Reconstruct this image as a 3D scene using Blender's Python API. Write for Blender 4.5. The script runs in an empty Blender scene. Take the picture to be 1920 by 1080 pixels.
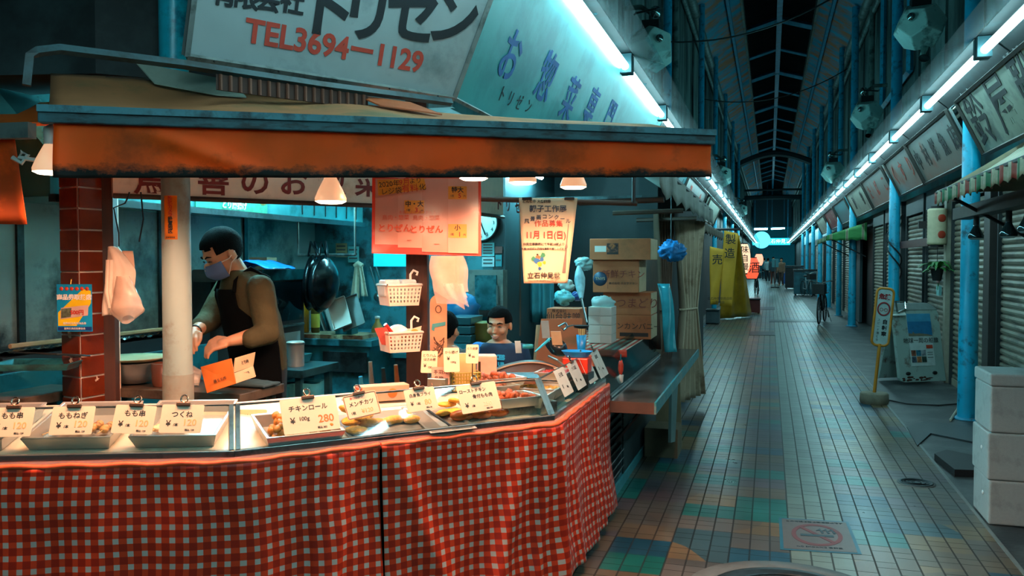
import bpy, bmesh, math, random
from mathutils import Vector, Matrix, Euler, noise as mnoise
R = math.radians
random.seed(7)
SC = bpy.context.scene
COL = SC.collection
V = Vector

# ------------------------------------------------------------------ camera
FPX = 1580.0                                   # focal length in pixels of the 1920 px wide frame
YAW = math.atan(483.0 / FPX)                   # the alley runs along +Y, the camera looks a little to its left
PITCH = math.atan(52.0 / FPX)
cam_data = bpy.data.cameras.new('camera')
cam_data.sensor_width = 36.0
cam_data.lens = 36.0 * FPX / 1920.0
cam_data.clip_end = 400
cam = bpy.data.objects.new('camera', cam_data)
COL.objects.link(cam)
cam.location = (0, 0, 1.5)
cam.rotation_euler = (R(90) - PITCH, 0, YAW)
SC.camera = cam
CAMM = Matrix.Translation((0, 0, 1.5)) @ Euler((R(90) - PITCH, 0, YAW)).to_matrix().to_4x4()

# ------------------------------------------------------------------ world, exposure
SC.view_settings.view_transform = 'Standard'
SC.view_settings.look = 'None'
SC.view_settings.exposure = 0.35
SC.view_settings.gamma = 1.0
SC.view_settings.use_curve_mapping = False
SC.cycles.use_denoising = True
wd = bpy.data.worlds.new('night')
SC.world = wd
wd.use_nodes = True
wd.node_tree.nodes['Background'].inputs[0].default_value = (0.10, 0.42, 0.50, 1)
wd.node_tree.nodes['Background'].inputs[1].default_value = 0.05
TUBE_POWER = 33.0        # fluorescent tubes of the arcade
LAMP_W = 34.0            # warm reflector lamps of the stall (watts)
TEAL = (0.45, 0.88, 0.95)
WARM = (1.0, 0.46, 0.26)

# ------------------------------------------------------------------ measuring helpers
def ray(px, py):
    d = CAMM.to_3x3() @ V(((px - 960) / FPX, (540 - py) / FPX, -1))
    return d
O = V((0, 0, 1.5))
def at_h(px, py, h=0.0):
    d = ray(px, py); return O + d * ((h - 1.5) / d.z)
def at_x(px, py, X):
    d = ray(px, py); return O + d * (X / d.x)
def at_y(px, py, Y):
    d = ray(px, py); return O + d * (Y / d.y)
def at_d(px, py, D):
    return O + ray(px, py) * D
def y_on_x(px, X):
    return at_x(px, 488, X).y

# ------------------------------------------------------------------ materials
def s2l(c):
    return c / 12.92 if c <= 0.04045 else ((c + 0.055) / 1.055) ** 2.4
def hexc(h):
    h = h.lstrip('#')
    return tuple(s2l(int(h[i:i + 2], 16) / 255.0) for i in (0, 2, 4))
MATS = {}
def N(nt, t, **kw):
    n = nt.nodes.new(t)
    for k, v in kw.items():
        if k.startswith('i_'):
            n.inputs[k[2:]].default_value = v
        else:
            setattr(n, k, v)
    return n
def mat(name, c, rough=0.55, metal=0.0, var=0.12, scale=14.0, bump=0.0, bscale=60.0, emit=None, estr=0.0,
        dirt=None, dirt_amt=0.5, dscale=4.0, spec=0.5, stretch=(1, 1, 1), trans=0.0, alpha=1.0, sss=0.0):
    """principled material whose colour wanders with two noises; dirt = a second colour in patches"""
    if name in MATS:
        return MATS[name]
    if isinstance(c, str):
        c = hexc(c)
    m = bpy.data.materials.new(name); m.use_nodes = True
    nt = m.node_tree; b = nt.nodes['Principled BSDF']
    tc = N(nt, 'ShaderNodeTexCoord'); mp = N(nt, 'ShaderNodeMapping')
    mp.inputs['Scale'].default_value = stretch
    nt.links.new(tc.outputs['Object'], mp.inputs[0])
    nz = N(nt, 'ShaderNodeTexNoise', i_Scale=scale, i_Detail=4.0)
    nt.links.new(mp.outputs[0], nz.inputs['Vector'])
    rp = N(nt, 'ShaderNodeValToRGB')
    rp.color_ramp.elements[0].position = 0.3; rp.color_ramp.elements[1].position = 0.7
    rp.color_ramp.elements[0].color = tuple(max(0, x * (1 - var)) for x in c) + (1,)
    rp.color_ramp.elements[1].color = tuple(min(1, x * (1 + var)) for x in c) + (1,)
    nt.links.new(nz.outputs[0], rp.inputs[0])
    out = rp.outputs[0]
    if dirt is not None:
        if isinstance(dirt, str):
            dirt = hexc(dirt)
        n2 = N(nt, 'ShaderNodeTexNoise', i_Scale=dscale, i_Detail=7.0, i_Roughness=0.65)
        nt.links.new(mp.outputs[0], n2.inputs['Vector'])
        r2 = N(nt, 'ShaderNodeValToRGB')
        r2.color_ramp.elements[0].position = 0.62 - 0.3 * dirt_amt
        r2.color_ramp.elements[1].position = 0.72 - 0.2 * dirt_amt
        nt.links.new(n2.outputs[0], r2.inputs[0])
        mx = N(nt, 'ShaderNodeMix', data_type='RGBA')
        nt.links.new(r2.outputs[0], mx.inputs[0]); nt.links.new(out, mx.inputs[6])
        mx.inputs[7].default_value = dirt + (1,)
        out = mx.outputs[2]
    nt.links.new(out, b.inputs['Base Color'])
    b.inputs['Roughness'].default_value = rough
    b.inputs['Metallic'].default_value = metal
    b.inputs['Specular IOR Level'].default_value = spec
    if trans: b.inputs['Transmission Weight'].default_value = trans
    if alpha < 1: b.inputs['Alpha'].default_value = alpha
    if sss:
        b.inputs['Subsurface Weight'].default_value = sss
        b.inputs['Subsurface Radius'].default_value = (0.01, 0.004, 0.002)
    if bump:
        n3 = N(nt, 'ShaderNodeTexNoise', i_Scale=bscale, i_Detail=3.0)
        nt.links.new(mp.outputs[0], n3.inputs['Vector'])
        bp = N(nt, 'ShaderNodeBump', i_Strength=bump, i_Distance=0.01)
        nt.links.new(n3.outputs[0], bp.inputs['Height'])
        nt.links.new(bp.outputs[0], b.inputs['Normal'])
    if emit is not None:
        if isinstance(emit, str): emit = hexc(emit)
        b.inputs['Emission Color'].default_value = tuple(emit) + (1,)
        b.inputs['Emission Strength'].default_value = estr
    MATS[name] = m
    return m
def sheer(name, c, fac=0.5, rough=0.4):
    """thin plastic film or gauze: part diffuse and translucent, part see-through"""
    if name in MATS: return MATS[name]
    if isinstance(c, str): c = hexc(c)
    m = bpy.data.materials.new(name); m.use_nodes = True
    nt = m.node_tree; b = nt.nodes['Principled BSDF']; o = nt.nodes['Material Output']
    b.inputs['Base Color'].default_value = c + (1,); b.inputs['Roughness'].default_value = rough
    tr = N(nt, 'ShaderNodeBsdfTransparent'); tl = N(nt, 'ShaderNodeBsdfTranslucent')
    tl.inputs[0].default_value = c + (1,)
    a = N(nt, 'ShaderNodeMixShader'); a.inputs[0].default_value = 0.35
    nt.links.new(b.outputs[0], a.inputs[1]); nt.links.new(tl.outputs[0], a.inputs[2])
    nz = N(nt, 'ShaderNodeTexNoise', i_Scale=18.0, i_Detail=3.0)
    tc = N(nt, 'ShaderNodeTexCoord'); nt.links.new(tc.outputs['Object'], nz.inputs['Vector'])
    mr = N(nt, 'ShaderNodeMapRange')
    mr.inputs['To Min'].default_value = max(0, fac - 0.15); mr.inputs['To Max'].default_value = min(1, fac + 0.15)
    nt.links.new(nz.outputs[0], mr.inputs[0])
    f = N(nt, 'ShaderNodeMixShader')
    nt.links.new(mr.outputs[0], f.inputs[0])
    nt.links.new(tr.outputs[0], f.inputs[1]); nt.links.new(a.outputs[0], f.inputs[2])
    nt.links.new(f.outputs[0], o.inputs[0])
    MATS[name] = m
    return m
def glass(name, tint=(0.9, 0.97, 0.97), refl=0.14, rough=0.04):
    if name in MATS: return MATS[name]
    m = bpy.data.materials.new(name); m.use_nodes = True
    nt = m.node_tree; o = nt.nodes['Material Output']
    nt.nodes.remove(nt.nodes['Principled BSDF'])
    tr = N(nt, 'ShaderNodeBsdfTransparent'); tr.inputs[0].default_value = tint + (1,)
    gl = N(nt, 'ShaderNodeBsdfGlossy'); gl.inputs['Roughness'].default_value = rough
    nz = N(nt, 'ShaderNodeTexNoise', i_Scale=9.0, i_Detail=5.0)
    mr = N(nt, 'ShaderNodeMapRange')
    mr.inputs['To Min'].default_value = refl * 0.6; mr.inputs['To Max'].default_value = refl * 1.5
    nt.links.new(nz.outputs[0], mr.inputs[0])
    f = N(nt, 'ShaderNodeMixShader')
    nt.links.new(mr.outputs[0], f.inputs[0]); nt.links.new(tr.outputs[0], f.inputs[1]); nt.links.new(gl.outputs[0], f.inputs[2])
    nt.links.new(f.outputs[0], o.inputs[0])
    MATS[name] = m
    return m

# ------------------------------------------------------------------ mesh builder
class MB:
    def __init__(s):
        s.v = []; s.f = []; s.mi = []; s.uv = None; s.sm = []
    def add(s, vs, fs, mi=0, smooth=False, M=None):
        o = len(s.v)
        s.v += [tuple((M @ V(p)) if M is not None else p) for p in vs]
        for f in fs:
            s.f.append(tuple(i + o for i in f)); s.mi.append(mi); s.sm.append(smooth)
        return s
    def box(s, c, d, M=None, mi=0, taper=1.0):
        x, y, z = d[0] / 2, d[1] / 2, d[2] / 2; cx, cy, cz = c
        vs = []
        for zz, t in ((-z, 1.0), (z, taper)):
            for xx, yy in ((-x, -y), (x, -y), (x, y), (-x, y)):
                vs.append((cx + xx * t, cy + yy * t, cz + zz))
        fs = [(3, 2, 1, 0), (4, 5, 6, 7), (0, 1, 5, 4), (1, 2, 6, 5), (2, 3, 7, 6), (3, 0, 4, 7)]
        return s.add(vs, fs, mi, False, M)
    def box2(s, a, b, M=None, mi=0):
        return s.box([(a[i] + b[i]) / 2 for i in range(3)], [abs(b[i] - a[i]) for i in range(3)], M, mi)
    def prism(s, poly, z0, z1, M=None, mi=0, smooth=False):
        """poly: 2-D outline counter-clockwise, extruded z0..z1"""
        n = len(poly)
        vs = [(p[0], p[1], z0) for p in poly] + [(p[0], p[1], z1) for p in poly]
        fs = [tuple(range(n))[::-1], tuple(range(n, 2 * n))]
        for i in range(n):
            j = (i + 1) % n
            fs.append((i, j, n + j, n + i))
        return s.add(vs, fs, mi, smooth, M)
    def slab(s, pts, n, t, mi=0):
        """polygon of 3-D points thickened by t along n"""
        n = V(n).normalized() * t; k = len(pts)
        vs = [tuple(V(p)) for p in pts] + [tuple(V(p) + n) for p in pts]
        fs = [tuple(range(k))[::-1], tuple(range(k, 2 * k))]
        for i in range(k):
            j = (i + 1) % k
            fs.append((i, j, k + j, k + i))
        return s.add(vs, fs, mi)
    def tube(s, pts, r, seg=8, mi=0, cap=True, M=None, flat=1.0):
        pts = [V(p) for p in pts]; n = len(pts)
        rs = r if isinstance(r, (list, tuple)) else [r] * n
        vs = []; up = None
        for i, p in enumerate(pts):
            t = (pts[min(i + 1, n - 1)] - pts[max(i - 1, 0)])
            if t.length < 1e-9: t = V((0, 0, 1))
            t.normalize()
            if up is None:
                up = V((0, 0, 1)) if abs(t.z) < 0.9 else V((1, 0, 0))
            a = up - t * up.dot(t)
            if a.length < 1e-6: a = t.orthogonal()
            a.normalize(); up = a; b = t.cross(a)
            for k in range(seg):
                q = 2 * math.pi * k / seg
                vs.append(tuple(p + a * math.cos(q) * rs[i] * flat + b * math.sin(q) * rs[i]))
        fs = []
        for i in range(n - 1):
            for k in range(seg):
                k2 = (k + 1) % seg
                fs.append((i * seg + k, i * seg + k2, (i + 1) * seg + k2, (i + 1) * seg + k))
        s.add(vs, fs, mi, seg > 6, M)
        if cap:
            s.add(vs[:seg], [tuple(range(seg))[::-1]], mi, False, M)
            s.add(vs[-seg:], [tuple(range(seg))], mi, False, M)
        return s
    def lathe(s, prof, c=(0, 0, 0), seg=24, mi=0, M=None, smooth=True, sx=1, sy=1):
        vs = []; fs = []
        for r, z in prof:
            for k in range(seg):
                q = 2 * math.pi * k / seg
                vs.append((c[0] + r * sx * math.cos(q), c[1] + r * sy * math.sin(q), c[2] + z))
        for i in range(len(prof) - 1):
            for k in range(seg):
                k2 = (k + 1) % seg
                fs.append((i * seg + k, i * seg + k2, (i + 1) * seg + k2, (i + 1) * seg + k))
        s.add(vs, fs, mi, smooth, M)
        n = len(prof)
        if prof[0][0] > 1e-4: s.add(vs[:seg], [tuple(range(seg))[::-1]], mi, False, M)
        if prof[-1][0] > 1e-4: s.add(vs[-seg:], [tuple(range(seg))], mi, False, M)
        return s
    def ell(s, c, r, rot=None, seg=16, rings=10, mi=0, M=None, fn=None):
        vs = []; fs = []
        for i in range(rings + 1):
            t = math.pi * i / rings
            for k in range(seg):
                q = 2 * math.pi * k / seg
                p = V((r[0] * math.sin(t) * math.cos(q), r[1] * math.sin(t) * math.sin(q), -r[2] * math.cos(t)))
                if fn: p = fn(p)
                if rot is not None: p = rot @ p
                vs.append(tuple(p + V(c)))
        for i in range(rings):
            for k in range(seg):
                k2 = (k + 1) % seg
                fs.append((i * seg + k, i * seg + k2, (i + 1) * seg + k2, (i + 1) * seg + k))
        return s.add(vs, fs, mi, True, M)
    def loft(s, secs, seg=16, mi=0, M=None, cap=True, pw=1.0):
        """secs: (centre, axis a, axis b) ellipse rings"""
        vs = []; fs = []
        for c, a, b in secs:
            for k in range(seg):
                q = 2 * math.pi * k / seg
                cc, ss = math.cos(q), math.sin(q)
                if pw != 1.0:
                    cc = math.copysign(abs(cc) ** pw, cc); ss = math.copysign(abs(ss) ** pw, ss)
                vs.append(tuple(V(c) + V(a) * cc + V(b) * ss))
        for i in range(len(secs) - 1):
            for k in range(seg):
                k2 = (k + 1) % seg
                fs.append((i * seg + k, i * seg + k2, (i + 1) * seg + k2, (i + 1) * seg + k))
        s.add(vs, fs, mi, True, M)
        if cap:
            s.add(vs[:seg], [tuple(range(seg))[::-1]], mi, True, M)
            s.add(vs[-seg:], [tuple(range(seg))], mi, True, M)
        return s
    def grid(s, fn, nu, nv, mi=0, uvfn=None, smooth=True, M=None):
        """fn(u,v) -> point, u,v in 0..1; optional uv"""
        vs = []; o = len(s.v)
        for j in range(nv + 1):
            for i in range(nu + 1):
                vs.append(tuple(fn(i / nu, j / nv)))
        fs = []
        w = nu + 1
        for j in range(nv):
            for i in range(nu):
                fs.append((j * w + i, j * w + i + 1, (j + 1) * w + i + 1, (j + 1) * w + i))
        s.add(vs, fs, mi, smooth, M)
        if uvfn:
            if s.uv is None: s.uv = {}
            k = o
            for j in range(nv + 1):
                for i in range(nu + 1):
                    s.uv[k] = uvfn(i / nu, j / nv); k += 1
        return s
ROOTM = {}
def link(o):
    COL.objects.link(o); return o
def build(mb, name, mats, parent=None, bevel=0.0, solid=0.0, base=None, sub=0, bseg=2, weld=False, rot=None):
    """make one mesh object; points are world points. With a parent they are moved into its frame."""
    if not isinstance(mats, (list, tuple)): mats = [mats]
    me = bpy.data.meshes.new(name)
    vs = mb.v
    if parent is not None:
        Mi = ROOTM[parent.name].inverted()
        vs = [tuple(Mi @ V(p)) for p in vs]; Mw = ROOTM[parent.name]; loc = None
    else:
        if base is None:
            xs = [p[0] for p in vs]; ys = [p[1] for p in vs]; zs = [p[2] for p in vs]
            base = ((min(xs) + max(xs)) / 2, (min(ys) + max(ys)) / 2, min(zs))
        loc = V(base); Mw = Matrix.Translation(loc)
        if rot is not None: Mw = Mw @ Matrix.Rotation(rot, 4, 'Z')
        Mi = Mw.inverted()
        vs = [tuple(Mi @ V(p)) for p in vs]
    me.from_pydata(vs, [], mb.f)
    for m in mats: me.materials.append(m)
    me.polygons.foreach_set('material_index', mb.mi)
    me.polygons.foreach_set('use_smooth', mb.sm)
    if mb.uv:
        ul = me.uv_layers.new(name='UVMap')
        for lp in me.loops:
            u = mb.uv.get(lp.vertex_index, (0, 0)); ul.data[lp.index].uv = u
    me.update()
    o = bpy.data.objects.new(name, me); link(o)
    if parent is not None:
        o.parent = parent
    else:
        o.location = loc
        if rot is not None: o.rotation_euler = (0, 0, rot)
    ROOTM[o.name] = Mw.copy()
    if weld:
        w = o.modifiers.new('weld', 'WELD'); w.merge_threshold = 0.0005
    if solid:
        q = o.modifiers.new('solid', 'SOLIDIFY'); q.thickness = solid; q.offset = 0
    if bevel:
        q = o.modifiers.new('bevel', 'BEVEL'); q.width = bevel; q.segments = bseg; q.limit_method = 'ANGLE'; q.angle_limit = R(40)
        q.harden_normals = False
    if sub:
        q = o.modifiers.new('sub', 'SUBSURF'); q.levels = sub; q.render_levels = sub
    return o
def tag(o, label=None, cat=None, group=None, kind=None):
    if label: o['label'] = label
    if cat: o['category'] = cat
    if group: o['group'] = group
    if kind: o['kind'] = kind
    return o
def thing(name, label, cat, loc, rotz=0.0, group=None):
    o = bpy.data.objects.new(name, None); link(o)
    o.location = loc; o.rotation_euler = (0, 0, rotz); o.empty_display_size = 0.1
    ROOTM[o.name] = Matrix.Translation(V(loc)) @ Matrix.Rotation(rotz, 4, 'Z')
    return tag(o, label, cat, group)
def struct(mb, name, m, parent=None, **kw):
    o = build(mb, name, m, parent, **kw)
    if parent is None: o['kind'] = 'structure'
    return o
def copy_tree(o, parent=None):
    c = o.copy(); link(c)
    if parent is not None: c.parent = parent
    ROOTM[c.name] = ROOTM[o.name].copy()
    for ch in list(o.children):
        copy_tree(ch, c)
    return c
def place(o, loc, rotz=0.0):
    o.location = loc; o.rotation_euler = (0, 0, rotz)
    ROOTM[o.name] = Matrix.Translation(V(loc)) @ Matrix.Rotation(rotz, 4, 'Z')
    return o
def frame(p, right, up):
    """matrix whose x is right, y is up, z is the outward normal"""
    x = V(right).normalized(); y = V(up); y = (y - x * y.dot(x)).normalized(); z = x.cross(y)
    M = Matrix((x, y, z)).transposed().to_4x4(); M.translation = V(p)
    return M
def lettering(s, size, m, parent, M, name='lettering', align='CENTER', bold=0.0, ext=0.0008, sx=1.0, line=1.0, shear=0.0):
    cu = bpy.data.curves.new(name, 'FONT'); cu.body = s; cu.size = size; cu.align_x = align; cu.align_y = 'CENTER'
    cu.extrude = ext; cu.offset = bold; cu.space_line = line; cu.shear = shear; cu.resolution_u = 3
    t = bpy.data.objects.new('tmp_text', cu); link(t)
    me = bpy.data.meshes.new_from_object(t.evaluated_get(bpy.context.evaluated_depsgraph_get()))
    bpy.data.objects.remove(t); bpy.data.curves.remove(cu)
    S = Matrix.Diagonal((sx, 1, 1, 1))
    me.transform(ROOTM[parent.name].inverted() @ M @ S)
    me.materials.clear(); me.materials.append(m); me.name = name
    o = bpy.data.objects.new(name, me); link(o); o.parent = parent
    ROOTM[o.name] = ROOTM[parent.name].copy()
    return o
def remeshed(mb, name, mats, parent, voxel=0.006, smooth=3, base=None, paint=None, keep=None):
    """fuse overlapping volumes into one continuous skin"""
    me = bpy.data.meshes.new('tmp')
    me.from_pydata([tuple(p) for p in mb.v], [], mb.f); me.update()
    t = bpy.data.objects.new('tmp_body', me); link(t)
    q = t.modifiers.new('r', 'REMESH'); q.mode = 'VOXEL'; q.voxel_size = voxel; q.use_smooth_shade = True
    if smooth:
        q = t.modifiers.new('s', 'SMOOTH'); q.iterations = smooth; q.factor = 0.5
    m2 = bpy.data.meshes.new_from_object(t.evaluated_get(bpy.context.evaluated_depsgraph_get()))
    bpy.data.objects.remove(t)
    out = MB(); out.v = [tuple(v.co) for v in m2.vertices]; out.f = [tuple(p.vertices) for p in m2.polygons]
    out.mi = [0] * len(out.f)
    if paint: out.mi = [paint(p.center) for p in m2.polygons]
    if keep:
        kk = [i for i, p in enumerate(m2.polygons) if keep(p.center)]
        out.f = [out.f[i] for i in kk]; out.mi = [out.mi[i] for i in kk]
    out.sm = [True] * len(out.f)
    return build(out, name, mats, parent, base=base)
Z = V((0, 0, 1))
def crump(k):
    o = V((k, 1.3 * k, 0))
    return lambda q: q * (1.15 - .55 * abs(mnoise.noise(q * 15 + o)) - .45 * abs(mnoise.noise(q * 34 + o)))
# ================================================================== SETTING
# ---- floor: 10 cm tiles with 5 cm fillers, a pale guide band, coloured patches three tiles wide
def floor_mat():
    m = bpy.data.materials.new('alley_tiles'); m.use_nodes = True
    nt = m.node_tree; b = nt.nodes['Principled BSDF']; L = nt.links.new
    tc = N(nt, 'ShaderNodeTexCoord'); sp = N(nt, 'ShaderNodeSeparateXYZ'); L(tc.outputs['Object'], sp.inputs[0])
    def mth(op, a, c=None, d=None):
        n = N(nt, 'ShaderNodeMath', operation=op)
        for i, x in enumerate((a, c, d)):
            if x is None: continue
            if isinstance(x, (int, float)): n.inputs[i].default_value = x
            else: L(x, n.inputs[i])
        return n.outputs[0]
    x = mth('DIVIDE', mth('SUBTRACT', sp.outputs[0], 0.115), 0.1)
    colm = mth('FLOOR', x); fx = mth('FRACT', x)
    modl = mth('FLOOR', mth('DIVIDE', x, 3.0))
    wn = N(nt, 'ShaderNodeTexWhiteNoise', noise_dimensions='1D'); L(colm, wn.inputs['W'])
    off = mth('MULTIPLY', mth('FLOOR', mth('MULTIPLY', wn.outputs[0], 3.0)), 0.333)
    t = mth('ADD', mth('DIVIDE', sp.outputs[1], 0.25), off)
    ty = mth('FLOOR', t); ft = mth('FRACT', t)
    def near(v, c, w): return mth('LESS_THAN', mth('ABSOLUTE', mth('SUBTRACT', v, c)), w)
    jx = mth('MAXIMUM', near(fx, 0.0, 0.045), near(fx, 1.0, 0.045))
    jy = mth('MAXIMUM', mth('MAXIMUM', near(ft, 0.0, 0.012), near(ft, 1.0, 0.012)), near(ft, 0.667, 0.012))
    joint = mth('MAXIMUM', jx, jy)
    row = mth('FLOOR', mth('DIVIDE', sp.outputs[1], 0.25))
    cv = N(nt, 'ShaderNodeCombineXYZ'); L(modl, cv.inputs[0]); L(row, cv.inputs[1])
    w2 = N(nt, 'ShaderNodeTexWhiteNoise', noise_dimensions='2D'); L(cv.outputs[0], w2.inputs['Vector'])
    # big slow noise so that coloured rows gather in places
    nz = N(nt, 'ShaderNodeTexNoise', i_Scale=0.55, i_Detail=1.0); L(tc.outputs['Object'], nz.inputs['Vector'])
    v = mth('ADD', mth('MULTIPLY', w2.outputs[0], 0.78), mth('MULTIPLY', nz.outputs[0], 0.34))
    rp = N(nt, 'ShaderNodeValToRGB'); rp.color_ramp.interpolation = 'CONSTANT'
    E = rp.color_ramp.elements
    tab = [(0.0, '#857b72'), (0.22, '#74726e'), (0.34, '#8a7c68'), (0.46, '#766c74'), (0.54, '#877864'), (0.63, '#a08862'),
           (0.69, '#4a6f7c'), (0.755, '#238a82'), (0.88, '#2a6480')]
    E[0].position = 0; E[0].color = hexc(tab[0][1]) + (1,)
    E[1].position = tab[1][0]; E[1].color = hexc(tab[1][1]) + (1,)
    for p, c in tab[2:]:
        e = E.new(p); e.color = hexc(c) + (1,)
    L(v, rp.inputs[0])
    band = mth('COMPARE', modl, 0.0, 0.1)
    m1 = N(nt, 'ShaderNodeMix', data_type='RGBA'); L(band, m1.inputs[0]); L(rp.outputs[0], m1.inputs[6])
    m1.inputs[7].default_value = hexc('#8fa79c') + (1,)
    c3 = N(nt, 'ShaderNodeCombineXYZ'); L(colm, c3.inputs[0]); L(ty, c3.inputs[1])
    w3 = N(nt, 'ShaderNodeTexWhiteNoise', noise_dimensions='2D'); L(c3.outputs[0], w3.inputs['Vector'])
    n4 = N(nt, 'ShaderNodeTexNoise', i_Scale=3.0, i_Detail=8.0, i_Roughness=0.7); L(tc.outputs['Object'], n4.inputs['Vector'])
    br = mth('MULTIPLY', mth('ADD', 0.82, mth('MULTIPLY', w3.outputs[0], 0.3)), mth('ADD', 0.15, mth('MULTIPLY', n4.outputs[0], 0.60)))
    br = mth('MULTIPLY', br, mth('SUBTRACT', 1.0, mth('MULTIPLY', joint, 0.8)))
    m2 = N(nt, 'ShaderNodeMix', data_type='RGBA', blend_type='MULTIPLY'); m2.inputs[0].default_value = 1.0
    L(m1.outputs[2], m2.inputs[6]); L(br, m2.inputs[7])
    L(m2.outputs[2], b.inputs['Base Color'])
    L(mth('ADD', mth('MULTIPLY', n4.outputs[0], 0.22), mth('ADD', 0.20, mth('MULTIPLY', joint, 0.3))), b.inputs['Roughness'])
    bp = N(nt, 'ShaderNodeBump', i_Strength=0.6, i_Distance=0.004)
    L(mth('ADD', mth('SUBTRACT', 1.0, joint), mth('MULTIPLY', w3.outputs[0], 0.15)), bp.inputs['Height']); L(bp.outputs[0], b.inputs['Normal'])
    MATS['alley_tiles'] = m
    return m
def plane(mb, x0, x1, y0, y1, z):
    return mb.add([(x0, y0, z), (x1, y0, z), (x1, y1, z), (x0, y1, z)], [(0, 1, 2, 3)])
o = struct(plane(MB(), -7.0, 1.17, -4.0, 112.0, 0.0), 'floor', floor_mat(), base=(0, 0, 0))
M_conc = mat('dark_concrete', '#4a4f4e', rough=0.5, var=0.25, scale=6, dirt='#2a3033', dirt_amt=0.8, dscale=2.5, bump=0.3, bscale=40)
struct(MB().box2((1.17, -4, -0.1), (1.19, 112, 0.004)), 'trim_1', mat('kerb_line', '#6d7270', rough=0.6), base=(0, 0, 0))
struct(plane(MB(), 1.17, 3.2, -4.0, 112.0, -0.002), 'floor_side', M_conc, base=(0, 0, 0))

# ---- walls of the arcade
M_wall = mat('upper_wall', '#7a8582', rough=0.75, var=0.2, scale=2.0, dirt='#2c3536', dirt_amt=0.7, dscale=1.2, stretch=(1, 1, 0.3))
M_dark = mat('dark_wall', '#20282b', rough=0.8, var=0.3, scale=3.0)
M_blue = mat('blue_paint', '#12a2c6', rough=0.32, var=0.12, scale=5, dirt='#1a5566', dirt_amt=0.25, dscale=9)
M_bluedark = mat('blue_steel', '#2290b4', rough=0.45, var=0.2, scale=5, dirt='#5b4a3c', dirt_amt=0.25, dscale=7)
M_pipe = mat('pale_pipe', '#6f7c78', rough=0.5, dirt='#3b4644', dirt_amt=0.5, dscale=6)
XR, XL = 2.25, -1.72
def clad(mb, x, y0, y1, z0, z1, step=0.32, d=0.02, s=1):
    """boarded wall with proud battens"""
    mb.box2((x, y0, z0), (x + s * 0.12, y1, z1))
    y = y0
    while y < y1:
        mb.box2((x - s * d, y, z0), (x, y + 0.04, z1)); y += step
    return mb
struct(clad(MB(), XR, -2.0, 100, 0, 3.05, 9.0, 0.02), 'wall_right', M_dark, base=(XR, 0, 0))
struct(clad(MB(), 2.02, -2.0, 100, 3.05, 7.15, 1.9, 0.03), 'wall_right_upper', M_wall, base=(2.02, 0, 3.05))
struct(clad(MB(), XL, 4.4, 100, 2.35, 7.15, 1.9, 0.03, -1), 'wall_left_upper', M_wall, base=(XL, 0, 2.35))
struct(MB().box2((-2.1, 13.0, 0), (-1.7, 100, 2.36)), 'wall_left', M_dark, base=(-1.9, 13, 0))
# eaves gutters and wall pipes
struct(MB().tube([(1.93, 3, 6.95), (1.93, 100, 6.95)], 0.10, 8), 'trim_2', M_pipe)
struct(MB().tube([(-1.62, 4.6, 6.95), (-1.62, 100, 6.95)], 0.10, 8), 'trim_3', M_pipe)
struct(MB().tube([(1.95, 3, 6.5), (1.95, 100, 6.5)], 0.05, 8), 'trim_4', M_pipe)
struct(MB().tube([(-1.64, 4.6, 6.55), (-1.64, 100, 6.55)], 0.05, 8), 'trim_5', M_pipe)

# ---- arcade roof: corrugated side slopes, glazed lantern with a peaked frame
def corr(mb, xa, za, xb, zb, y0, y1, pitch=0.16, amp=0.018):
    n = int((y1 - y0) / (pitch / 2)); vs = []; fs = []
    for i in range(n + 1):
        y = y0 + i * pitch / 2; h = amp if i % 2 else -amp
        vs += [(xa, y, za + h), (xb, y, zb + h)]
    for i in range(n):
        fs.append((2 * i, 2 * i + 1, 2 * i + 3, 2 * i + 2))
    return mb.add(vs, fs)
def rust_mat():
    m = mat('painted_sheet', '#1488a6', rough=0.6, var=0.25, scale=1.2, dirt='#b0602c', dirt_amt=0.6, dscale=1.1, stretch=(1, 2.2, 1))
    return m
struct(corr(MB(), XL + 0.02, 7.1, -0.70, 7.75, 3.0, 100), 'ceiling_left', rust_mat(), base=(0, 0, 7))
struct(corr(MB(), 1.06, 7.75, 2.04, 7.1, 3.0, 100), 'ceiling_right', rust_mat(), base=(0, 0, 7))
M_roofglass = mat('dirty_skylight', '#04080a', rough=0.9, spec=0.1, var=0.4, scale=2.5, dirt='#0a0f12', dirt_amt=0.6)
mb = MB(); corr(mb, -0.70, 7.95, 0.19, 8.25, 3.0, 100, 0.42, 0.03); corr(mb, 0.19, 8.25, 1.06, 7.95, 3.0, 100, 0.42, 0.03)
struct(mb, 'ceiling', M_roofglass, base=(0, 0, 8))
M_curb = mat('lantern_curb', '#6f7c76', rough=0.6, dirt='#7a5234', dirt_amt=0.5, dscale=3)
struct(MB().box2((-0.74, 3, 7.70), (-0.68, 100, 7.96)), 'trim_6', M_curb)
struct(MB().box2((1.04, 3, 7.70), (1.10, 100, 7.96)), 'trim_7', M_curb)
struct(MB().box2((0.12, 3, 8.05), (0.26, 100, 8.20)), 'trim_8', M_bluedark)
struct(MB().box2((-1.02, 3, 7.40), (-0.95, 100, 7.52)), 'trim_9', M_bluedark)
struct(MB().box2((1.33, 3, 7.40), (1.40, 100, 7.52)), 'trim_10', M_bluedark)
ybs = [21.2 + 3.35 * i for i in range(16)] + [17.8, 14.4, 11.0]
for i, y in enumerate(sorted(ybs)):
    th = 0.055 if i % 2 else 0.09
    mb = MB()
    mb.tube([(-0.70, y, 7.86), (0.19, y, 8.12), (1.06, y, 7.86)], th, 4)
    tag(struct(mb, 'ceiling_rafter', M_bluedark), 'blue steel rafter crossing the dark glazed strip of the arcade roof', 'rafter', 'rafters of the arcade roof')
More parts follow.
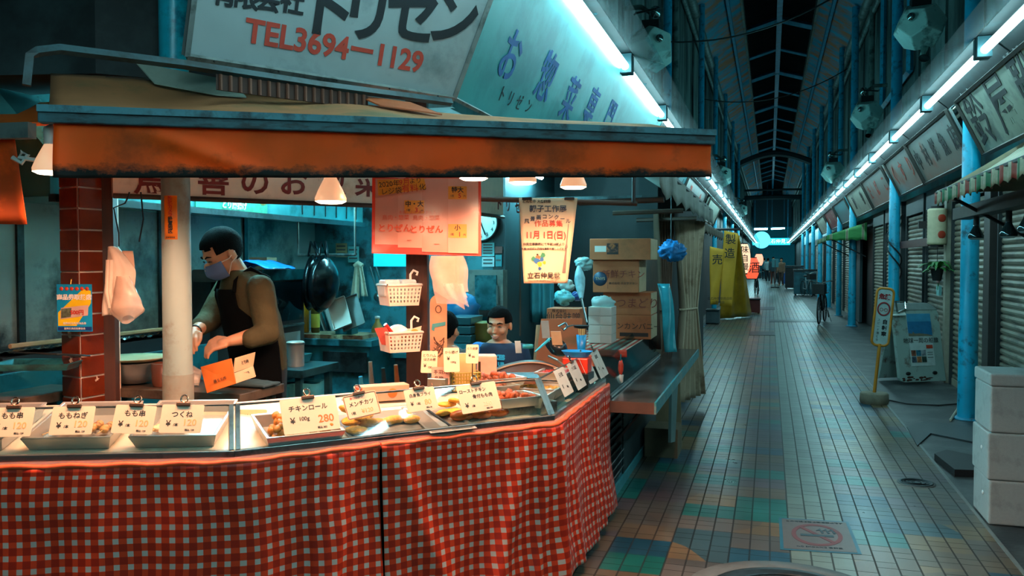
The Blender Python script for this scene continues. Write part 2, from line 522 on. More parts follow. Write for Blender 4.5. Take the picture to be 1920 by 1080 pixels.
# heavy arches across the alley
for k, (y, zc, lab) in enumerate(((44, 6.25, 'dark steel arch across the arcade, nearest of the two'), (58, 5.6, 'dark steel tie beam across the arcade beyond the arch'))):
    mb = MB()
    pts = [(-1.65 + 3.7 * t, y, zc + 0.55 * math.sin(math.pi * t) * (1 if k == 0 else 0.05)) for t in [i / 14 for i in range(15)]]
    mb.tube(pts, 0.16, 6)
    if k == 1:
        mb.tube([(p[0], p[1], p[2] + 0.5) for p in pts], 0.07, 6)
    for s in (-1.6, 1.95):
        mb.box2((s - 0.1, y - 0.1, 3), (s + 0.1, y + 0.1, zc))
    tag(build(mb, 'roof_arch', mat('black_steel', '#10262c', rough=0.5), None), lab, 'arch', kind='structure')
# far end of the alley: closing gable, cross lamps, lit sign band
tag(struct(MB().box2((-2.2, 84, 0), (2.6, 84.4, 8.3)), 'wall_end', mat('far_wall', '#2a94a4', rough=0.8)), None)
mb = MB().box2((-1.5, 82, 4.6), (1.9, 82.3, 7.2))
t = tag(build(mb, 'end_gable', mat('gable', '#0e3038', rough=0.7)), 'dark gable panel closing the far end of the arcade roof', 'gable', kind='structure')
t = thing('arcade_sign', 'glowing cyan sign band across the far end of the alley', 'sign', (0.1, 78, 2.85))
build(MB().box2((-1.5, 78, 2.85), (1.7, 78.12, 3.45)), 'sign_box', mat('cyan_lit', '#0b3b4a', emit='#1fd0f0', estr=1.6), t)
for q in (-1.3, 1.5): build(MB().tube([(q, 78.06, 3.4), (q, 78.06, 7.9)], .03, 4), 'hanger', M_bluedark, t)
build(MB().lathe([(0.02, 0), (0.75, 0.02), (0.75, 0.06), (0.02, 0.08)], seg=24, M=frame((-0.7, 77.99, 3.3), (1, 0, 0), (0, 0, 1))), 'sign_roundel', mat('cyan_lit_pale', '#0b3b4a', emit='#5fe4ff', estr=1.5), t)
lettering('立石仲見世', 0.42, mat('sign_white', '#dff8ff', emit='#e6fbff', estr=1.5), t, frame((0.7, 77.97, 3.15), (1, 0, 0), (0, 0, 1)))
for k, x in enumerate((-0.75, 0.65)):
    t = thing('cross_light', ['white tube lamp over the far end of the alley, left of the pair', 'white tube lamp over the far end of the alley, right of the pair'][k], 'tube light', (x, 76, 4.15), 0, 'cross lamps at the far end')
    build(MB().tube([(x - 0.55, 76, 4.2), (x + 0.55, 76, 4.2 + 0.05 * k)], 0.07, 8), 'tube', mat('tube_glow_far', (0.9, 0.98, 1), emit=TEAL, estr=25), t)
    for q in (-.5, .5): build(MB().tube([(x + q, 76, 4.3), (x + q, 76, 8.1)], .02, 4), 'hanger', M_bluedark, t)
    build(MB().box2((x - 0.6, 75.95, 4.28), (x + 0.6, 76.05, 4.36)), 'housing', M_bluedark, t)

# ================================================================== FLUORESCENT STRIPS
M_tube = mat('tube_glow', (0.95, 0.98, 1.0), emit=TEAL, estr=TUBE_POWER)
M_refl = mat('tube_reflector', '#070d0e', rough=0.7, spec=0.1, var=0.2, scale=3, dirt='#0c1a1c', dirt_amt=0.4, dscale=5)
M_cover = glass('smoky_cover', (.5, .74, .76), .02, .8)
M_lip = mat('reflector_lip', '#bfe6ea', rough=0.12, metal=1.0)
M_bracket = mat('lamp_bracket', '#24444a', rough=0.5, metal=0.4)
def tube_unit(x, y, s, label, group):
    """one 2.3 m lamp: trough reflector, tube, end holders, shiny lip on the shop side (s)"""
    t = thing('tube_light', label, 'tube light', (x, y, 3.0), 0, group)
    a, b = y + 0.02, y + 2.30
    mb = MB()
    ya, yb = a - 0.02, b + 0.02
    P = lambda px, yy, pz: (x + px * s, yy, 3.0 + pz)
    mb.add([P(-0.05, ya, .16), P(0.05, ya, .16), P(0.21, ya, .02), P(-0.05, yb, .16), P(0.05, yb, .16), P(0.21, yb, .02)], [(0, 1, 4, 3), (1, 2, 5, 4)])
    build(mb, 'reflector', M_refl, t, solid=0.008)
    mb = MB().add([P(-0.30, ya, .06), P(-0.055, ya, .15), P(-0.055, yb, .15), P(-0.30, yb, .06)], [(0, 1, 2, 3)])
    build(mb, 'cover', M_cover, t, solid=0.004)
    build(MB().tube([(x + 0.215 * s, a - 0.02, 3.015), (x + 0.215 * s, b + 0.02, 3.015)], 0.013, 6), 'lip', M_lip, t)
    build(MB().tube([(x, a + 0.03, 3.05), (x, b - 0.03, 3.05)], 0.030, 10), 'tube', M_tube, t)
    for yy in (a, b):
        build(MB().box2((x - 0.05, yy - 0.03, 3.0), (x + 0.05, yy + 0.03, 3.15)), 'holder', M_bracket, t)
    build(MB().tube([(x, y + 1.15, 3.16), (x + 0.17 * s, y + 1.15, 3.25)], 0.018, 6), 'arm', M_bracket, t)
    return t
first = None
for s, x0, y0, n, nm in ((1, 1.5, -2.35, 35, 'shutter'), (-1, -1.12, -2.6, 35, 'stall')):
    proto = None
    for i in range(n):
        y = y0 + 2.36 * i
        g = 'tube lights over the %s side' % nm
        lab = 'long white fluorescent tube in the lamp row over the %s side of the alley' % nm
        if proto is None:
            proto = tube_unit(x0, 0.0, s, lab, g)
            place(proto, (x0, y, 3.0))
        else:
            place(copy_tree(proto), (x0, y, 3.0))
# conduits beside the rows
struct(MB().tube([(1.85, 3, 3.0), (1.85, 60, 3.0)], 0.025, 6), 'trim_11', mat('old_conduit', '#8a8272', rough=0.6))
struct(MB().tube([(-1.55, 4.6, 3.15), (-1.55, 60, 3.15)], 0.035, 6), 'trim_12', mat('brown_conduit', '#4d4338', rough=0.6))

# ================================================================== BLUE POLES
def blue_pole(x, y, r, z1, label, ring=True):
    t = thing('street_pole', label, 'pole', (x, y, 0), 0, 'blue poles of the arcade')
    build(MB().lathe([(r, 0), (r, 0.92), (r * 0.93, 0.95), (r * 0.93, z1)], (x, y, 0), 20), 'shaft', M_blue, t)
    build(MB().lathe([(r * 1.5, 0), (r * 1.5, 0.015), (r, 0.02)], (x, y, 0), 20), 'foot_plate', M_bluedark, t)
    return t
PR = [8.85, 13.9, 20.6, 24.4, 28.6, 33.5, 39.0, 45.0, 51.0]
plab = ['blue steel pole on the shutter side, before the foam boxes and the shutters', 'blue pole with black cable loops behind the yellow warning sign',
        'blue pole under the end of the green awning', 'slim blue pole just beyond the one under the green awning']
for i, y in enumerate(PR):
    blue_pole(1.80, y, 0.085 if i != 3 else 0.07, 7.2, plab[i] if i < 4 else 'blue pole far down the shutter side of the alley')
for i, y in enumerate([12.9, 19.4, 24.5, 30.0, 36.0, 43.0]):
    blue_pole(-1.50, y, 0.07, 7.2, ['blue pole on the stall side holding the globe lamp bracket', 'blue pole beside the yellow banner'][i] if i < 2 else 'blue pole far down the stall side of the alley')
# ================================================================== SHUTTER SIDE OF THE ALLEY
M_slat = mat('shutter_slat', '#8f8878', rough=0.42, metal=0.15, var=0.12, scale=3, dirt='#5d5a50', dirt_amt=0.45, dscale=2.5, stretch=(1, 1, 4))
M_post = mat('shutter_post', '#2b3436', rough=0.5, var=0.2, scale=6)
M_postpale = mat('pale_post', '#a09a88', rough=0.5, var=0.1)
M_black = mat('black_paint', '#14181a', rough=0.5)
XS = 2.14
def shutter(y0, y1, z1, label):
    t = thing('roller_shutter', label, 'shutter', (XS, (y0 + y1) / 2, 0), 0, 'closed roller shutters')
    pitch = 0.066; n = int((z1 - 0.07) / pitch); vs = []; prof = []
    for i in range(n):
        z = 0.07 + i * pitch
        prof += [(0.0, z), (-0.016, z + 0.012), (-0.020, z + 0.032), (-0.014, z + 0.054), (0.004, z + 0.060)]
    mb = MB()
    for yy in (y0 + 0.03, y1 - 0.03):
        vs += [(XS + a, yy, z) for a, z in prof]
    m = len(prof)
    mb.add(vs, [(i, m + i, m + i + 1, i + 1) for i in range(m - 1)])
    build(mb, 'curtain', M_slat, t)
    build(MB().box2((XS - 0.025, y0 + 0.03, 0.0), (XS + 0.01, y1 - 0.03, 0.08)), 'bottom_bar', M_postpale, t)
    for yy in (y0, y1 - 0.035):
        build(MB().box2((XS - 0.05, yy, 0), (XS + 0.05, yy + 0.035, z1)), 'guide', M_post, t)
    build(MB().box2((XS - 0.05, y0, z1), (XS + 0.09, y1, z1 + 0.26)), 'housing', M_post, t)
    return t
def yx(p, X=XS): return y_on_x(p, X)
SH = [(1990, 1880, 'wide grey roller shutter nearest the foam boxes'), (1858, 1791, 'grey roller shutter behind the thick blue pole'),
      (1782, 1742, 'grey roller shutter behind the hanging plant and paper lantern'), (1737, 1704, 'grey roller shutter behind the white stand sign'),
      (1690, 1664, 'grey roller shutter just behind the blue pole with cable loops'), (1661, 1641, 'narrow grey roller shutter beside the dark doorway'),
      (1601, 1586, 'grey roller shutter beyond the pole under the green awning'), (1584, 1567, 'grey shutter farther along behind the parked bicycle'),
      (1564, 1550, 'distant grey shutter between the slim blue poles'), (1546, 1530, 'most distant grey shutter beyond the bicycles')]
for a, b, lab in SH:
    shutter(yx(a), yx(b), 2.2, lab)
def post(y, w, m, lab, x=XS - 0.02, z=2.46):
    tag(build(MB().box2((x - 0.07, y - w / 2, 0), (x + 0.07, y + w / 2, z)), 'shop_post', m), lab, 'post')
post(yx(1868.5), 0.24, mat('brown_post', '#3d3734', rough=0.5), 'broad dark post between the near shutter and the blue pole')
post(yx(1786.5), 0.13, M_postpale, 'pale post beyond the thick blue pole')
post(yx(1697), 0.3, M_post, 'dark broad post behind the blue pole with cables')
# black panel as the doorway's shade, and boarded shopfront beyond the narrow shutter
tag(build(MB().box2((2.2, yx(1640), 0), (2.24, yx(1621), 2.2)), 'doorway_shade', M_black), 'black panel as the shade in the open doorway beside the narrow shutter', 'doorway', kind='structure')
t = thing('folding_door', 'brown folding doors beside the pole under the green awning', 'door', (2.1, yx(1611), 0))
ya, yb = yx(1620), yx(1602)
for i in range(4):
    a = ya + (yb - ya) * i / 4
    build(MB().box2((2.05 + 0.03 * (i % 2), a, 0.02), (2.11 + 0.03 * (i % 2), a + (yb - ya) / 4 - 0.03, 2.2)), 'door_leaf', mat('brown_door', '#4b3d33' if i % 2 else '#2f4a50', rough=0.5) if i != 2 else M_postpale, t)
struct(MB().box2((2.08, 4.5, 2.46), (2.26, 60, 3.05)), 'trim_13', mat('teal_fascia', '#1d7f86', rough=0.35, var=0.15, dirt='#2a4a4c', dirt_amt=0.4, dscale=2))

# ---- tilted signboards
M_board = mat('signboard_cream', '#8d9788', rough=0.4, var=0.12, scale=4, dirt='#5f6a62', dirt_amt=0.4, dscale=3)
M_board2 = mat('signboard_grey', '#6f7a76', rough=0.3, var=0.2, scale=3, dirt='#7d4a3c', dirt_amt=0.35, dscale=3)
M_ink = mat('sign_ink', '#12181b', rough=0.5)
M_frame = mat('board_frame', '#2c2a26', rough=0.6)
M_redink = mat('sign_red', '#b03a22', rough=0.5)
M_blueink = mat('sign_blue', '#174a66', rough=0.5)
def signboard(ya, yb, label, board, chars, ink, s=1, xb=1.86, xt=1.62, zb=2.46, zt=2.95, size=0.34, extra=None):
    """board along the alley, leaning out at the top; s=1 shutter side"""
    t = thing('signboard', label, 'signboard', (xb * s, (ya + yb) / 2, zb))
    n = V((-s * (zt - zb), 0, -(xb - xt))).normalized()
    q = [V((xb * s, ya, zb)), V((xb * s, yb, zb)), V((xt * s, yb, zt)), V((xt * s, ya, zt))]
    build(MB().slab(q, -n, 0.04), 'board', board, t)
    fr = MB()
    for i in range(4):
        fr.tube([q[i] + n * 0.008, q[(i + 1) % 4] + n * 0.008], 0.022, 4)
    build(fr, 'frame', M_frame, t)
    up = (q[3] - q[0]).normalized()
    right = V((0, -1, 0)) if s == 1 else V((0, 1, 0))
    c = (q[0] + q[1] + q[2] + q[3]) / 4 + n * 0.004
    w = yb - ya
    if chars:
        k = len(chars)
        for i, ch in enumerate(chars):
            p = c + right * (w * ((i + 0.5) / k - 0.5))
            lettering(ch, size, ink, t, frame(p, right, up), bold=0.004)
    if extra: extra(t, c, right, up, w)
    return t
y1a = at_x(1793, 200, 1.62).y; y1b = at_x(1847, 293, 1.86).y
yend = (y1a + y1b) / 2
def ex1(t, c, right, up, w):
    pass
signboard(4.1, min(yend, 8.6), 'cream signboard with big brush lettering and a fish, above the striped awning', M_board, '鈴屋靴店商会', M_ink, size=0.56)
# lower corner picture on that board: a painted blue wave
signboard(9.05, 11.6, 'weathered grey signboard with dark and red lettering beyond the thick blue pole', M_board2, '中村鮮魚店', M_ink, size=0.28)
signboard(11.65, 13.7, 'weathered red lettered signboard before the cable looped pole', M_board2, 'くすり', M_redink, size=0.32)
signboard(14.1, 17.0, 'rusty grey signboard beyond the cable looped pole', M_board2, 'たばこ', M_redink, size=0.30)
signboard(17.1, 20.3, 'grey signboard above the green awning', M_board, '履物', M_ink, size=0.30)
signboard(20.9, 24.2, 'far teal signboard past the green awning', mat('teal_board', '#2a6f78', rough=0.35), '', M_ink)
signboard(24.7, 28.3, 'far red signboard with a white frame', mat('red_board', '#6f2a26', rough=0.4), 'みそ', M_board, size=0.34)
signboard(28.9, 33.2, 'very far cream signboard on the shutter side', M_board, '', M_ink)
for k, (ya, yb) in enumerate(((10.9, 14.5), (14.6, 18.8), (20.0, 24.0))):
    signboard(ya, yb, ['teal signboard with dark strokes above the grey canopy', 'grey signboard with red strokes above the yellow banner', 'far pale signboard on the stall side'][k],
              [mat('teal_board', '#2a6f78'), M_board2, M_board][k], ['豆腐おでん', '漬物', ''][k], [M_ink, M_redink, M_ink][k], s=-1, xb=1.52, xt=1.32, size=0.3)

# ---- striped awning over the near shutter
def stripe_mat(name, cols, per):
    """stripes along u of the uv map"""
    m = bpy.data.materials.new(name); m.use_nodes = True
    nt = m.node_tree; b = nt.nodes['Principled BSDF']
    uv = N(nt, 'ShaderNodeUVMap'); sp = N(nt, 'ShaderNodeSeparateXYZ'); nt.links.new(uv.outputs[0], sp.inputs[0])
    d = N(nt, 'ShaderNodeMath', operation='DIVIDE'); d.inputs[1].default_value = per; nt.links.new(sp.outputs[0], d.inputs[0])
    f = N(nt, 'ShaderNodeMath', operation='FRACT'); nt.links.new(d.outputs[0], f.inputs[0])
    rp = N(nt, 'ShaderNodeValToRGB'); rp.color_ramp.interpolation = 'CONSTANT'; E = rp.color_ramp.elements
    E[0].position = 0; E[0].color = hexc(cols[0][1]) + (1,); E[1].position = cols[1][0]; E[1].color = hexc(cols[1][1]) + (1,)
    for p, c in cols[2:]:
        e = E.new(p); e.color = hexc(c) + (1,)
    nt.links.new(f.outputs[0], rp.inputs[0])
    nz = N(nt, 'ShaderNodeTexNoise', i_Scale=6.0, i_Detail=6.0); mx = N(nt, 'ShaderNodeMix', data_type='RGBA', blend_type='MULTIPLY')
    mx.inputs[0].default_value = 0.55; nt.links.new(rp.outputs[0], mx.inputs[6]); nt.links.new(nz.outputs[0], mx.inputs[7])
    nt.links.new(mx.outputs[2], b.inputs['Base Color']); b.inputs['Roughness'].default_value = 0.6
    MATS[name] = m
    return m
M_strip = stripe_mat('awning_stripe', [(0, '#c9c4a6'), (0.28, '#b04634'), (0.5, '#c9c4a6'), (0.72, '#2f8458')], 0.23)
def side_awning(xf, zf, xb, zb, ya, yb, drop, m, scal, label, name='striped_awning', s=1, end=True, arms=True):
    t = thing(name, label, 'awning', (s * xf, (ya + yb) / 2, zf))
    L = yb - ya
    mb = MB()
    mb.grid(lambda u, v: (s * (xf + (xb - xf) * v), ya + L * u, zf + (zb - zf) * v - 0.05 * math.sin(math.pi * v)), 40, 6, uvfn=lambda u, v: (L * u, v))
    build(mb, 'canopy', m, t, solid=0.006)
    mb = MB()
    def val(u, v):
        q = (L * u / scal) % 1.0
        d = drop * (0.62 + 0.38 * math.sqrt(max(0, 1 - (2 * q - 1) ** 2)))
        return (s * (xf - 0.012 * math.sin(L * u / scal * 6.283) - 0.01), ya + L * u, zf - d * v)
    mb.grid(val, int(L / scal * 8), 3, uvfn=lambda u, v: (L * u, v))
    build(mb, 'valance', m, t, solid=0.004)
    build(MB().tube([(s * xf, ya, zf), (s * xf, yb, zf)], 0.016, 6), 'front_bar', M_post, t)
    if end:
        build(MB().add([(s * xf, yb, zf), (s * xb, yb, zf), (s * xb, yb, zb)], [(0, 1, 2)]), 'end_cheek', m, t, solid=0.004)
    for yy in (ya + 0.15, yb - 0.15) if arms else ():
        build(MB().tube([(s * xf, yy, zf), (s * xb, yy, zf - 0.45)], 0.014, 6), 'arm', M_black, t)
    return t
yA = at_x(1757, 365, 1.3).y
side_awning(1.30, 2.05, 2.05, 2.52, 3.6, yA, 0.115, M_strip, 0.19, 'red, white and green striped awning with scalloped edge over the near shutter')
yB = at_x(1800, 402, 1.62).y
tag(build(MB().box2((1.56, 3.8, 1.86), (1.70, yB, 1.96)), 'awning_beam', mat('beam_brown', '#4a423b', rough=0.6)), 'dark wooden beam hung beneath the striped awning', 'beam', kind='thing')
# flood bulbs under the beam
def flood(px, py, X, lab):
    p = at_x(px, py, X)
    t = thing('flood_lamp', lab, 'lamp', (p.x, p.y, p.z), 0, 'unlit flood lamps under the striped awning')
    h = 1.87 - p.z
    build(MB().tube([(p.x, p.y, p.z + 0.06), (p.x, p.y, 1.87)], 0.022, 10), 'socket', M_post, t)
    build(MB().lathe([(0.058, -0.02), (0.06, 0.0), (0.045, 0.03), (0.025, 0.07), (0.02, 0.09)], p, 16), 'bulb', mat('bulb_glass', '#3b5054', rough=0.08, metal=0.7), t)
    build(MB().lathe([(0.001, -0.035), (0.035, -0.033), (0.057, -0.02)], p, 16), 'bulb_face', mat('bulb_face', '#c5dcdd', rough=0.15, metal=0.3), t)
    return t
flood(1830, 442, 1.62, 'unlit flood lamp in front of the thick blue pole'); flood(1891, 438, 1.66, 'unlit flood lamp before the near shutter, beside the dark post'); flood(1926, 428, 1.66, 'unlit flood lamp at the edge of view before the near shutter')
# ---- paper lantern on a bracket
p = at_x(1757, 425, 1.95)
t = thing('paper_lantern', 'white cylindrical paper lantern with dark red marks beside the thick blue pole', 'lantern', (p.x, p.y, p.z - 0.24))
M_paper = mat('lantern_paper', '#c9bd9c', rough=0.7, var=0.08, scale=20)
build(MB().lathe([(0.09, -0.22)] + [(0.108 + 0.003 * (i % 2), -0.21 + 0.42 * i / 22) for i in range(23)] + [(0.09, 0.22)], p, 24), 'shade', M_paper, t)
for dz in (-0.235, 0.235):
    build(MB().lathe([(0.075, -0.015), (0.075, 0.015)], (p.x, p.y, p.z + dz), 20), 'rim', M_black, t)
for dz in (-0.1, 0.1):
    q = V((p.x, p.y, p.z + dz)) + V((0.35, -0.93, 0)).normalized() * 0.104
    build(MB().ell(q, (0.012, 0.05, 0.05), Matrix.Rotation(math.atan2(-0.93, 0.35), 3, 'Z'), 12, 8), 'red_mark', M_redink, t)
tag(build(MB().box2((1.75, p.y + 0.02, p.z - 0.02), (2.15, p.y + 0.09, p.z + 0.07)), 'lantern_bracket', mat('dark_bracket', '#26211f')), 'short dark bracket carrying the paper lantern', 'bracket')
y2 = at_x(1650, 447, 1.9).y
tag(build(MB().box2((1.88, p.y + 0.2, 1.68), (1.95, 14.6, 1.78)), 'bracket_beam', mat('red_brown', '#5a2f2a', rough=0.5, var=0.2)), 'long dark red beam running from the lantern past the cable looped pole', 'beam')
# ---- hanging plant
p = at_x(1757, 505, 1.95)
t = thing('hanging_plant', 'green plant hanging in a dark pot before the shutter below the lantern', 'plant', (p.x, p.y, p.z - 0.2))
build(MB().lathe([(0.05, -0.14), (0.075, 0.0), (0.08, 0.01), (0.06, 0.01)], p, 16), 'pot', M_black, t)
build(MB().tube([p, p + V((0, 0, 0.3))], 0.004, 5), 'wire', M_black, t)
lf = MB(); rnd = random.Random(3)
for i in range(34):
    a = rnd.uniform(0, 6.28); L = rnd.uniform(0.16, 0.28); ri = rnd.uniform(0.05, 0.16)
    d = V((math.cos(a), math.sin(a), 0)); w = V((-d.y, d.x, 0)) * 0.022
    pts = [p + d * (L * k / 4) + Z * (ri * math.sin(2.3 * k / 4) - 0.02 * k) for k in range(5)]
    vs = []
    for k, q in enumerate(pts):
        ww = w * math.sin(math.pi * (0.12 + 0.86 * k / 4)); vs += [q - ww, q + ww]
    lf.add([tuple(v) for v in vs], [(2 * k, 2 * k + 1, 2 * k + 3, 2 * k + 2) for k in range(4)])
tag(build(lf, 'leaves', mat('leaf_green', '#2f7a35', rough=0.45, var=0.4, scale=12), t), kind='stuff')
p2 = at_x(1758, 545, 2.06)
t = thing('wall_plaque', 'small pale blue plaque on the shutter under the hanging plant', 'plaque', p2)
build(MB().slab([p2 + V((0, -0.09, -0.06)), p2 + V((0, 0.09, -0.06)), p2 + V((0, 0.11, 0.04)), p2 + V((0, 0.04, 0.07)), p2 + V((0, -0.1, 0.05))], (1, 0, 0), 0.03), 'plate', mat('plaque_blue', '#8fd0d0', rough=0.5), t)
p3 = at_x(1759, 520, 2.06)
fl = thing('paper_flower', 'pink and yellow paper flower pinned beneath the hanging plant', 'flower', p3)
for k in range(6):
    a = k * 1.047
    build(MB().ell(p3 + V((0, 0.05 * math.cos(a), 0.05 * math.sin(a))), (0.02, 0.035, 0.035), None, 10, 6), 'petal', mat('petal_pink', '#b98a86', rough=0.7), fl)
build(MB().ell(p3 + V((-0.02, 0, 0)), (0.02, 0.025, 0.025), None, 10, 6), 'flower_centre', mat('petal_yellow', '#b79d4a'), fl)
build(MB().tube([p3, p3 - Z * 0.16], 0.008, 5), 'stem', mat('leaf_green', '#2f7a35'), fl)

# ---- green awning far on
yA, yB2 = at_x(1622, 440, 1.35).y, at_x(1533, 452, 1.35).y
M_green = stripe_mat('awning_green', [(0, '#3f8a4a'), (0.80, '#c8c8a4'), (0.85, '#1f3f2c'), (0.90, '#c8c8a4'), (0.95, '#3f8a4a')], 1.3)
ga = side_awning(1.22, 2.03, 2.05, 2.34, 20.15, 24.0, 0.12, M_green, 0.5, 'green awning with pale stripes and a wavy edge', 'green_awning')
build(MB().grid(lambda u, v: (1.22 + .83 * u, 20.14, (2.06 + .28 * u) * (1 - v) + v * (1.93 + .03 * abs(math.sin(u * 12.5)))), 48, 4, uvfn=lambda u, v: (1.3 * (2.5 * u + .6) , v)), 'end_valance', stripe_mat('awning_green_end', [(0, '#3f9a50'), (0.78, '#c8c8a4'), (0.83, '#1f3f2c'), (0.88, '#c8c8a4'), (0.93, '#3f9a50')], 1.3), ga, solid=.006)

# ---- faceted globe lamps along both upper walls
def dodeca(r):
    ph = (1 + 5 ** .5) / 2; pts = []
    for a in (-1, 1):
        for b in (-1, 1):
            for c in (-1, 1): pts.append((a, b, c))
            pts += [(0, a / ph, b * ph), (a / ph, b * ph, 0), (a * ph, 0, b / ph)]
    bm = bmesh.new()
    for q in pts: bm.verts.new(V(q) * r / 3 ** .5)
    bmesh.ops.convex_hull(bm, input=bm.verts)
    bmesh.ops.dissolve_limit(bm, angle_limit=R(3), verts=bm.verts, edges=bm.edges)
    bm.verts.index_update()
    vs = [tuple(v.co) for v in bm.verts]; fs = [tuple(v.index for v in f.verts) for f in bm.faces]; bm.free()
    return vs, fs
M_globe = mat('globe_grey', '#cfeae2', rough=0.35, var=0.1, scale=5, dirt='#3d5f5c', dirt_amt=0.35, dscale=4)
M_chrome = mat('chrome', '#aebdbc', rough=0.15, metal=1.0)
def globe(x, y, z, s, label):
    t = thing('globe_lamp', label, 'lamp', (x, y, z - 0.3), 0, 'faceted globe lamps along the upper walls')
    vs, fs = dodeca(0.29)
    build(MB().add(vs, fs, M=Matrix.Translation((x, y, z)) @ Euler((0.35, 0.25 * s, 0.6)).to_matrix().to_4x4()), 'globe', M_globe, t, bevel=0.012)
    build(MB().prism([(-.1, -.1), (.1, -.1), (.1, .1), (-.1, .1)], 0.22, 0.32, Matrix.Translation((x, y, z))), 'cap', M_black, t)
    build(MB().ell((x - 0.06 * s, y - 0.1, z + 0.40), (0.07, 0.07, 0.07), None, 14, 8), 'bulb', M_chrome, t)
    build(MB().tube([(x, y, z + 0.3), (x, y, z + 0.42), (x + 0.12 * s, y, z + 0.5), (x + 0.33 * s, y, z + 0.5)], 0.03, 8), 'bracket_arm', M_pipe, t)
    build(MB().tube([(x - .05 * s, y - .25, z + 0.3), (x - 0.1 * s, y - .3, z + 0.38), (x + 0.15 * s, y - .25, z + 0.36), (x + 0.2 * s, y, z + 0.42)], 0.012, 6), 'cable', M_black, t)
    build(MB().ell((x - 0.12 * s, y - 0.22, z + 0.06), (0.05, 0.05, 0.05), None, 12, 8), 'lens', M_chrome, t)
    build(MB().tube([(x + 0.05 * s, y - 0.1, z - 0.28), (x + 0.02 * s, y - 0.18, z - 0.40)], [0.05, 0.06], 10), 'speaker', M_chrome, t)
    return t
GL = [(1725, 50, 'large faceted globe lamp high above the near shutter'), (1625, 215, 'faceted globe lamp high on the shutter side, second along'), (1562, 322, 'faceted globe lamp high on the shutter side, third along')]
for px, py, lab in GL:
    p = at_x(px, py, 1.62 if px > 1600 else 1.42); globe(p.x, p.y, p.z, 1, lab)
for px, py, lab in ((1221, 92, 'large faceted globe lamp above the signs of the chicken stall'), (1352, 330, 'faceted globe lamp just past the end of the orange awning'), (1390, 394, 'far faceted globe lamp on the stall side')):
    p = at_x(px, py, -1.36 if px < 1300 else -1.14); globe(p.x, p.y, p.z, -1, lab)
# window frame brackets on the upper wall, shutter side, and wall pipes
for k, (px0, px1) in enumerate(((1700, 1650),)):
    a, b = y_on_x(px0, 1.95), y_on_x(px1, 1.95)
    t = thing('window_frame', 'blue metal window frame on the upper wall beside the globe lamp', 'frame', (1.95, a, 4.0))
    for q0, q1 in (((1.95, a, 4.3), (1.95, b, 4.3)), ((1.95, a, 6.5), (1.95, b, 6.5)), ((1.95, a, 4.3), (1.95, a, 6.5)), ((1.95, b, 4.3), (1.95, b, 6.5))):
        build(MB().tube([q0, q1], 0.05, 4), 'frame_bar', M_blue, t)
for y, lab in ((9.6, 'dark vertical drain pipe behind the big globe lamp'), (12.2, 'pale vertical drain pipe between the first globe lamps'), (18.5, 'pale vertical drain pipe beyond the second globe lamp')):
    tag(build(MB().tube([(1.93, y, 3.05), (1.93, y, 6.6)], 0.055, 8), 'drain_pipe', M_pipe if 'pale' in lab else M_dark), lab, 'pipe')
for y, lab in ((9.2, 'pale drain pipe on the upper wall above the stall signs'), (15.5, 'pale drain pipe on the upper wall past the globe lamp')):
    tag(build(MB().tube([(-1.66, y, 3.0), (-1.66, y, 6.7)], 0.055, 8), 'drain_pipe', M_pipe), lab, 'pipe')
# sagging cables
def cable(pts, r, lab, m=M_black, n=16, sag=0.3):
    P = []
    for i in range(len(pts) - 1):
        for k in range(n):
            f = k / n; q = V(pts[i]).lerp(V(pts[i + 1]), f); q.z -= sag * 4 * f * (1 - f); P.append(q)
    P.append(V(pts[-1]))
    return tag(build(MB().tube(P, r, 6), 'cable', m), lab, 'cable')
cable([(1.66, 4.2, 3.0), (1.68, 8.0, 2.98), (1.68, 12.0, 3.0), (1.68, 20.0, 3.0)], 0.012, 'thin pale cable strung along the top of the shutter side signboards', M_postpale, sag=0.04)
cable([(-1.7, 12.0, 4.6), (2.0, 13.5, 6.2)], 0.012, 'black cable crossing high over the alley', sag=0.5)
cable([(-1.7, 22.0, 5.6), (2.0, 24.0, 6.6)], 0.012, 'farther black cable crossing high over the alley', sag=0.4)
p = V((1.80, 13.9, 0))
for k, (za, zb) in enumerate(((2.2, 1.35), (2.1, 1.15))):
    pts = [(1.80 + 0.105 * math.cos(a), 13.9 + 0.105 * math.sin(a), za + (zb - za) * a / 7.5) for a in [0.25 * i for i in range(31)]]
    tag(build(MB().tube(pts, 0.012, 6), 'pole_cable', M_black), ['black cable wound round the blue pole, upper loop', 'black cable wound round the blue pole, lower loop'][k], 'cable')

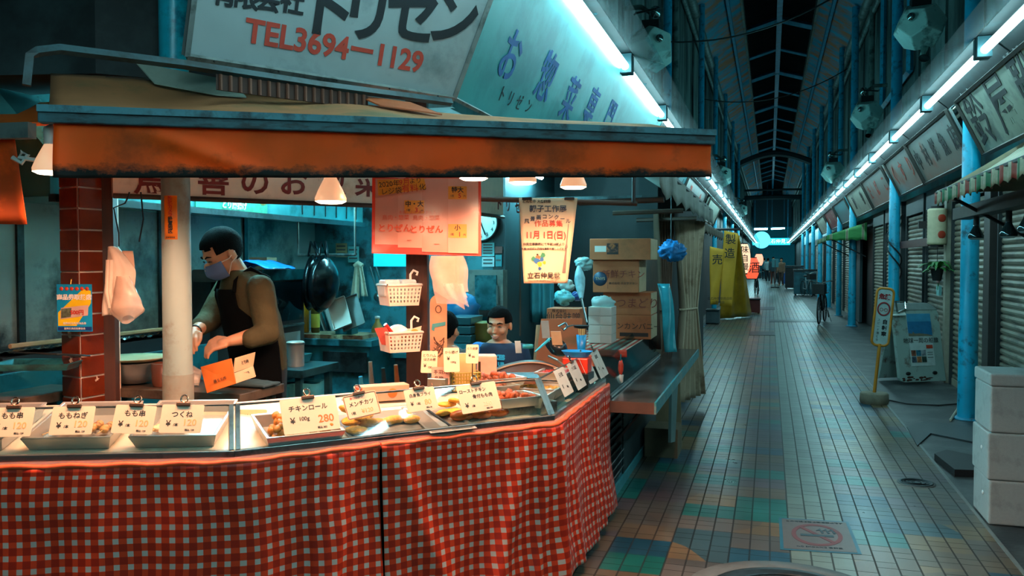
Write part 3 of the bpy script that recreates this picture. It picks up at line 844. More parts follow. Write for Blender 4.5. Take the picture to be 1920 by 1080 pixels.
# ================================================================== STREET FURNITURE
# ---- foam boxes
M_foam = mat('foam_white', '#98a3a2', rough=0.7, var=0.05, scale=60, bump=0.25, bscale=220, dirt='#858f8e', dirt_amt=0.3, dscale=6)
c0 = at_h(1853, 984, 0.0)
z = 0.0
for k, (h, dx, lab) in enumerate(((0.255, 0.0, 'white foam box at the bottom of the stack'), (0.27, -0.01, 'white foam box in the middle of the stack'), (0.335, 0.0, 'tall white foam box with lid on top of the stack'))):
    t = thing('foam_box', lab, 'foam box', (c0.x + 0.3 + dx, c0.y + 0.2, z), 0, 'stacked foam boxes')
    a = V((c0.x + dx, c0.y, z))
    lid = 0.07 if k == 2 else 0.0
    build(MB().box((a.x + 0.3, a.y + 0.19, z + (h - lid) / 2), (0.6, 0.38, h - lid - 0.002)), 'body', M_foam, t, bevel=0.012, bseg=3)
    if k == 2:
        build(MB().box((a.x + 0.3, a.y + 0.19, z + h - lid / 2), (0.61, 0.39, lid)), 'lid', M_foam, t, bevel=0.012, bseg=3)
        build(MB().box((a.x + 0.31, a.y - 0.004, z + h - 0.05), (0.22, 0.012, 0.03)), 'grip', mat('foam_grey', '#9aa3a1'), t)
    else:
        build(MB().ell((a.x - 0.003, a.y + 0.13, z + h * 0.6), (0.004, 0.018, 0.012), None, 10, 6), 'moulded_mark', mat('foam_mark', '#d5dad8'), t)
    z += h
# ---- sandwich board
a = at_h(1690, 722, 0); b = at_h(1772, 719, 0)
d = (b - a).normalized(); n = V((d.y, -d.x, 0))
if n.y > 0: n = -n
w = (b - a).length * 1.05
t = thing('stand_sign', 'rusty white metal stand sign with a travel poster, in front of the shutters', 'stand sign', (a + b) / 2)
M_white = mat('white_metal', '#93aaa4', rough=0.45, var=0.08, scale=4, dirt='#5c3d2e', dirt_amt=0.25, dscale=5)
c = (a + b) / 2
def sp(u, v, off=0.0):
    """u across, v up the leaning front face"""
    return c + d * (u * w) - n * (0.16 * v - off) + Z * (0.86 * v + 0.03)
build(MB().slab([sp(-.48, .02), sp(-.40, 0), sp(.5, 0), sp(.5, .94), sp(.46, 1), sp(-.5, 1), sp(-.5, .06)], -n, 0.05), 'front_panel', M_white, t, bevel=0.006)
build(MB().slab([sp(-.5, .0) - n * .40, sp(.5, .0) - n * .40, sp(.5, 1) - n * .02, sp(-.5, 1) - n * .02], -n, 0.04), 'back_panel', M_white, t, bevel=0.006)
build(MB().slab([sp(-.5, 1.0, 0.01), sp(.5, 1.0, 0.01), sp(.44, 1.09) - n * 0.10, sp(-.44, 1.09) - n * 0.10], -n, 0.10), 'top_cap', mat('grey_cap', '#5d6b69', rough=0.5), t, bevel=0.01)
def rect(u0, v0, u1, v1, off, nm, m, th=0.002):
    return build(MB().slab([sp(u0, v0, off), sp(u1, v0, off), sp(u1, v1, off), sp(u0, v1, off)], n, th), nm, m, t)
rect(-.22, .22, .30, .95, 0.002, 'poster', mat('poster_paper', '#b6c6c4', rough=0.4))
rect(-.22, .70, .30, .95, 0.005, 'poster_sky', mat('print_sky', '#3a8fb4', rough=0.35))
rect(-.22, .64, .30, .84, 0.007, 'poster_sea', mat('print_sea', '#1d6a96', rough=0.35, var=0.2))
build(MB().slab([sp(-.22, .64, .0095), sp(.30, .64, .0095), sp(.2, .66, .0095), (sp(0.02, .675, .0095)), sp(-.08, .67, .0095), sp(-.12, .70, .0095), sp(-.14, .67, .0095), sp(-.22, .68, .0095)], n, 0.001), 'poster_coast', mat('print_coast', '#6f6a58', rough=0.4), t)
up_s = (sp(0, 1) - sp(0, 0)).normalized()
lettering('地球一周の船旅', 0.070, M_ink, t, frame(sp(0.04, .57, 0.006), d, up_s))
rect(.14, .46, .28, .51, 0.005, 'poster_tag', M_redink)
pics = ['#7c4a3a', '#2a6d84', '#87939a', '#394a58', '#a0623d', '#243a34']
for i in range(6):
    u0 = -.20 + .11 * (i % 3); v0 = .27 + .09 * (1 - i // 3)
    rect(u0, v0, u0 + .10, v0 + .08, 0.005, 'poster_photo', mat('pic_%d' % i, pics[i], rough=0.4, var=0.7, scale=30))
for v0 in (.40, .37, .33):
    rect(.15, v0, .27, v0 + .012, 0.005, 'poster_line', mat('print_grey', '#7d8886'))
for u0 in (-.34, .24):
    build(MB().ell(sp(u0 + 0.03, .12, 0.003), (w * 0.055, 0.012, 0.022), Matrix.Rotation(math.atan2(d.y, d.x), 3, 'Z'), 14, 8), 'slot', M_black, t)
rust = MB(); rnd = random.Random(5)
for i in range(18):
    u = rnd.uniform(-.42, .2); rust.ell(sp(u, rnd.uniform(.0, .05) + 0.02, 0.001), (rnd.uniform(.015, .04), 0.003, rnd.uniform(.006, .016)), Matrix.Rotation(math.atan2(d.y, d.x), 3, 'Z'), 8, 4)
build(rust, 'rust', mat('rust', '#4a2a1e', rough=0.8), t)
build(MB().tube([sp(-.42, .97, .02), sp(-.25, 1.02, .03), sp(-.20, 1.12, -.02), sp(-.36, 1.12, -.05), sp(-.42, .97, .02)], 0.012, 6), 'handle', M_chrome, t)
pe = at_h(1686, 660, 0.55)
tag(build(MB().slab([sp(-.62, .92, 0.0), sp(-.28, .93, 0.05), sp(-.24, .96, 0.0), sp(-.60, .96, -0.1)], Z, 0.012), 'paper_sheet', mat('paper_white', '#b8c4c0', rough=0.6)), 'loose pale sheet lying on the edge of the stand sign', 'paper')
# ---- no-cycling sign
b0 = at_h(1639, 756, 0)
t = thing('warning_sign', 'yellow framed no cycling sign on a concrete foot at the edge of the tiles', 'warning sign', b0)
build(MB().lathe([(0.135, 0), (0.145, 0.03), (0.14, 0.10), (0.128, 0.115), (0.001, 0.115)], b0, 28), 'foot', mat('foot_concrete', '#77705f', rough=0.8, var=0.25, scale=10, bump=0.3), t)
lean = at_d(1661, 541, (b0 - O).dot(CAMM.to_3x3() @ V((0, 0, -1)))) - (b0 + Z * 0.11)
upd = lean.normalized(); Lg = lean.length
rt = V((0.9563, 0.2924, 0)); rt = (rt + V((0.05, -0.2, 0))).normalized(); rt = (rt - upd * rt.dot(upd)).normalized()
Mz = frame(b0 + Z * 0.11, rt, upd)
M_yel = mat('sign_yellow', '#c07a1c', rough=0.45, var=0.15)
build(MB().tube([Mz @ V((0, 0, 0)), Mz @ V((0, Lg * 0.47, 0))], 0.017, 10), 'stem', M_yel, t)
def rr(wd, ht, cy, r, k=6):
    pts = []
    for cx, cyy, a0 in ((wd / 2 - r, ht / 2 - r, 0), (-wd / 2 + r, ht / 2 - r, 90), (-wd / 2 + r, -ht / 2 + r, 180), (wd / 2 - r, -ht / 2 + r, 270)):
        for i in range(k + 1):
            a = R(a0 + 90 * i / k); pts.append((cx + r * math.cos(a), cy + cyy + r * math.sin(a)))
    return pts
H2 = Lg * 0.545; cy = Lg - H2 / 2
build(MB().prism(rr(0.15, H2 - 0.02, cy, 0.04), -0.006, 0.006, Mz), 'panel', mat('sign_white_panel', '#a5b8b4', rough=0.4), t)
pl = [Mz @ V((x, y, 0)) for x, y in rr(0.165, H2, cy, 0.05)]
build(MB().tube(pl + [pl[0], pl[1]], 0.014, 8, cap=False), 'rim', M_yel, t)
lettering('危険', 0.060, mat('warn_red', '#8a1f24'), t, Mz @ Matrix.Translation((0, cy + H2 * 0.35, 0.007)), bold=0.003)
ring = [Mz @ V((0.058 * math.cos(a), cy + H2 * 0.14 + 0.066 * math.sin(a), 0.009)) for a in [6.2832 * i / 28 for i in range(29)]]
build(MB().tube(ring, 0.008, 6, cap=False), 'ban_ring', mat('warn_red', '#8a1f24'), t)
for q in (-0.022, 0.022):
    cr = [Mz @ V((q + 0.016 * math.cos(a), cy + H2 * 0.125 + 0.016 * math.sin(a), 0.008)) for a in [6.2832 * i / 14 for i in range(15)]]
    build(MB().tube(cr, 0.003, 5, cap=False), 'cycle_pictogram', mat('warn_pink', '#9a5a50'), t)
for i, ch in enumerate('自転車'):
    lettering(ch, 0.052, M_ink, t, Mz @ Matrix.Translation((0.026, cy - H2 * (0.09 + 0.105 * i), 0.007)), bold=0.002)
for i, ch in enumerate('スピード落とせ'):
    lettering(ch, 0.030, M_ink, t, Mz @ Matrix.Translation((-0.035, cy - H2 * (0.06 + 0.058 * i), 0.007)))
# ---- things on the ground
M_iron = mat('cast_iron', '#2f3b40', rough=0.4, metal=0.5, var=0.3, scale=30)
def manhole(c, r, lab, collar=None):
    t = thing('manhole_cover', lab, 'manhole', c)
    if collar:
        build(MB().lathe([(r * 0.9, 0), (r * 0.9, 0.004), (collar, 0.004), (collar, 0)], c, 56), 'collar', mat('collar_concrete', '#5b6566', rough=0.7, var=0.2, scale=12), t)
    build(MB().lathe([(r, 0), (r, 0.008), (r * 0.9, 0.010), (r * 0.88, 0.006), (0.001, 0.006)], c, 48), 'lid', M_iron, t)
    for k in (0.3, 0.55, 0.75):
        q = [(c.x + r * k * math.cos(a), c.y + r * k * math.sin(a), 0.008) for a in [6.2832 * i / 36 for i in range(37)]]
        build(MB().tube(q, r * 0.02, 5, cap=False), 'rib', M_iron, t)
    return t
manhole(at_h(1480, 1122, 0), 0.36, 'big round manhole cover with a concrete collar on the tiles', 0.46)
p = at_h(1718, 906, 0); manhole(p, 0.105, 'small round iron cover set in the tiles beside the gutter', 0.12)
q = [at_h(*k, 0.0) for k in ((1460, 971), (1591, 979), (1616, 1040), (1463, 1031))]
t = thing('floor_sticker', 'faded no smoking sticker with a blue border on the tiles', 'sticker', sum(q, V()) / 4)
def bil(u, v): return q[3].lerp(q[2], u).lerp(q[0].lerp(q[1], u), v)
def fpoly(nm, pts, z0, m):
    return build(MB().slab([V((bil(*w).x, bil(*w).y, z0)) for w in pts], Z, 0.0012), nm, m, t)
fpoly('backing', [(0, 0), (1, 0), (1, 1), (0, 1)], 0.0008, mat('sticker_blue', '#165a70', rough=0.4))
fpoly('face', [(.045, .035), (.955, .035), (.955, .965), (.045, .965)], 0.0016, mat('sticker_face', '#57514f', rough=0.4, var=0.12))
def ringpoly(nm, r0, r1, z0, m):
    mb = MB(); vs = []; n_ = 40
    for r in (r0, r1):
        for i in range(n_):
            a = 6.2832 * i / n_; w = bil(.5 + r * math.cos(a), .5 + r * math.sin(a)); vs.append((w.x, w.y, z0))
    mb.add(vs, [(i, (i + 1) % n_, n_ + (i + 1) % n_, n_ + i) for i in range(n_)])
    return build(mb, nm, m, t, solid=0.0008)
M_fred = mat('faded_red', '#6a3236', rough=0.5); M_fblue = mat('faded_blue', '#22404c', rough=0.5)
ringpoly('ban_ring', .28, .34, 0.0035, M_fred)
fpoly('ban_bar', [(.28, .70), (.32, .74), (.72, .30), (.68, .26)], 0.0030, M_fred)
fpoly('cigarette', [(.28, .44), (.72, .44), (.72, .50), (.28, .50)], 0.0032, M_fblue)
for k in range(3):
    fpoly('smoke', [(.50 + .08 * k, .62), (.56 + .08 * k, .70), (.60 + .08 * k, .56), (.57 + .08 * k, .54), (.55 + .08 * k, .64)], 0.0034, M_fblue)
rgt = (q[2] - q[3]).normalized(); upq = (q[0] - q[3]).normalized()
pc = bil(.5, .90); lettering('この付近は路上喫煙禁止です', 0.024, M_fblue, t, frame((pc.x, pc.y, 0.0032), rgt, upq))
pc = bil(.5, .12); lettering('NO SMOKING 葛飾区', 0.024, M_fblue, t, frame((pc.x, pc.y, 0.0032), rgt, upq))
a = at_h(1752, 862, 0)
tag(build(MB().slab([at_h(1752, 850, .05), at_h(1775, 843, .05), at_h(1850, 858, .05), at_h(1850, 882, .05), at_h(1790, 880, .05)], -Z, 0.05), 'rubber_ramp', mat('rubber', '#1b1f22', rough=0.6)), 'black rubber kerb ramp lying beside the foam boxes', 'ramp')
tag(build(MB().slab([at_h(1720, 835, .012), at_h(1745, 812, .012), at_h(1835, 830, .012), at_h(1835, 800, .012), at_h(1733, 790, .012), at_h(1700, 800, .012)], -Z, 0.012), 'rubber_mat', mat('tread_mat', '#2c3a3e', rough=0.5, bump=0.5, bscale=150)), 'dark ribbed rubber mat before the thick blue pole', 'mat')
cable([at_h(1655, 748, .01), at_h(1700, 757, .01), at_h(1760, 760, .01), at_h(1797, 757, .01)], 0.008, 'black cable lying on the concrete behind the warning sign', sag=0)
cable([at_h(1782, 788, .012), at_h(1797, 765, .03), at_h(1799, 758, .06)], 0.012, 'pale hose end lying by the foot of the thick blue pole', M_postpale, sag=0)
# dark drain grates crossing the tiles
for k, (x0, y0, x1, y1) in enumerate(((1405, 622, 1453, 629), (1420, 576, 1453, 581), (1442, 600, 1545, 604), (1427, 628, 1500, 633))[:3]):
    a, b, c_, d_ = at_h(x0, y1), at_h(x1, y1), at_h(x1, y0), at_h(x0, y0)
    tag(build(MB().slab([V((v.x, v.y, 0.001)) for v in (a, b, c_, d_)], Z, 0.006), 'drain_plate', M_iron), ['dark drain plate across the tiles, nearest of the three', 'dark drain plate across the tiles, farthest of the three', 'long dark drain plate between the other two'][k], 'drain cover')
# ================================================================== THE CHICKEN STALL: counter, cloth, glass case
HT = 0.755
P1 = at_h(440, 868, HT); P2 = at_h(1040, 797, HT); P3 = V((P2.x, 4.93, HT)); P0a = at_h(0, 878, HT)
P0 = P1 + (P0a - P1).normalized() * 1.75
PATH = [V((p.x, p.y, 0)) for p in (P0, P1, P2, P3)]
def seg_n(i):
    d = (PATH[i + 1] - PATH[i]).normalized()
    return d, V((-d.y, d.x, 0))               # along, inward (towards the kitchen)
def off_path(k, o):
    """path point k pushed inwards by o with mitred corners"""
    if k == 0: return PATH[0] + seg_n(0)[1] * o
    if k == 3: return PATH[3] + seg_n(2)[1] * o
    n1, n2 = seg_n(k - 1)[1], seg_n(k)[1]
    b = (n1 + n2).normalized(); return PATH[k] + b * (o / b.dot(n1))
M_steel = mat('steel', '#8f9a98', rough=0.28, metal=0.9, var=0.1, scale=5, dirt='#5a6466', dirt_amt=0.35, dscale=6)
M_steeld = mat('dark_steel', '#39474a', rough=0.35, metal=0.7, var=0.2, scale=5, dirt='#22292b', dirt_amt=0.5, dscale=5)
M_teals = mat('teal_steel', '#2d7f88', rough=0.3, metal=0.5, var=0.2, scale=4, dirt='#1c4a50', dirt_amt=0.45, dscale=4)
M_glass = glass('case_glass', refl=0.05)
UN = ['display case unit nearest the tiled pillar, with the skewer trays', 'middle display case unit with chicken rolls and croquettes', 'display case unit along the alley beside the steel shelf']
DEPS = [0.56, 0.56, 0.34]
CASES = []; SLOPE = .20
M_deck = mat('deck_paper', '#d8c8b0', rough=.5, var=.1, scale=6)
for i in range(3):
    d, n = seg_n(i); DEP = DEPS[i]
    A, B = PATH[i], PATH[i + 1]; Ai, Bi = off_path(i, DEP), off_path(i + 1, DEP)
    t = thing('display_case', UN[i], 'display case', (A + B) / 2, 0, 'glass display cases of the stall')
    a1, b1 = off_path(i, 0.03), off_path(i + 1, 0.03)
    build(MB().prism([(a1.x, a1.y), (b1.x, b1.y), (Bi.x, Bi.y), (Ai.x, Ai.y)], 0.02, 0.74), 'base_cabinet', M_steeld, t)
    rise = SLOPE * DEP if i < 2 else 0
    build(MB().add([(p.x, p.y, z) for z, h in ((.74, 0), (.775, rise)) for p, z in ((A, z), (B, z), (Bi, z + h), (Ai, z + h))], [(3, 2, 1, 0), (4, 5, 6, 7), (0, 1, 5, 4), (1, 2, 6, 5), (2, 3, 7, 6), (3, 0, 4, 7)]), 'deck', M_deck, t)
    def bar(z0, z1, o0, o1, nm, m=M_steel):
        q = [off_path(i, o0), off_path(i + 1, o0), off_path(i + 1, o1), off_path(i, o1)]
        return build(MB().prism([(p.x, p.y) for p in q], z0, z1), nm, m, t, bevel=0.003)
    bar(0.775, 0.800, 0.0, 0.025, 'bottom_rail'); bar(0.742, 0.758, -0.012, 0.0, 'front_trim')
    g0, g1 = 0.012, 0.085; zg0, zg1 = 0.80, 0.955
    q = [off_path(i, g0), off_path(i + 1, g0), off_path(i + 1, g1), off_path(i, g1)]
    pts = [V((q[0].x, q[0].y, zg0)), V((q[1].x, q[1].y, zg0)), V((q[2].x, q[2].y, zg1)), V((q[3].x, q[3].y, zg1))]
    build(MB().slab(pts, n, 0.005), 'front_glass', M_glass, t)
    build(MB().tube([pts[3] + n * 0.003, pts[2] + n * 0.003], 0.005, 6), 'glass_edge', M_steel, t)
    for e0, e1, sg in ((pts[0], pts[3], 1), (pts[1], pts[2], -1)):
        build(MB().tube([e0 + d * 0.012 * sg, e1 + d * 0.012 * sg], 0.011, 4), 'corner_post', M_steel, t)
    # sloping end glass between the units
    if i == 1:
        for (f, k) in ((pts[1], i + 1),):
            w = off_path(k, DEP * 0.8)
            build(MB().slab([f - d * .02, pts[2] - d * .02, V((w.x, w.y, zg1)) - d * .02, V((w.x, w.y, 0.79)) - d * .02], d, 0.004), 'end_glass', M_glass, t)
    CASES.append((t, pts, d, n))
def deck_z(i, p):
    return .775 + SLOPE * (V((p.x, p.y, 0)) - PATH[i]).dot(seg_n(i)[1])
def tilted(o, i, rz):
    o.rotation_euler = (Matrix.Rotation(math.atan(SLOPE), 3, seg_n(i)[0]) @ Matrix.Rotation(rz, 3, 'Z')).to_euler()
def case_pt(i, s, o, z=0.777):
    """a spot in case i: s metres along from its first corner, o metres inwards"""
    d, n = seg_n(i); p = PATH[i] + d * s + n * o; p.z = z; return p

# ---- gingham cloths
def gingham():
    m = bpy.data.materials.new('gingham'); m.use_nodes = True
    nt = m.node_tree; b = nt.nodes['Principled BSDF']; L = nt.links.new
    uv = N(nt, 'ShaderNodeUVMap'); sp_ = N(nt, 'ShaderNodeSeparateXYZ'); L(uv.outputs[0], sp_.inputs[0])
    outs = []
    for k in (0, 1):
        a = N(nt, 'ShaderNodeMath', operation='DIVIDE'); L(sp_.outputs[k], a.inputs[0]); a.inputs[1].default_value = 0.0475
        f = N(nt, 'ShaderNodeMath', operation='FRACT'); L(a.outputs[0], f.inputs[0])
        g = N(nt, 'ShaderNodeMath', operation='GREATER_THAN'); L(f.outputs[0], g.inputs[0]); g.inputs[1].default_value = 0.42
        outs.append(g.outputs[0])
    s_ = N(nt, 'ShaderNodeMath', operation='ADD'); L(outs[0], s_.inputs[0]); L(outs[1], s_.inputs[1])
    h = N(nt, 'ShaderNodeMath', operation='MULTIPLY'); L(s_.outputs[0], h.inputs[0]); h.inputs[1].default_value = 0.5
    rp = N(nt, 'ShaderNodeValToRGB'); rp.color_ramp.interpolation = 'CONSTANT'; E = rp.color_ramp.elements
    E[0].position = 0; E[0].color = hexc('#b9b4aa') + (1,); E[1].position = 0.3; E[1].color = hexc('#d2401f') + (1,)
    e = E.new(0.8); e.color = hexc('#a02614') + (1,)
    L(h.outputs[0], rp.inputs[0])
    nz = N(nt, 'ShaderNodeTexNoise', i_Scale=5.0, i_Detail=6.0)
    mr = N(nt, 'ShaderNodeMapRange'); mr.inputs['To Min'].default_value = 0.75; mr.inputs['To Max'].default_value = 1.15; L(nz.outputs[0], mr.inputs[0])
    mx = N(nt, 'ShaderNodeMix', data_type='RGBA', blend_type='MULTIPLY'); mx.inputs[0].default_value = 1
    L(rp.outputs[0], mx.inputs[6]); L(mr.outputs[0], mx.inputs[7]); L(mx.outputs[2], b.inputs['Base Color'])
    b.inputs['Roughness'].default_value = 0.42; b.inputs['Specular IOR Level'].default_value = 0.35
    MATS['gingham'] = m
    return m
M_ging = gingham()
def path_at(s):
    """point and outward normal on the counter front at arc length s, corners rounded"""
    def raw(s):
        acc = 0
        for i in range(3):
            L = (PATH[i + 1] - PATH[i]).length
            if s <= acc + L or i == 2: return PATH[i] + (PATH[i + 1] - PATH[i]).normalized() * (s - acc)
            acc += L
    p = V(); 
    for k in range(-3, 4): p += raw(max(0, s + k * 0.012)) / 7
    dd = (raw(s + 0.03) - raw(max(0, s - 0.03))).normalized()
    return p, V((dd.y, -dd.x, 0))
L0 = (PATH[1] - PATH[0]).length; L1 = (PATH[2] - PATH[1]).length; L2 = (PATH[3] - PATH[2]).length
seam = L0 + L1 * 0.40
def cloth(s0, s1, label, seed, folds):
    rnd = random.Random(seed)
    H = 0.71
    def fn(u, v):
        s = s0 + (s1 - s0) * u
        p, o = path_at(s)
        dz = max(0.0, v)
        hang = 1 - math.exp(-dz * 5)
        f = 0.0
        for (c, w, a, sl, cur) in folds:              # each fold: centre, width, depth, slant, fade
            x = (s - (c + sl * dz * H)) / w
            f += a * math.exp(-x * x) * (dz ** cur)
        f += 0.006 * math.sin(s * 23 + 2 * dz + seed) * hang + 0.010 * mnoise.noise((s * 3.1, dz * 2.2, seed)) * (0.3 + hang)
        f += 0.004 * mnoise.noise((s * 11, dz * 5, seed + 4))
        q = p + o * (0.022 + max(-0.018, f) + 0.05 * dz * dz)
        z = HT + 0.004 - H * dz + 0.006 * math.sin(s * 9 + seed) * dz - (0.006 * math.sin(math.pi * min(1, u * 1)) if dz < .05 else 0)
        return (q.x, q.y, z)
    mb = MB(); nu = int((s1 - s0) / 0.0125)
    mb.grid(fn, nu, 56, uvfn=lambda u, v: ((s1 - s0) * u + 0.01 * mnoise.noise((u * 5, v * 3, seed)), H * (1 - v)))
    # lapped strip on top of the ledge
    o = build(mb, 'gingham_cloth', M_ging, None, solid=0.0015)
    # turned hem along the top edge
    h = MB(); pts = []
    for k in range(60):
        s = s0 + (s1 - s0) * k / 59; p, oo = path_at(s)
        pts.append(V((p.x, p.y, HT + 0.004 + 0.003 * math.sin(k * 1.3))) + oo * 0.014)
    h.tube(pts, 0.011, 8)
    hm = build(h, 'hem', mat('hem_orange', '#d0552a', rough=0.5, var=0.15, scale=40), None)
    hm.parent = o; hm.matrix_parent_inverse = Matrix.Translation(o.location).inverted()
    return tag(o, label, 'tablecloth', 'gingham cloths round the counter')
cloth(0.0, seam - 0.004, 'red gingham cloth covering the counter front on the pillar side', 2,
      [(L0 + 0.36, 0.025, 0.030, -0.10, 0.3), (L0 + 0.42, 0.02, 0.026, -0.16, 0.3), (L0 + 0.30, 0.02, 0.022, -0.05, 0.35), (L0 + 0.46, 0.018, 0.02, -0.2, 0.4),
       (1.2, 0.09, 0.02, 0.05, 0.6), (0.9, 0.05, 0.02, -0.1, 0.6), (L0 + 0.05, 0.06, 0.02, 0.06, 0.5)])
cloth(seam + 0.004, L0 + L1 + L2, 'red gingham cloth covering the counter front and round its corner to the alley', 9,
      [(seam + 0.06, 0.05, 0.035, 0.34, 0.7), (L0 + L1 - 0.12, 0.05, 0.034, -0.36, 0.5), (L0 + L1 - 0.02, 0.03, 0.03, -0.18, 0.4), (L0 + L1 + 0.04, 0.022, 0.022, -0.06, 0.3),
       (seam + 0.42, 0.06, 0.018, 0.1, 0.9), (seam + 0.62, 0.05, 0.02, -0.15, 0.9), (L0 + L1 + 0.25, 0.05, 0.02, 0.0, 0.6), (L0 + L1 + 0.55, 0.05, 0.02, 0.1, 0.6), (L0 + L1 + 0.85, 0.05, 0.018, 0, 0.6)])

# ---- the side towards the alley: louvred cabinet, steel shelf on its bracket
XSD = PATH[2].x
t = thing('louvre_cabinet', 'low teal cabinet with a louvred end under the steel shelf', 'cabinet', (XSD - 0.2, 6.2, 0))
M_cab = mat('cab_teal', '#2c6a74', rough=0.5, var=0.15, dirt='#203c40', dirt_amt=0.5, dscale=3)
build(MB().box2((XSD - 0.45, 4.96, 0.0), (XSD - 0.012, 7.95, 0.66)), 'body', M_cab, t, bevel=0.005)
build(MB().box2((XSD - 0.01, 5.0, 0.10), (XSD - 0.004, 5.52, 0.62)), 'louvre_back', M_black, t)
for k in range(9):
    z = 0.13 + k * 0.053
    build(MB().add([(XSD - 0.004, 5.02, z), (XSD - 0.004, 5.50, z), (XSD + 0.016, 5.50, z + 0.022), (XSD + 0.016, 5.02, z + 0.022)], [(0, 1, 2, 3)]), 'louvre', mat('louvre_grey', '#3c4c4e', rough=0.5), t, solid=0.004)
build(MB().box2((XSD - 0.012, 5.58, 0.07), (XSD - 0.002, 7.9, 0.62)), 'side_panel', mat('cab_dark', '#26393d', rough=0.5, dirt='#141d20', dirt_amt=0.5, dscale=3), t)
build(MB().box2((XSD - 0.01, 4.96, 0.0), (XSD + 0.006, 7.95, 0.065)), 'plinth', mat('plinth_teal', '#3f8c95', rough=0.5), t)
t = thing('steel_shelf', 'long brown and steel counter shelf jutting into the alley', 'shelf', (XSD + 0.13, 6.4, 0.61))
xa, xb = XSD + 0.03, XSD + 0.29
M_shelf = mat('shelf_top', '#6d6460', rough=0.22, metal=0.55, var=0.2, scale=4, dirt='#3a3634', dirt_amt=0.45, dscale=3)
build(MB().box2((xa, 4.90, 0.66), (xb, 7.98, 0.672)), 'top', M_shelf, t, bevel=0.002)
build(MB().box2((xa, 4.892, 0.605), (xb, 4.905, 0.672)), 'front_lip', mat('lip_brown', '#5b443b', rough=0.4), t)
build(MB().box2((xb, 4.892, 0.605), (xb + 0.012, 7.98, 0.674)), 'side_lip', mat('lip_teal', '#2f7f86', rough=0.4, dirt='#7a8a84', dirt_amt=0.4, dscale=8), t)
for y in (5.2, 6.6, 7.6):
    build(MB().tube([(XSD + 0.006, y, 0.36), (xb - 0.05, y, 0.655)], 0.012, 5), 'bracket', M_black, t)
# wedge leg and boxes under the far part of the shelf
pA = at_x(1268, 755, XSD + 0.20); 
tag(build(MB().slab([V((xb - .03, 6.1, .60)), V((xb - .03, 6.55, .60)), at_x(1266, 828, xb - .03), at_x(1258, 830, xb - .03)], (-1, 0, 0), 0.02), 'shelf_flap', mat('flap_grey', '#54706f', rough=0.5)), 'grey hinged flap hanging from the steel shelf', 'flap')
tag(build(MB().box2((XSD + 0.02, 6.42, 0.0), (XSD + 0.27, 6.72, 0.22)), 'low_crate', mat('crate_brown', '#6a5e48', rough=0.7)), 'small brown crate on the tiles under the steel shelf', 'crate')
tag(build(MB().slab([(XSD + 0.06, 6.75, 0), (XSD + 0.27, 6.75, 0), (XSD + 0.24, 6.85, 0.6), (XSD + 0.06, 6.85, 0.6)], (0, 1, 0), 0.03), 'leaning_board', mat('board_tan', '#8a7b5e', rough=0.7)), 'tan board leaning under the far part of the shelf', 'board')
# splash guards above the shelf
t = thing('splash_guard', 'clear plastic guard standing above the steel shelf', 'guard', (XSD - 0.02, 5.9, 0.672))
Mg2 = glass('guard_film', (0.62, 0.80, 0.82), 0.22, 0.1)
build(MB().slab([(XSD + 0.015, 5.0, .69), (XSD + 0.015, 7.3, .69), (XSD - 0.10, 7.3, 0.93), (XSD - 0.10, 5.0, 0.93)], (-1, 0, -.3), 0.004), 'film', Mg2, t)
build(MB().tube([(XSD + 0.015, 4.98, .69), (XSD - 0.10, 4.98, .93)], 0.008, 6), 'end_rail', M_steel, t)
build(MB().tube([(XSD + 0.02, 4.95, .685), (XSD + 0.02, 7.3, .685)], 0.012, 6), 'bottom_rail', M_steel, t)
struct(MB().box2((XSD - 0.46, 4.95, 0.655), (XSD - 0.02, 7.95, 0.675)), 'trim_14', M_steeld)

# ================================================================== AWNING
HB = 0.47
def awn(px, py):
    D = HB * FPX / (488 - py); d_ = ray(px, py); return O + d_ * (HB / d_.z)
AL, AR = at_h(70, 229, 1.5 + HB), at_h(1342, 271, 1.5 + HB)
ad = (AR - AL); ad.z = 0; AW = ad.length; ad.normalize(); an = V((-ad.y, ad.x, 0))      # an: away from the street
M_canvas = mat('orange_canvas', '#ee6608', rough=0.7, var=0.15, scale=3, dirt='#b04a0a', dirt_amt=0.35, dscale=2.2)
def skirt_mat():
    m = M_canvas.copy(); m.name = 'orange_skirt'
    nt = m.node_tree; b = nt.nodes['Principled BSDF']; L = nt.links.new
    src = b.inputs['Base Color'].links[0].from_socket
    uv = N(nt, 'ShaderNodeUVMap'); s_ = N(nt, 'ShaderNodeSeparateXYZ'); L(uv.outputs[0], s_.inputs[0])
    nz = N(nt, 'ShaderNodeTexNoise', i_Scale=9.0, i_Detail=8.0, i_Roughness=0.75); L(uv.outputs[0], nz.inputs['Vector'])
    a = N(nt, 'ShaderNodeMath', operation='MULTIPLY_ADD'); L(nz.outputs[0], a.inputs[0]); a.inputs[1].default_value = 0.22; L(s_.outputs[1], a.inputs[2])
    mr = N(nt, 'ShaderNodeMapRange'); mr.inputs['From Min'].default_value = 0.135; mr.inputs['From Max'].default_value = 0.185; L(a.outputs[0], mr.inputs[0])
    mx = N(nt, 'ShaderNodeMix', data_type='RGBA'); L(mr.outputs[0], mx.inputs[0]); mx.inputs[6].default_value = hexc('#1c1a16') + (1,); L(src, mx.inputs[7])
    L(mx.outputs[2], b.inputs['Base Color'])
    # thin canvas lets some lamp light through
    tl = N(nt, 'ShaderNodeBsdfTranslucent'); L(mx.outputs[2], tl.inputs[0])
    ms = N(nt, 'ShaderNodeMixShader'); ms.inputs[0].default_value = 0.45; L(b.outputs[0], ms.inputs[1]); L(tl.outputs[0], ms.inputs[2])
    L(ms.outputs[0], nt.nodes['Material Output'].inputs[0])
    return m
M_skirt = skirt_mat()
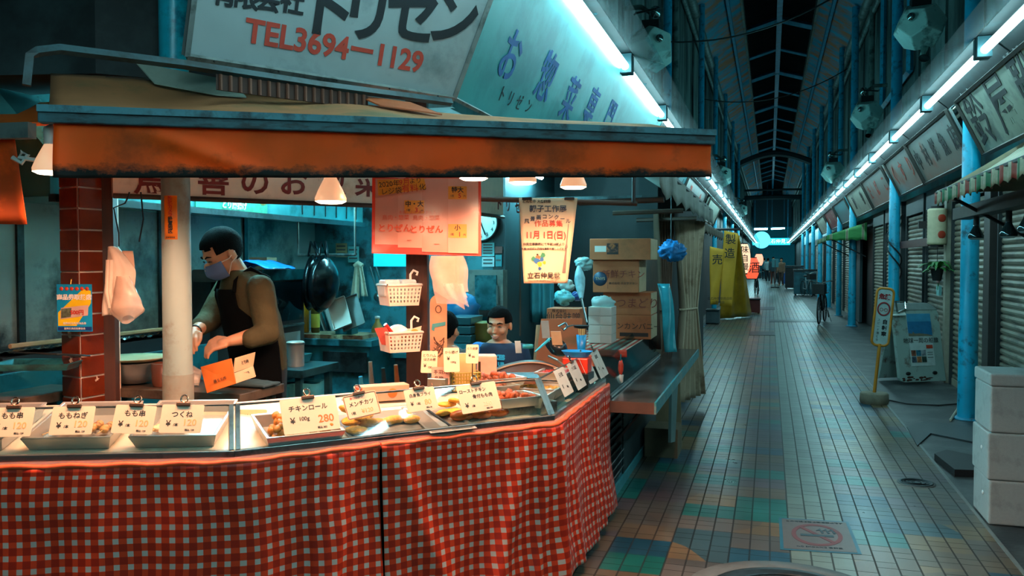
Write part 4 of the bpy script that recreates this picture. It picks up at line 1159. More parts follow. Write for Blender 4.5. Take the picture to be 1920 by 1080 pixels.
M_top = mat('canvas_top', '#a86a40', rough=0.8, var=0.25, scale=2.5, dirt='#6a5a38', dirt_amt=0.5, dscale=2.0)
t = thing('stall_awning', 'long orange canvas awning with mouldy lower edge over the chicken stall', 'awning', (AL + AR) / 2 + an * 0.5 - Z * 0.0)
zb0 = 1.5 + HB
def ap(u, o, z): return AL + ad * (AW * u) + an * o + V((0, 0, z - AL.z))
build(MB().slab([ap(0, 0, zb0), ap(1, 0, zb0), ap(1, 0, zb0 + 0.055), ap(0, 0, zb0 + 0.055)], an, 0.05), 'front_board', mat('awning_board', '#27525a', rough=0.5, var=0.3, scale=8, dirt='#16252a', dirt_amt=0.5, dscale=9, stretch=(1, 1, 4)), t, bevel=0.004)
build(MB().slab([ap(0, -0.008, zb0 + .036), ap(1, -0.008, zb0 + .036), ap(1, -0.008, zb0 + .06), ap(0, -0.008, zb0 + .06)], an, 0.012), 'board_lip', mat('board_lip', '#3a7480', rough=0.45, dirt='#1d343a', dirt_amt=0.5, dscale=9), t)
zl, zr = at_d(110, 336, (ap(0.02, 0, 0) - O).dot(CAMM.to_3x3() @ V((0, 0, -1)))).z, at_d(1335, 334, (ap(1, 0, 0) - O).dot(CAMM.to_3x3() @ V((0, 0, -1)))).z
def sk(u, v):
    zt = zb0 + 0.0; zbm = zl + (zr - zl) * u
    q = ap(0.018 + 0.978 * u, 0.022, zt + (zbm - zt) * v)
    f = 0.012 * mnoise.noise((u * 7, v * 1.5, 1)) * v + 0.006 * math.sin(u * 60 + 4 * v) * v + 0.03 * v * math.exp(-((u - 0.0) / 0.02) ** 2)
    fold = 0.02 * math.exp(-((u - 0.12 - 0.16 * v) / 0.03) ** 2) * math.sin(3.14 * v)
    return q - an * (f + fold)
mb = MB().grid(sk, 120, 14, uvfn=lambda u, v: (AW * u, (1 - v) * 0.28))
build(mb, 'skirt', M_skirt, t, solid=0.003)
OD = 0.60
def rear_z(px, py):
    d_ = ray(px, py); q = ap(0, OD, 0); k = (q - O).dot(an) / d_.dot(an); return (O + d_ * k)
RZ = [rear_z(*p) for p in ((95, 138), (250, 146), (400, 166), (620, 190), (850, 214), (1010, 224), (1180, 232))]
RU = [((p - AL).dot(ad) / AW, p.z) for p in RZ]
def rear(u):
    if u <= RU[0][0]: return RU[0][1]
    for i in range(len(RU) - 1):
        if u <= RU[i + 1][0]:
            f = (u - RU[i][0]) / (RU[i + 1][0] - RU[i][0]); return RU[i][1] * (1 - f) + RU[i + 1][1] * f
    return RU[-1][1]
def tp(u, v):
    z0 = zb0 + 0.055; zr_ = max(rear(RU[0][0] + (0.985 - RU[0][0]) * u), z0 + 0.02)
    z = z0 + (zr_ - z0) * v - 0.035 * math.sin(math.pi * v) * (0.7 + 0.5 * math.sin(u * 11)) * (1 - u) + 0.008 * math.sin(u * 31) * v * (1 - v) * 4
    uf = 0.012 + 0.975 * u; ur = RU[0][0] + (0.985 - RU[0][0]) * u
    return ap(uf + (ur - uf) * v, 0.02 + (OD - 0.02) * v, z)
build(MB().grid(tp, 60, 12, uvfn=lambda u, v: (AW * u, v)), 'canopy', M_top, t, solid=0.004)
for u in (0.015, 0.985):
    build(MB().tube([ap(u, 0.05, zb0 + 0.02), ap(u, OD, rear(u) - 0.04)], 0.016, 6), 'side_arm', M_steeld, t)
build(MB().tube([ap(k / 30, OD, rear(k / 30) - 0.02) for k in range(1, 30)], 0.022, 8), 'rear_bar', mat('rust_bar', '#4a3226', rough=0.6), t)
# sheet and flap lying on the canopy
def on_top(u, v, lift=0.01):
    p = V(tp(u, v)); p.z += lift; return p
tag(build(MB().slab([on_top(.125, 1.0, .06), on_top(.26, .85, .055), on_top(.285, .70, .01), on_top(.24, .72, .01), on_top(.15, .86, .02)], Z, 0.006), 'plastic_sheet', mat('sheet_white', '#9aa294', rough=0.5)), 'pale plastic sheet lying on the awning below the white sign', 'sheet')
tag(build(MB().slab([on_top(.47, 1.0, .035), on_top(.56, .97, .03), on_top(.60, .72, .008), on_top(.50, .80, .012)], Z, 0.006), 'canvas_flap', mat('flap_orange', '#b0552c', rough=0.6)), 'loose orange flap lying on the awning near the corner of the sign', 'flap')
# second awning towards the other lane (cut by the frame)
AL2 = AL - ad * 0.06 + an * 0.10
bd = V((-0.93, -0.10, 0)).normalized(); bn = V((0.10, -0.93, 0)).normalized() * -1
t = thing('corner_awning', 'neighbouring orange awning with a grey bar at the edge of view', 'awning', AL2)
def bp_(u, o, z): return AL2 + bd * (1.6 * u) + bn * o + V((0, 0, z - AL2.z))
build(MB().slab([bp_(0, 0, 1.93), bp_(1, 0, 1.93), bp_(1, 0, 1.985), bp_(0, 0, 1.985)], bn, 0.04), 'front_board', mat('grey_bar', '#5d6a68', rough=0.5, dirt='#384442', dirt_amt=0.4), t)
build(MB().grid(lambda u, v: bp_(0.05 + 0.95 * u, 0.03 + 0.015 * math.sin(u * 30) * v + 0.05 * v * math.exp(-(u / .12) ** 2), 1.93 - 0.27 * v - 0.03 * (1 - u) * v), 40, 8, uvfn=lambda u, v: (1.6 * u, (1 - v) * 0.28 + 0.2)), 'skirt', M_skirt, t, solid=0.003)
build(MB().grid(lambda u, v: bp_(u, 0.02 + 1.0 * v, 1.985 + 0.28 * v - 0.05 * math.sin(3.14 * v)), 12, 8), 'canopy', M_canvas, t, solid=0.004)
q = bp_(0.03, -0.02, 1.86)
tag(build(MB().tube([q, q - Z * 0.02 + ad * 0.03, q + ad * 0.05 + Z * 0.01, q + ad * 0.03 + Z * 0.02, q + ad * 0.02, q + ad * 0.09 - Z * 0.01], 0.008, 6), 'awning_crank_eye', mat('pale_eye', '#8fa09c', rough=0.4)), 'small metal eye hanging between the two orange awnings', 'hook')

# ================================================================== BIG SIGNS AND FACADE ABOVE
M_signw = mat('sign_face_grey', '#8d9798', rough=0.35, var=0.06, scale=6, dirt='#6a7577', dirt_amt=0.3, dscale=2)
M_signc = mat('sign_face_teal', '#3fa9ac', rough=0.3, var=0.12, scale=2.2, dirt='#2a8d95', dirt_amt=0.35, dscale=1.6)
S0 = at_h(350, 106, 2.275); S1 = at_h(850, 184, 2.275)
sd = (S1 - S0); sd.z = 0; sd.normalize(); so = V((sd.y, -sd.x, 0))
ZT = 3.05
def up_out(p, dirs):                                            # top point leaning outwards
    return p
dS = (918 - 850) / 184.0
ctop = None
# the corner edge of the two faces leans out; find its top so that it runs through the photographed edge
c1 = at_d(918, 0, (S1 - O).dot(CAMM.to_3x3() @ V((0, 0, -1))) * 0.985)
ce = (c1 - S1).normalized(); C_T = S1 + ce * ((ZT - 2.275) / ce.z)
lean = C_T - S1
lo = lean.dot(so)
A_T = S0 + so * lo + V((0, 0, ZT - 2.275)) + sd * 0.02
t = thing('stall_sign', 'big weathered white sign with the shop name and a red telephone number above the awning', 'sign', (S0 + S1) / 2)
face_n = (C_T - S1).cross(sd).normalized()
if face_n.dot(so) < 0: face_n = -face_n
build(MB().slab([S0, S1, C_T, A_T], -face_n, 0.06), 'panel', M_signw, t)
M_alu = mat('sign_alu', '#7d8482', rough=0.4, metal=0.5, dirt='#4a5250', dirt_amt=0.4, dscale=8)
for a, b in ((S0, S1), (S1, C_T), (S0, A_T)):
    build(MB().tube([a + face_n * 0.004, b + face_n * 0.004], 0.014, 4), 'frame_bar', M_alu, t)
upS = (C_T - S1).normalized(); upS = (upS - sd * upS.dot(sd)).normalized()
def on_sign(px, py):
    d_ = ray(px, py); k = (S0 - O).dot(face_n) / d_.dot(face_n); return O + d_ * k + face_n * 0.003
M_sblk = mat('sign_black', '#161a20', rough=0.5); M_sred = mat('sign_phone_red', '#b23a2a', rough=0.5)
pa, pb = on_sign(440, 66), on_sign(808, 108)
c = (pa + pb) / 2; wv = (pb - pa).length
lettering('TEL3694ー1129', 0.128, M_sred, t, frame(c - upS * 0.005, sd, upS), bold=0.0035, sx=1.0)
for ch, px, py, sz in (('ト', 612, 22, .27), ('リ', 688, 30, .27), ('ゼ', 775, 30, .29), ('ン', 850, 40, .29)):
    lettering(ch, sz, M_sblk, t, frame(on_sign(px, py), sd, upS), bold=0.007)
for ch, px, py in (('限', 462, -4), ('会', 503, 1), ('社', 548, 6), ('有', 420, -10)):
    lettering(ch, .105, M_sblk, t, frame(on_sign(px, py), sd, upS), bold=0.003)
for k in range(5):
    p = S0.lerp(S1, 0.08 + 0.21 * k) + face_n * 0.016
    build(MB().ell(p, (0.005, 0.005, 0.005), None, 8, 5), 'screw', M_black, t)
# the teal face turned to the alley
LEN = 5.6
E0 = S1 + V((0, LEN, 0)); ET = C_T + V((0, LEN, 0))
t = thing('side_dish_sign', 'teal lit sign with blue brush lettering facing the alley', 'sign', (S1 + E0) / 2)
n2 = V((0, 1, 0)).cross(C_T - S1).normalized()
if n2.x < 0: n2 = -n2
build(MB().slab([S1, E0, ET, C_T], -n2, 0.06), 'panel', M_signc, t)
for a, b in ((S1, E0), (C_T, ET), (E0, ET), (S1, C_T)):
    build(MB().tube([a + n2 * 0.006, b + n2 * 0.006], 0.012, 4), 'frame_bar', M_alu, t)
up2 = (C_T - S1); up2 = (up2 - V((0, 1, 0)) * up2.y).normalized()
def on_side(px, py):
    d_ = ray(px, py); k = (S1 - O).dot(n2) / d_.dot(n2); return O + d_ * k + n2 * 0.003
M_brush = mat('brush_blue', '#1560a8', rough=0.5, var=0.2, scale=10)
for ch, px, py, sz in (('お', 955, 112, .30), ('惣', 1022, 152, .32), ('菜', 1066, 192, .32), ('専', 1106, 206, .32), ('門', 1140, 226, .32)):
    lettering(ch, sz, M_brush, t, frame(on_side(px, py), (0, 1, 0), up2), bold=0.004)
for ch, px, py in (('ト', 940, 178), ('リ', 956, 187), ('ゼ', 972, 194), ('ン', 990, 201)):
    lettering(ch, 0.10, M_sblk, t, frame(on_side(px, py), (0, 1, 0), up2))
# battered gutter strips between sign and awning
def on_plane(px, py, p0, nn):
    d_ = ray(px, py); return O + d_ * ((p0 - O).dot(nn) / d_.dot(nn))
gp = S0 + so * 0.06
GP = [on_plane(x_, y_, gp, so) for x_, y_ in ((50, 160), (56, 104), (70, 97), (112, 92), (345, 121), (600, 160), (800, 186), (846, 192))]
tag(build(MB().tube(GP, 0.018, 4), 'gutter_strip', mat('gutter_teal', '#2c4a50', rough=0.5, dirt='#1a2628', dirt_amt=0.6, dscale=7)), 'bent dark gutter strip along the bottom of the white sign', 'gutter')
t = thing('canopy_rib', 'rusty ribbed strip between the awning and the white sign', 'trim', S0)
rb0, rb1 = on_plane(405, 168, gp, so), on_plane(690, 205, gp, so)
build(MB().slab([rb0, rb1, rb1 + Z * 0.06, rb0 + Z * 0.06], an, 0.01), 'backing', mat('rib_brown', '#3a1d12', rough=0.7), t)
for k in range(17):
    q = rb0.lerp(rb1, (k + 0.5) / 17) - an * 0.006
    build(MB().box((q.x, q.y, q.z + 0.03), (0.008, 0.012, 0.06)), 'rib', mat('rib_pale', '#6a4030', rough=0.7), t)
# dark house front above the awnings
FA = S1 - so * 0.25 - sd * 0.05; FB = S0 - so * 0.66 - sd * 0.15
wq = [FA, FB, FB + V((-0.55, -0.12, 0)), V((-6.0, FB.y - 0.15, 0)), V((-6.0, FB.y + 0.2, 0)), FB + V((-0.5, 0.3, 0)), FA + V((-0.2, 0.25, 0))]
struct(MB().prism([(p.x, p.y) for p in wq][::-1], 2.30, 6.5), 'wall_front', mat('front_dark', '#2b3b3d', rough=0.7, var=0.15, scale=3, dirt='#141c1e', dirt_amt=0.4, dscale=1.2))
fb = FB + V((-0.62, -0.16, 0))
t = thing('meter_box', 'dark meter box with cables on the house front above the tiled pillar', 'meter box', (fb.x - 0.35, fb.y - 0.1, 2.45))
build(MB().box2((fb.x - 0.50, fb.y - 0.11, 2.55), (fb.x - 0.22, fb.y, 2.95)), 'box', mat('meter_dark', '#101c22', rough=0.5), t, bevel=0.01)
for k, (dx, L_) in enumerate(((-0.75, .8), (-0.62, .8), (0.02, .8))):
    build(MB().tube([(fb.x + dx, fb.y - 0.05, 3.3), (fb.x + dx, fb.y - 0.06, 2.5), (fb.x + dx + 0.05, fb.y - 0.04, 2.36)], 0.018, 8), 'cable', mat('green_cable', '#23402f', rough=0.5), t)
lo_ = [(fb.x - 0.20 + 0.16 * math.cos(a), fb.y - 0.09, 2.62 + 0.22 * math.sin(a)) for a in [3.3 + 0.25 * i for i in range(13)]] + [(fb.x - 0.04, fb.y - 0.09, 3.3)]
build(MB().tube(lo_, 0.016, 8), 'loop_cable', mat('green_cable', '#23402f'), t)
tag(build(MB().box2((fb.x + 0.03, fb.y - 0.05, 2.34), (fb.x + 0.08, fb.y, 4.0)), 'corner_strip', mat('strip_pale', '#50686a', rough=0.5)), 'pale vertical corner strip on the dark house front', 'trim')
tag(build(MB().box2((fb.x - 1.6, fb.y - 0.3, 2.16), (fb.x - 0.78, fb.y + 0.1, 2.42)), 'duct_box', mat('duct_grey', '#3b4a4a', rough=0.6, dirt='#222c2c', dirt_amt=0.4)), 'grey duct box above the neighbouring awning at the edge of view', 'duct')

# ================================================================== POLE, TILED PILLAR
pg = at_d(331, 488, 3.66); px_, py_ = pg.x, pg.y
t = thing('stall_pole', 'worn grey steel pole with an orange sticker standing behind the glass case', 'pole', (px_, py_, 0))
M_greyp = mat('grey_pole', '#7d908d', rough=0.4, var=0.08, scale=4, dirt='#6d6a60', dirt_amt=0.35, dscale=5)
build(MB().lathe([(0.0645, 0), (0.0645, 1.0), (0.061, 1.03), (0.0585, 2.2)], (px_, py_, 0), 28), 'shaft', M_greyp, t)
build(MB().lathe([(0.060, 2.2), (0.060, 3.6)], (px_, py_, 0), 28), 'blue_upper_shaft', mat('cyan_paint', '#17b0c8', rough=0.3, dirt='#0f6a80', dirt_amt=0.4, dscale=8), t)
build(MB().lathe([(0.0657, 0.3), (0.0657, 1.005)], (px_, py_, 0), 28), 'foil_wrap', sheer('wrap_film', '#a99a88', 0.35, 0.3), t)
# sticker wrapped on the front of the pole
fw = V((0.2924, -0.9563, 0)); ang0 = math.atan2(fw.y, fw.x)
zt_, zb_ = at_d(331, 367, 3.60).z, at_d(331, 449, 3.60).z
def stk(u, v, r=0.0612): a = ang0 + (-0.47 + 0.94 * u); return (px_ + r * math.cos(a), py_ + r * math.sin(a), zb_ + (zt_ - zb_) * v)
build(MB().grid(stk, 10, 2), 'sticker', mat('sticker_orange', '#e07a14', rough=0.4), t, solid=0.0008)
pm = V(stk(0.5, 0.5, 0.0628))
for i, ch in enumerate('防犯カメラ設置地区'):
    lettering(ch, 0.0205, mat('sticker_red', '#c0301c') if i < 5 else M_sblk, t, frame((pm.x, pm.y, zt_ - 0.013 - 0.0175 * i), (0.9563, 0.2924, 0), Z), bold=0.0006)
lettering('葛飾警察署', 0.008, M_sblk, t, frame((pm.x, pm.y, zb_ + 0.008), (0.9563, 0.2924, 0), Z))
# pillar: brown glazed tiles, one edge towards the street
pc_ = at_d(148, 488, 3.75); edge = V((pc_.x, pc_.y, 0))
pl_ = at_d(114, 488, 3.82); pr_ = at_d(192, 488, 3.87); pr2 = at_d(213, 488, 3.90)
dl = V((pl_.x, pl_.y, 0)) - edge; dr = V((pr_.x, pr_.y, 0)) - edge; dr2 = V((pr2.x, pr2.y, 0)) - edge
def tile_mat():
    m = mat('brown_tile', '#6e2812', rough=0.14, var=0.25, scale=7, dirt='#7c2f16', dirt_amt=0.45, dscale=5)
    return m
t = thing('tiled_pillar', 'pillar clad in glossy brown tiles with pale joints at the edge of the stall', 'pillar', edge + dl * 0.5 + dr * 0.5)
core = [edge + V((0.0, 0.0, 0)), edge + dr * 0.99, edge + dr * 0.99 + V((-.05, .16, 0)), edge + dl * 0.99 + V((-.02, .14, 0)), edge + dl * 0.99]
ins = (dl + dr).normalized() * 0.006
build(MB().prism([(p.x + ins.x, p.y + ins.y) for p in core], 0, 2.3), 'mortar_core', mat('grout', '#ecd2be', rough=0.8, var=0.15, scale=30), t)
th_ = 0.0945; rows = int(2.28 / th_)
for side, dv in (('l', dl), ('r', dr)):
    nrm = V((dv.y, -dv.x, 0)).normalized()
    if nrm.dot(fw) < 0: nrm = -nrm
    for j in range(rows):
        z0 = 0.03 + j * th_
        if z0 + th_ > 2.3: break
        a, b = edge + dv * 0.02, edge + dv * 0.98
        q = [V((a.x, a.y, z0 + .0038)), V((b.x, b.y, z0 + .0038)), V((b.x, b.y, z0 + th_ - .0038)), V((a.x, a.y, z0 + th_ - .0038))]
        build(MB().slab(q, nrm, 0.005), 'tile', tile_mat(), t, bevel=0.0015)
build(MB().slab([edge + dr * 1.01, edge + dr2, edge + dr2 + Z * 2.3, edge + dr * 1.01 + Z * 2.3], (-0.4, 0.9, 0), 0.06), 'wood_jamb', mat('jamb_wood', '#4a2415', rough=0.5, var=0.3, scale=6, stretch=(4, 4, .4)), t)
M_rem = mat('glue_remains', '#c9a58c', rough=0.8, var=0.3, scale=60)
nr = V((dr.y, -dr.x, 0)).normalized(); nr = nr if nr.dot(fw) > 0 else -nr
nl = V((dl.y, -dl.x, 0)).normalized(); nl = nl if nl.dot(fw) > 0 else -nl
rnd = random.Random(12)
for k, (u, z, wd_, nn, dv) in enumerate(((.5, 1.17, .022, nl, dl), (.45, 1.05, .02, nl, dl), (.65, .96, .014, nr, dr))):
    c = edge + dv * u + nn * 0.0062; q = []
    for i in range(11):
        a = 6.283 * i / 11; r_ = wd_ * rnd.uniform(.3, 1.0)
        q.append(V((c.x, c.y, z)) + dv.normalized() * r_ * math.cos(a) + Z * r_ * 1.2 * math.sin(a))
    build(MB().slab(q, nn, 0.0008), 'glue_patch', M_rem, t)
# poster on the pillar
pz0, pz1 = at_d(140, 622, 3.72).z, at_d(140, 533, 3.72).z
pL, pR = at_d(107, 578, 3.73), at_d(173, 578, 3.73)
pdir = V((pR.x - pL.x, pR.y - pL.y, 0)); pn = V((pdir.y, -pdir.x, 0)).normalized()
t = thing('voucher_poster', 'blue and yellow shopping voucher poster hung on the tiled pillar', 'poster', V((pL.x, pL.y, pz0)))
def pp(u, v, off=0): q = V((pL.x, pL.y, 0)) + pdir * u + pn * off; q.z = pz0 + (pz1 - pz0) * v; return q
def prect(u0, v0, u1, v1, off, nm, m, tt=t, f=pp, nn=pn): return build(MB().slab([f(u0, v0, off), f(u1, v0, off), f(u1, v1, off), f(u0, v1, off)], nn, 0.0008), nm, m, tt)
prect(0, 0, 1, 1, 0, 'sheet', mat('poster_blue', '#158fc0', rough=0.3))
build(MB().slab([pp(0.03, 0.12, .001), pp(.55, .12, .001), pp(.97, .6, .001), pp(.97, .86, .001), pp(.75, .9, .001), pp(.03, .4, .001)], pn, 0.0006), 'yellow_band', mat('poster_yellow', '#e5c01e', rough=0.3), t)
M_pw = mat('poster_white', '#e8e4dc', rough=0.35); M_pr = mat('poster_red', '#c43a24', rough=0.35)
for i in range(6):
    build(MB().lathe([(0.0085, 0), (0.0085, 0.0012), (0.001, 0.0014)], seg=14, M=frame(pp(.14 + .145 * i, .905, .0014), pdir, Z)), 'red_dot', M_pr, t)
lettering('商品券取扱店', 0.026, M_pw, t, frame(pp(.5, .72, .003), pdir, Z), bold=0.0009)
build(MB().slab([pp(.10, .26, .002), pp(.88, .34, .002), pp(.90, .56, .002), pp(.12, .50, .002)], pn, 0.0008), 'voucher', mat('voucher_pink', '#c8a89c', rough=0.4), t)
build(MB().slab([pp(.12, .28, .003), pp(.40, .31, .003), pp(.42, .50, .003), pp(.13, .48, .003)], pn, 0.0006), 'voucher_picture', mat('voucher_pic', '#57604c', rough=0.4, var=0.6, scale=90), t)
lettering('500円', 0.024, M_pr, t, frame(pp(.58, .40, .0042), pdir, Z), bold=0.0006)
lettering('葛飾区内共通商品券', 0.0115, M_pw, t, frame(pp(.5, .17, .003), pdir, Z))
prect(.02, .02, .98, .10, .0012, 'foot_band', mat('poster_navy', '#1b3a7a', rough=0.35))
lettering('葛飾区商店街連合会', 0.0105, M_pw, t, frame(pp(.5, .06, .0025), pdir, Z))
build(MB().tube([pp(.4, 1.0, .002), pp(.4, 1.10, -.004), pp(.4, 1.12, -.01)], 0.003, 6), 'hook', mat('brass', '#b08040', rough=0.3, metal=1), t)
# ================================================================== KITCHEN SHELL
M_kwall = mat('kitchen_steel_wall', '#8fa19e', rough=0.38, metal=0.2, var=0.15, scale=3, dirt='#2c3638', dirt_amt=0.5, dscale=1.6)
M_kdark = mat('kitchen_dark_wall', '#2c747e', rough=0.5, var=0.25, scale=3, dirt='#142326', dirt_amt=0.4)
M_wood = mat('dark_wood', '#4a2618', rough=0.45, var=0.3, scale=5, stretch=(3, 3, .5), dirt='#27140d', dirt_amt=0.5, dscale=3)
M_card = mat('cardboard', '#b05c34', rough=0.75, var=0.1, scale=6, dirt='#94502c', dirt_amt=0.25, dscale=3)
M_cardside = mat('cardboard_pale', '#b49a78', rough=0.75, var=0.1)
M_cardink = mat('carton_ink', '#7a2a1c', rough=0.6); M_cardblk = mat('carton_black', '#2a1c18', rough=0.6)
M_alum = mat('tray_steel', '#b0aca4', rough=0.32, metal=0.5, var=0.08, scale=6)
M_pl = mat('white_plastic', '#cfc6bc', rough=0.4, var=0.05)
struct(MB().box2((-3.76, 2.4, 0), (-3.6, 6.35, 2.6)), 'wall_kitchen', M_kwall)
for k, y in enumerate((3.3, 4.32, 5.2)):
    struct(MB().box2((-3.6, y, 1.0), (-3.585, y + 0.04, 1.8)), 'trim_%d' % (15 + k), M_steeld)
struct(MB().box2((-3.6, 6.2, 0), (-2.05, 6.35, 2.6)), 'wall_back', M_kdark)
struct(MB().box2((-2.2, 7.75, 0), (-0.98, 7.9, 2.6)), 'wall_store', mat('store_wall', '#1a2426', rough=0.7))
struct(MB().box2((-2.05, 6.2, 0), (-1.95, 7.9, 2.6)), 'wall_passage', mat('passage_wall', '#23383c', rough=0.6))
struct(MB().prism([(-6.0, 3.4), (-2.35, 3.4), (-1.78, 4.35), (-1.78, 7.9), (-6.0, 7.9)], 2.6, 2.7), 'ceiling_kitchen', mat('kitchen_ceiling', '#2a3333', rough=0.8))
struct(MB().box2((-1.05, 7.8, 0), (-0.95, 13.0, 2.36)), 'wall_left_shops', M_dark)
# ---- extractor hood with a food banner
t = thing('extractor_hood', 'long steel extractor hood along the kitchen wall with a food banner', 'hood', (-3.36, 4.8, 1.79))
build(MB().prism([(-3.585, 1.79), (-3.12, 1.79), (-3.12, 1.99), (-3.585, 2.45)], 3.05, 6.12, Matrix(((1, 0, 0, 0), (0, 0, 1, 0), (0, 1, 0, 0), (0, 0, 0, 1)))), 'canopy', mat('hood_teal', '#4f9a9c', rough=0.25, metal=0.6, dirt='#2c5a5e', dirt_amt=0.4, dscale=3), t)
build(MB().box2((-3.13, 3.05, 1.765), (-3.09, 6.12, 1.80)), 'lip', M_steeld, t)
for k in range(6):
    build(MB().box2((-3.119, 5.2 + 0.16 * k, 1.82), (-3.114, 5.208 + 0.16 * k, 1.97)), 'seam', M_steeld, t)
ya, yb = at_x(366, 390, -3.115).y, at_x(500, 390, -3.115).y
t = thing('food_banner', 'green banner with round food pictures fixed to the extractor hood', 'banner', (-3.11, (ya + yb) / 2, 1.83))
build(MB().box2((-3.118, ya, 1.80), (-3.110, yb, 1.99)), 'sheet', mat('banner_green', '#1f6a52', rough=0.4, var=0.3, scale=30), t)
rnd = random.Random(4)
for k in range(7):
    y = ya + (yb - ya) * (k + .5) / 7
    build(MB().ell((-3.108, y, 1.90 + 0.03 * (k % 2)), (0.003, 0.055, 0.05), None, 14, 8), 'food_picture', mat('food_pic_%d' % (k % 4), ('#a8502c', '#c9b296', '#8a6a38', '#b4402c')[k % 4], rough=0.4, var=0.5, scale=40), t)
lettering('とり唐揚げ', 0.05, M_pw, t, frame((-3.105, (ya + yb) / 2, 1.83), (0, 1, 0), Z), bold=0.001)
# kitchen tube lamps
def ktube(p0, p1, lab, e=260):
    p0, p1 = V(p0), V(p1); c = (p0 + p1) / 2
    t = thing('kitchen_light', lab, 'tube light', c, 0, 'tube lamps in the kitchen')
    build(MB().tube([p0, p1], 0.02, 8), 'tube', mat('kitchen_tube', (0.8, 1, 1), emit=(0.25, 0.85, 1.0), estr=e), t)
    build(MB().tube([p0 + Z * 0.05, p1 + Z * 0.05], 0.035, 4), 'housing', M_pl, t)
    build(MB().tube([c + Z * 0.07, V((c.x, c.y, 2.6))], 0.008, 5), 'hanger', M_steeld, t)
ktube((-2.95, 3.75, 2.12), (-2.95, 4.75, 2.12), 'kitchen tube lamp hidden behind the shop name board')
ktube((-2.6, 5.9, 2.25), (-2.1, 5.9, 2.25), 'kitchen tube lamp over the back counter')
ktube((-1.85, 6.3, 2.2), (-1.85, 6.9, 2.2), 'kitchen tube lamp over the carton stack', 40)
# ---- shop name boards under the awning
z1_, z2_ = 3.85, 4.39
B1 = at_d(212, 367, z1_); B2 = at_d(600, 382, z2_)
bz = (B1.z + B2.z) / 2; bd_ = V((B2.x - B1.x, B2.y - B1.y, 0)).normalized(); bnv = V((bd_.y, -bd_.x, 0))
def proj_x(p):
    q = CAMM.inverted() @ V(p); return 960 + FPX * q.x / -q.z
L_ = 0.9
while proj_x(B1 + bd_ * L_) < 800: L_ += 0.01
B3 = B1 + bd_ * L_
t = thing('name_board', 'cream name board with dark red lettering half hidden under the awning', 'sign', B1.lerp(B3, .5))
M_nb = mat('name_cream', '#efd8c2', rough=0.5, var=0.06, dirt='#cba888', dirt_amt=0.25, dscale=3)
b1, b3 = V((B1.x, B1.y, bz)), V((B3.x, B3.y, bz))
build(MB().slab([b1, b3, b3 + Z * .30, b1 + Z * .30], -bnv, 0.05), 'panel', M_nb, t)
build(MB().tube([b1 + bnv * .005, b3 + bnv * .005], 0.012, 4), 'bottom_trim', M_wood, t)
def on_nb(px, py):
    return on_plane(px, py, b1, bnv) + bnv * 0.003
M_nred = mat('name_red', '#7a1d16', rough=0.5)
for ch, px in (('鳥', 283), ('善', 400), ('の', 478), ('お', 550), ('惣', 622), ('菜', 690)):
    lettering(ch, 0.155, M_nred, t, frame(on_nb(px, 340 + (px - 283) * 0.018), bd_, Z), bold=0.003)
t = thing('side_name_board', 'narrow cream board with red lettering between the two paper posters', 'sign', b3)
e3 = V((b3.x + 0.10, b3.y + 1.1, bz))
dq = (e3 - b3).normalized(); nq = V((dq.y, -dq.x, 0))
build(MB().slab([b3, e3, e3 + Z * .28, b3 + Z * .28], -nq, 0.05), 'panel', M_nb, t)
build(MB().tube([b3 + nq * .005, e3 + nq * .005], 0.012, 4), 'bottom_trim', M_wood, t)
for ch, px in (('ト', 935), ('リ', 952), ('ゼ', 970)):
    lettering(ch, 0.10, M_nred, t, frame(on_plane(px, 383 + (px - 935) * .2, b3, nq) + nq * .003, dq, Z), bold=0.003)

# ================================================================== COUNTERS AND FURNITURE IN THE KITCHEN
def table(name, x0, x1, y0, y1, z, lab, cat='table', m=M_steel, leg=0.035, th=0.045, shelf=None, apron=None):
    t = thing(name, lab, cat, ((x0 + x1) / 2, (y0 + y1) / 2, 0))
    build(MB().box2((x0, y0, z - th), (x1, y1, z)), 'top', m, t, bevel=0.004)
    for sx, sy in ((0, 0), (1, 0), (0, 1), (1, 1)):
        xx = x0 + 0.03 if sx == 0 else x1 - 0.03 - leg; yy = y0 + 0.03 if sy == 0 else y1 - 0.03 - leg
        build(MB().box2((xx, yy, 0), (xx + leg, yy + leg, z - th)), 'leg', m, t)
    if shelf: build(MB().box2((x0 + .03, y0 + .03, shelf), (x1 - .03, y1 - .03, shelf + .02)), 'under_shelf', m, t)
    return t
table('work_table', -3.28, -2.315, 3.31, 3.68, 0.885, 'brown topped steel work table where the cook packs a parcel', m=mat('work_steel', '#6a5a4c', rough=0.35, metal=0.4, var=0.2, dirt='#3f3228', dirt_amt=0.4), shelf=0.3)
table('prep_table', -2.84, -2.49, 4.14, 4.56, 0.885, 'dark teal steel table with the steel canister behind the cook', m=mat('table_teal', '#2f6068', rough=0.3, metal=0.5, dirt='#1d3a3e', dirt_amt=0.4))
t = thing('stove_counter', 'steel stove counter with a vent strip along the kitchen wall', 'counter', (-3.47, 3.6, 0))
build(MB().box2((-3.59, 2.65, 0), (-3.34, 4.55, 0.98)), 'body', M_teals, t, bevel=0.004)
build(MB().box2((-3.595, 2.65, 0.985), (-3.50, 4.55, 1.075)), 'vent_strip', M_steeld, t)
for k in range(34):
    build(MB().box2((-3.5, 2.75 + .052 * k, 1.0), (-3.494, 2.77 + .052 * k, 1.06)), 'vent_slot', M_black, t)
table('side_table', -3.33, -3.10, 2.80, 3.24, 0.90, 'low brown table with trays at the edge of view beside the tiled pillar', m=mat('work_steel', '#6a5a4c'))
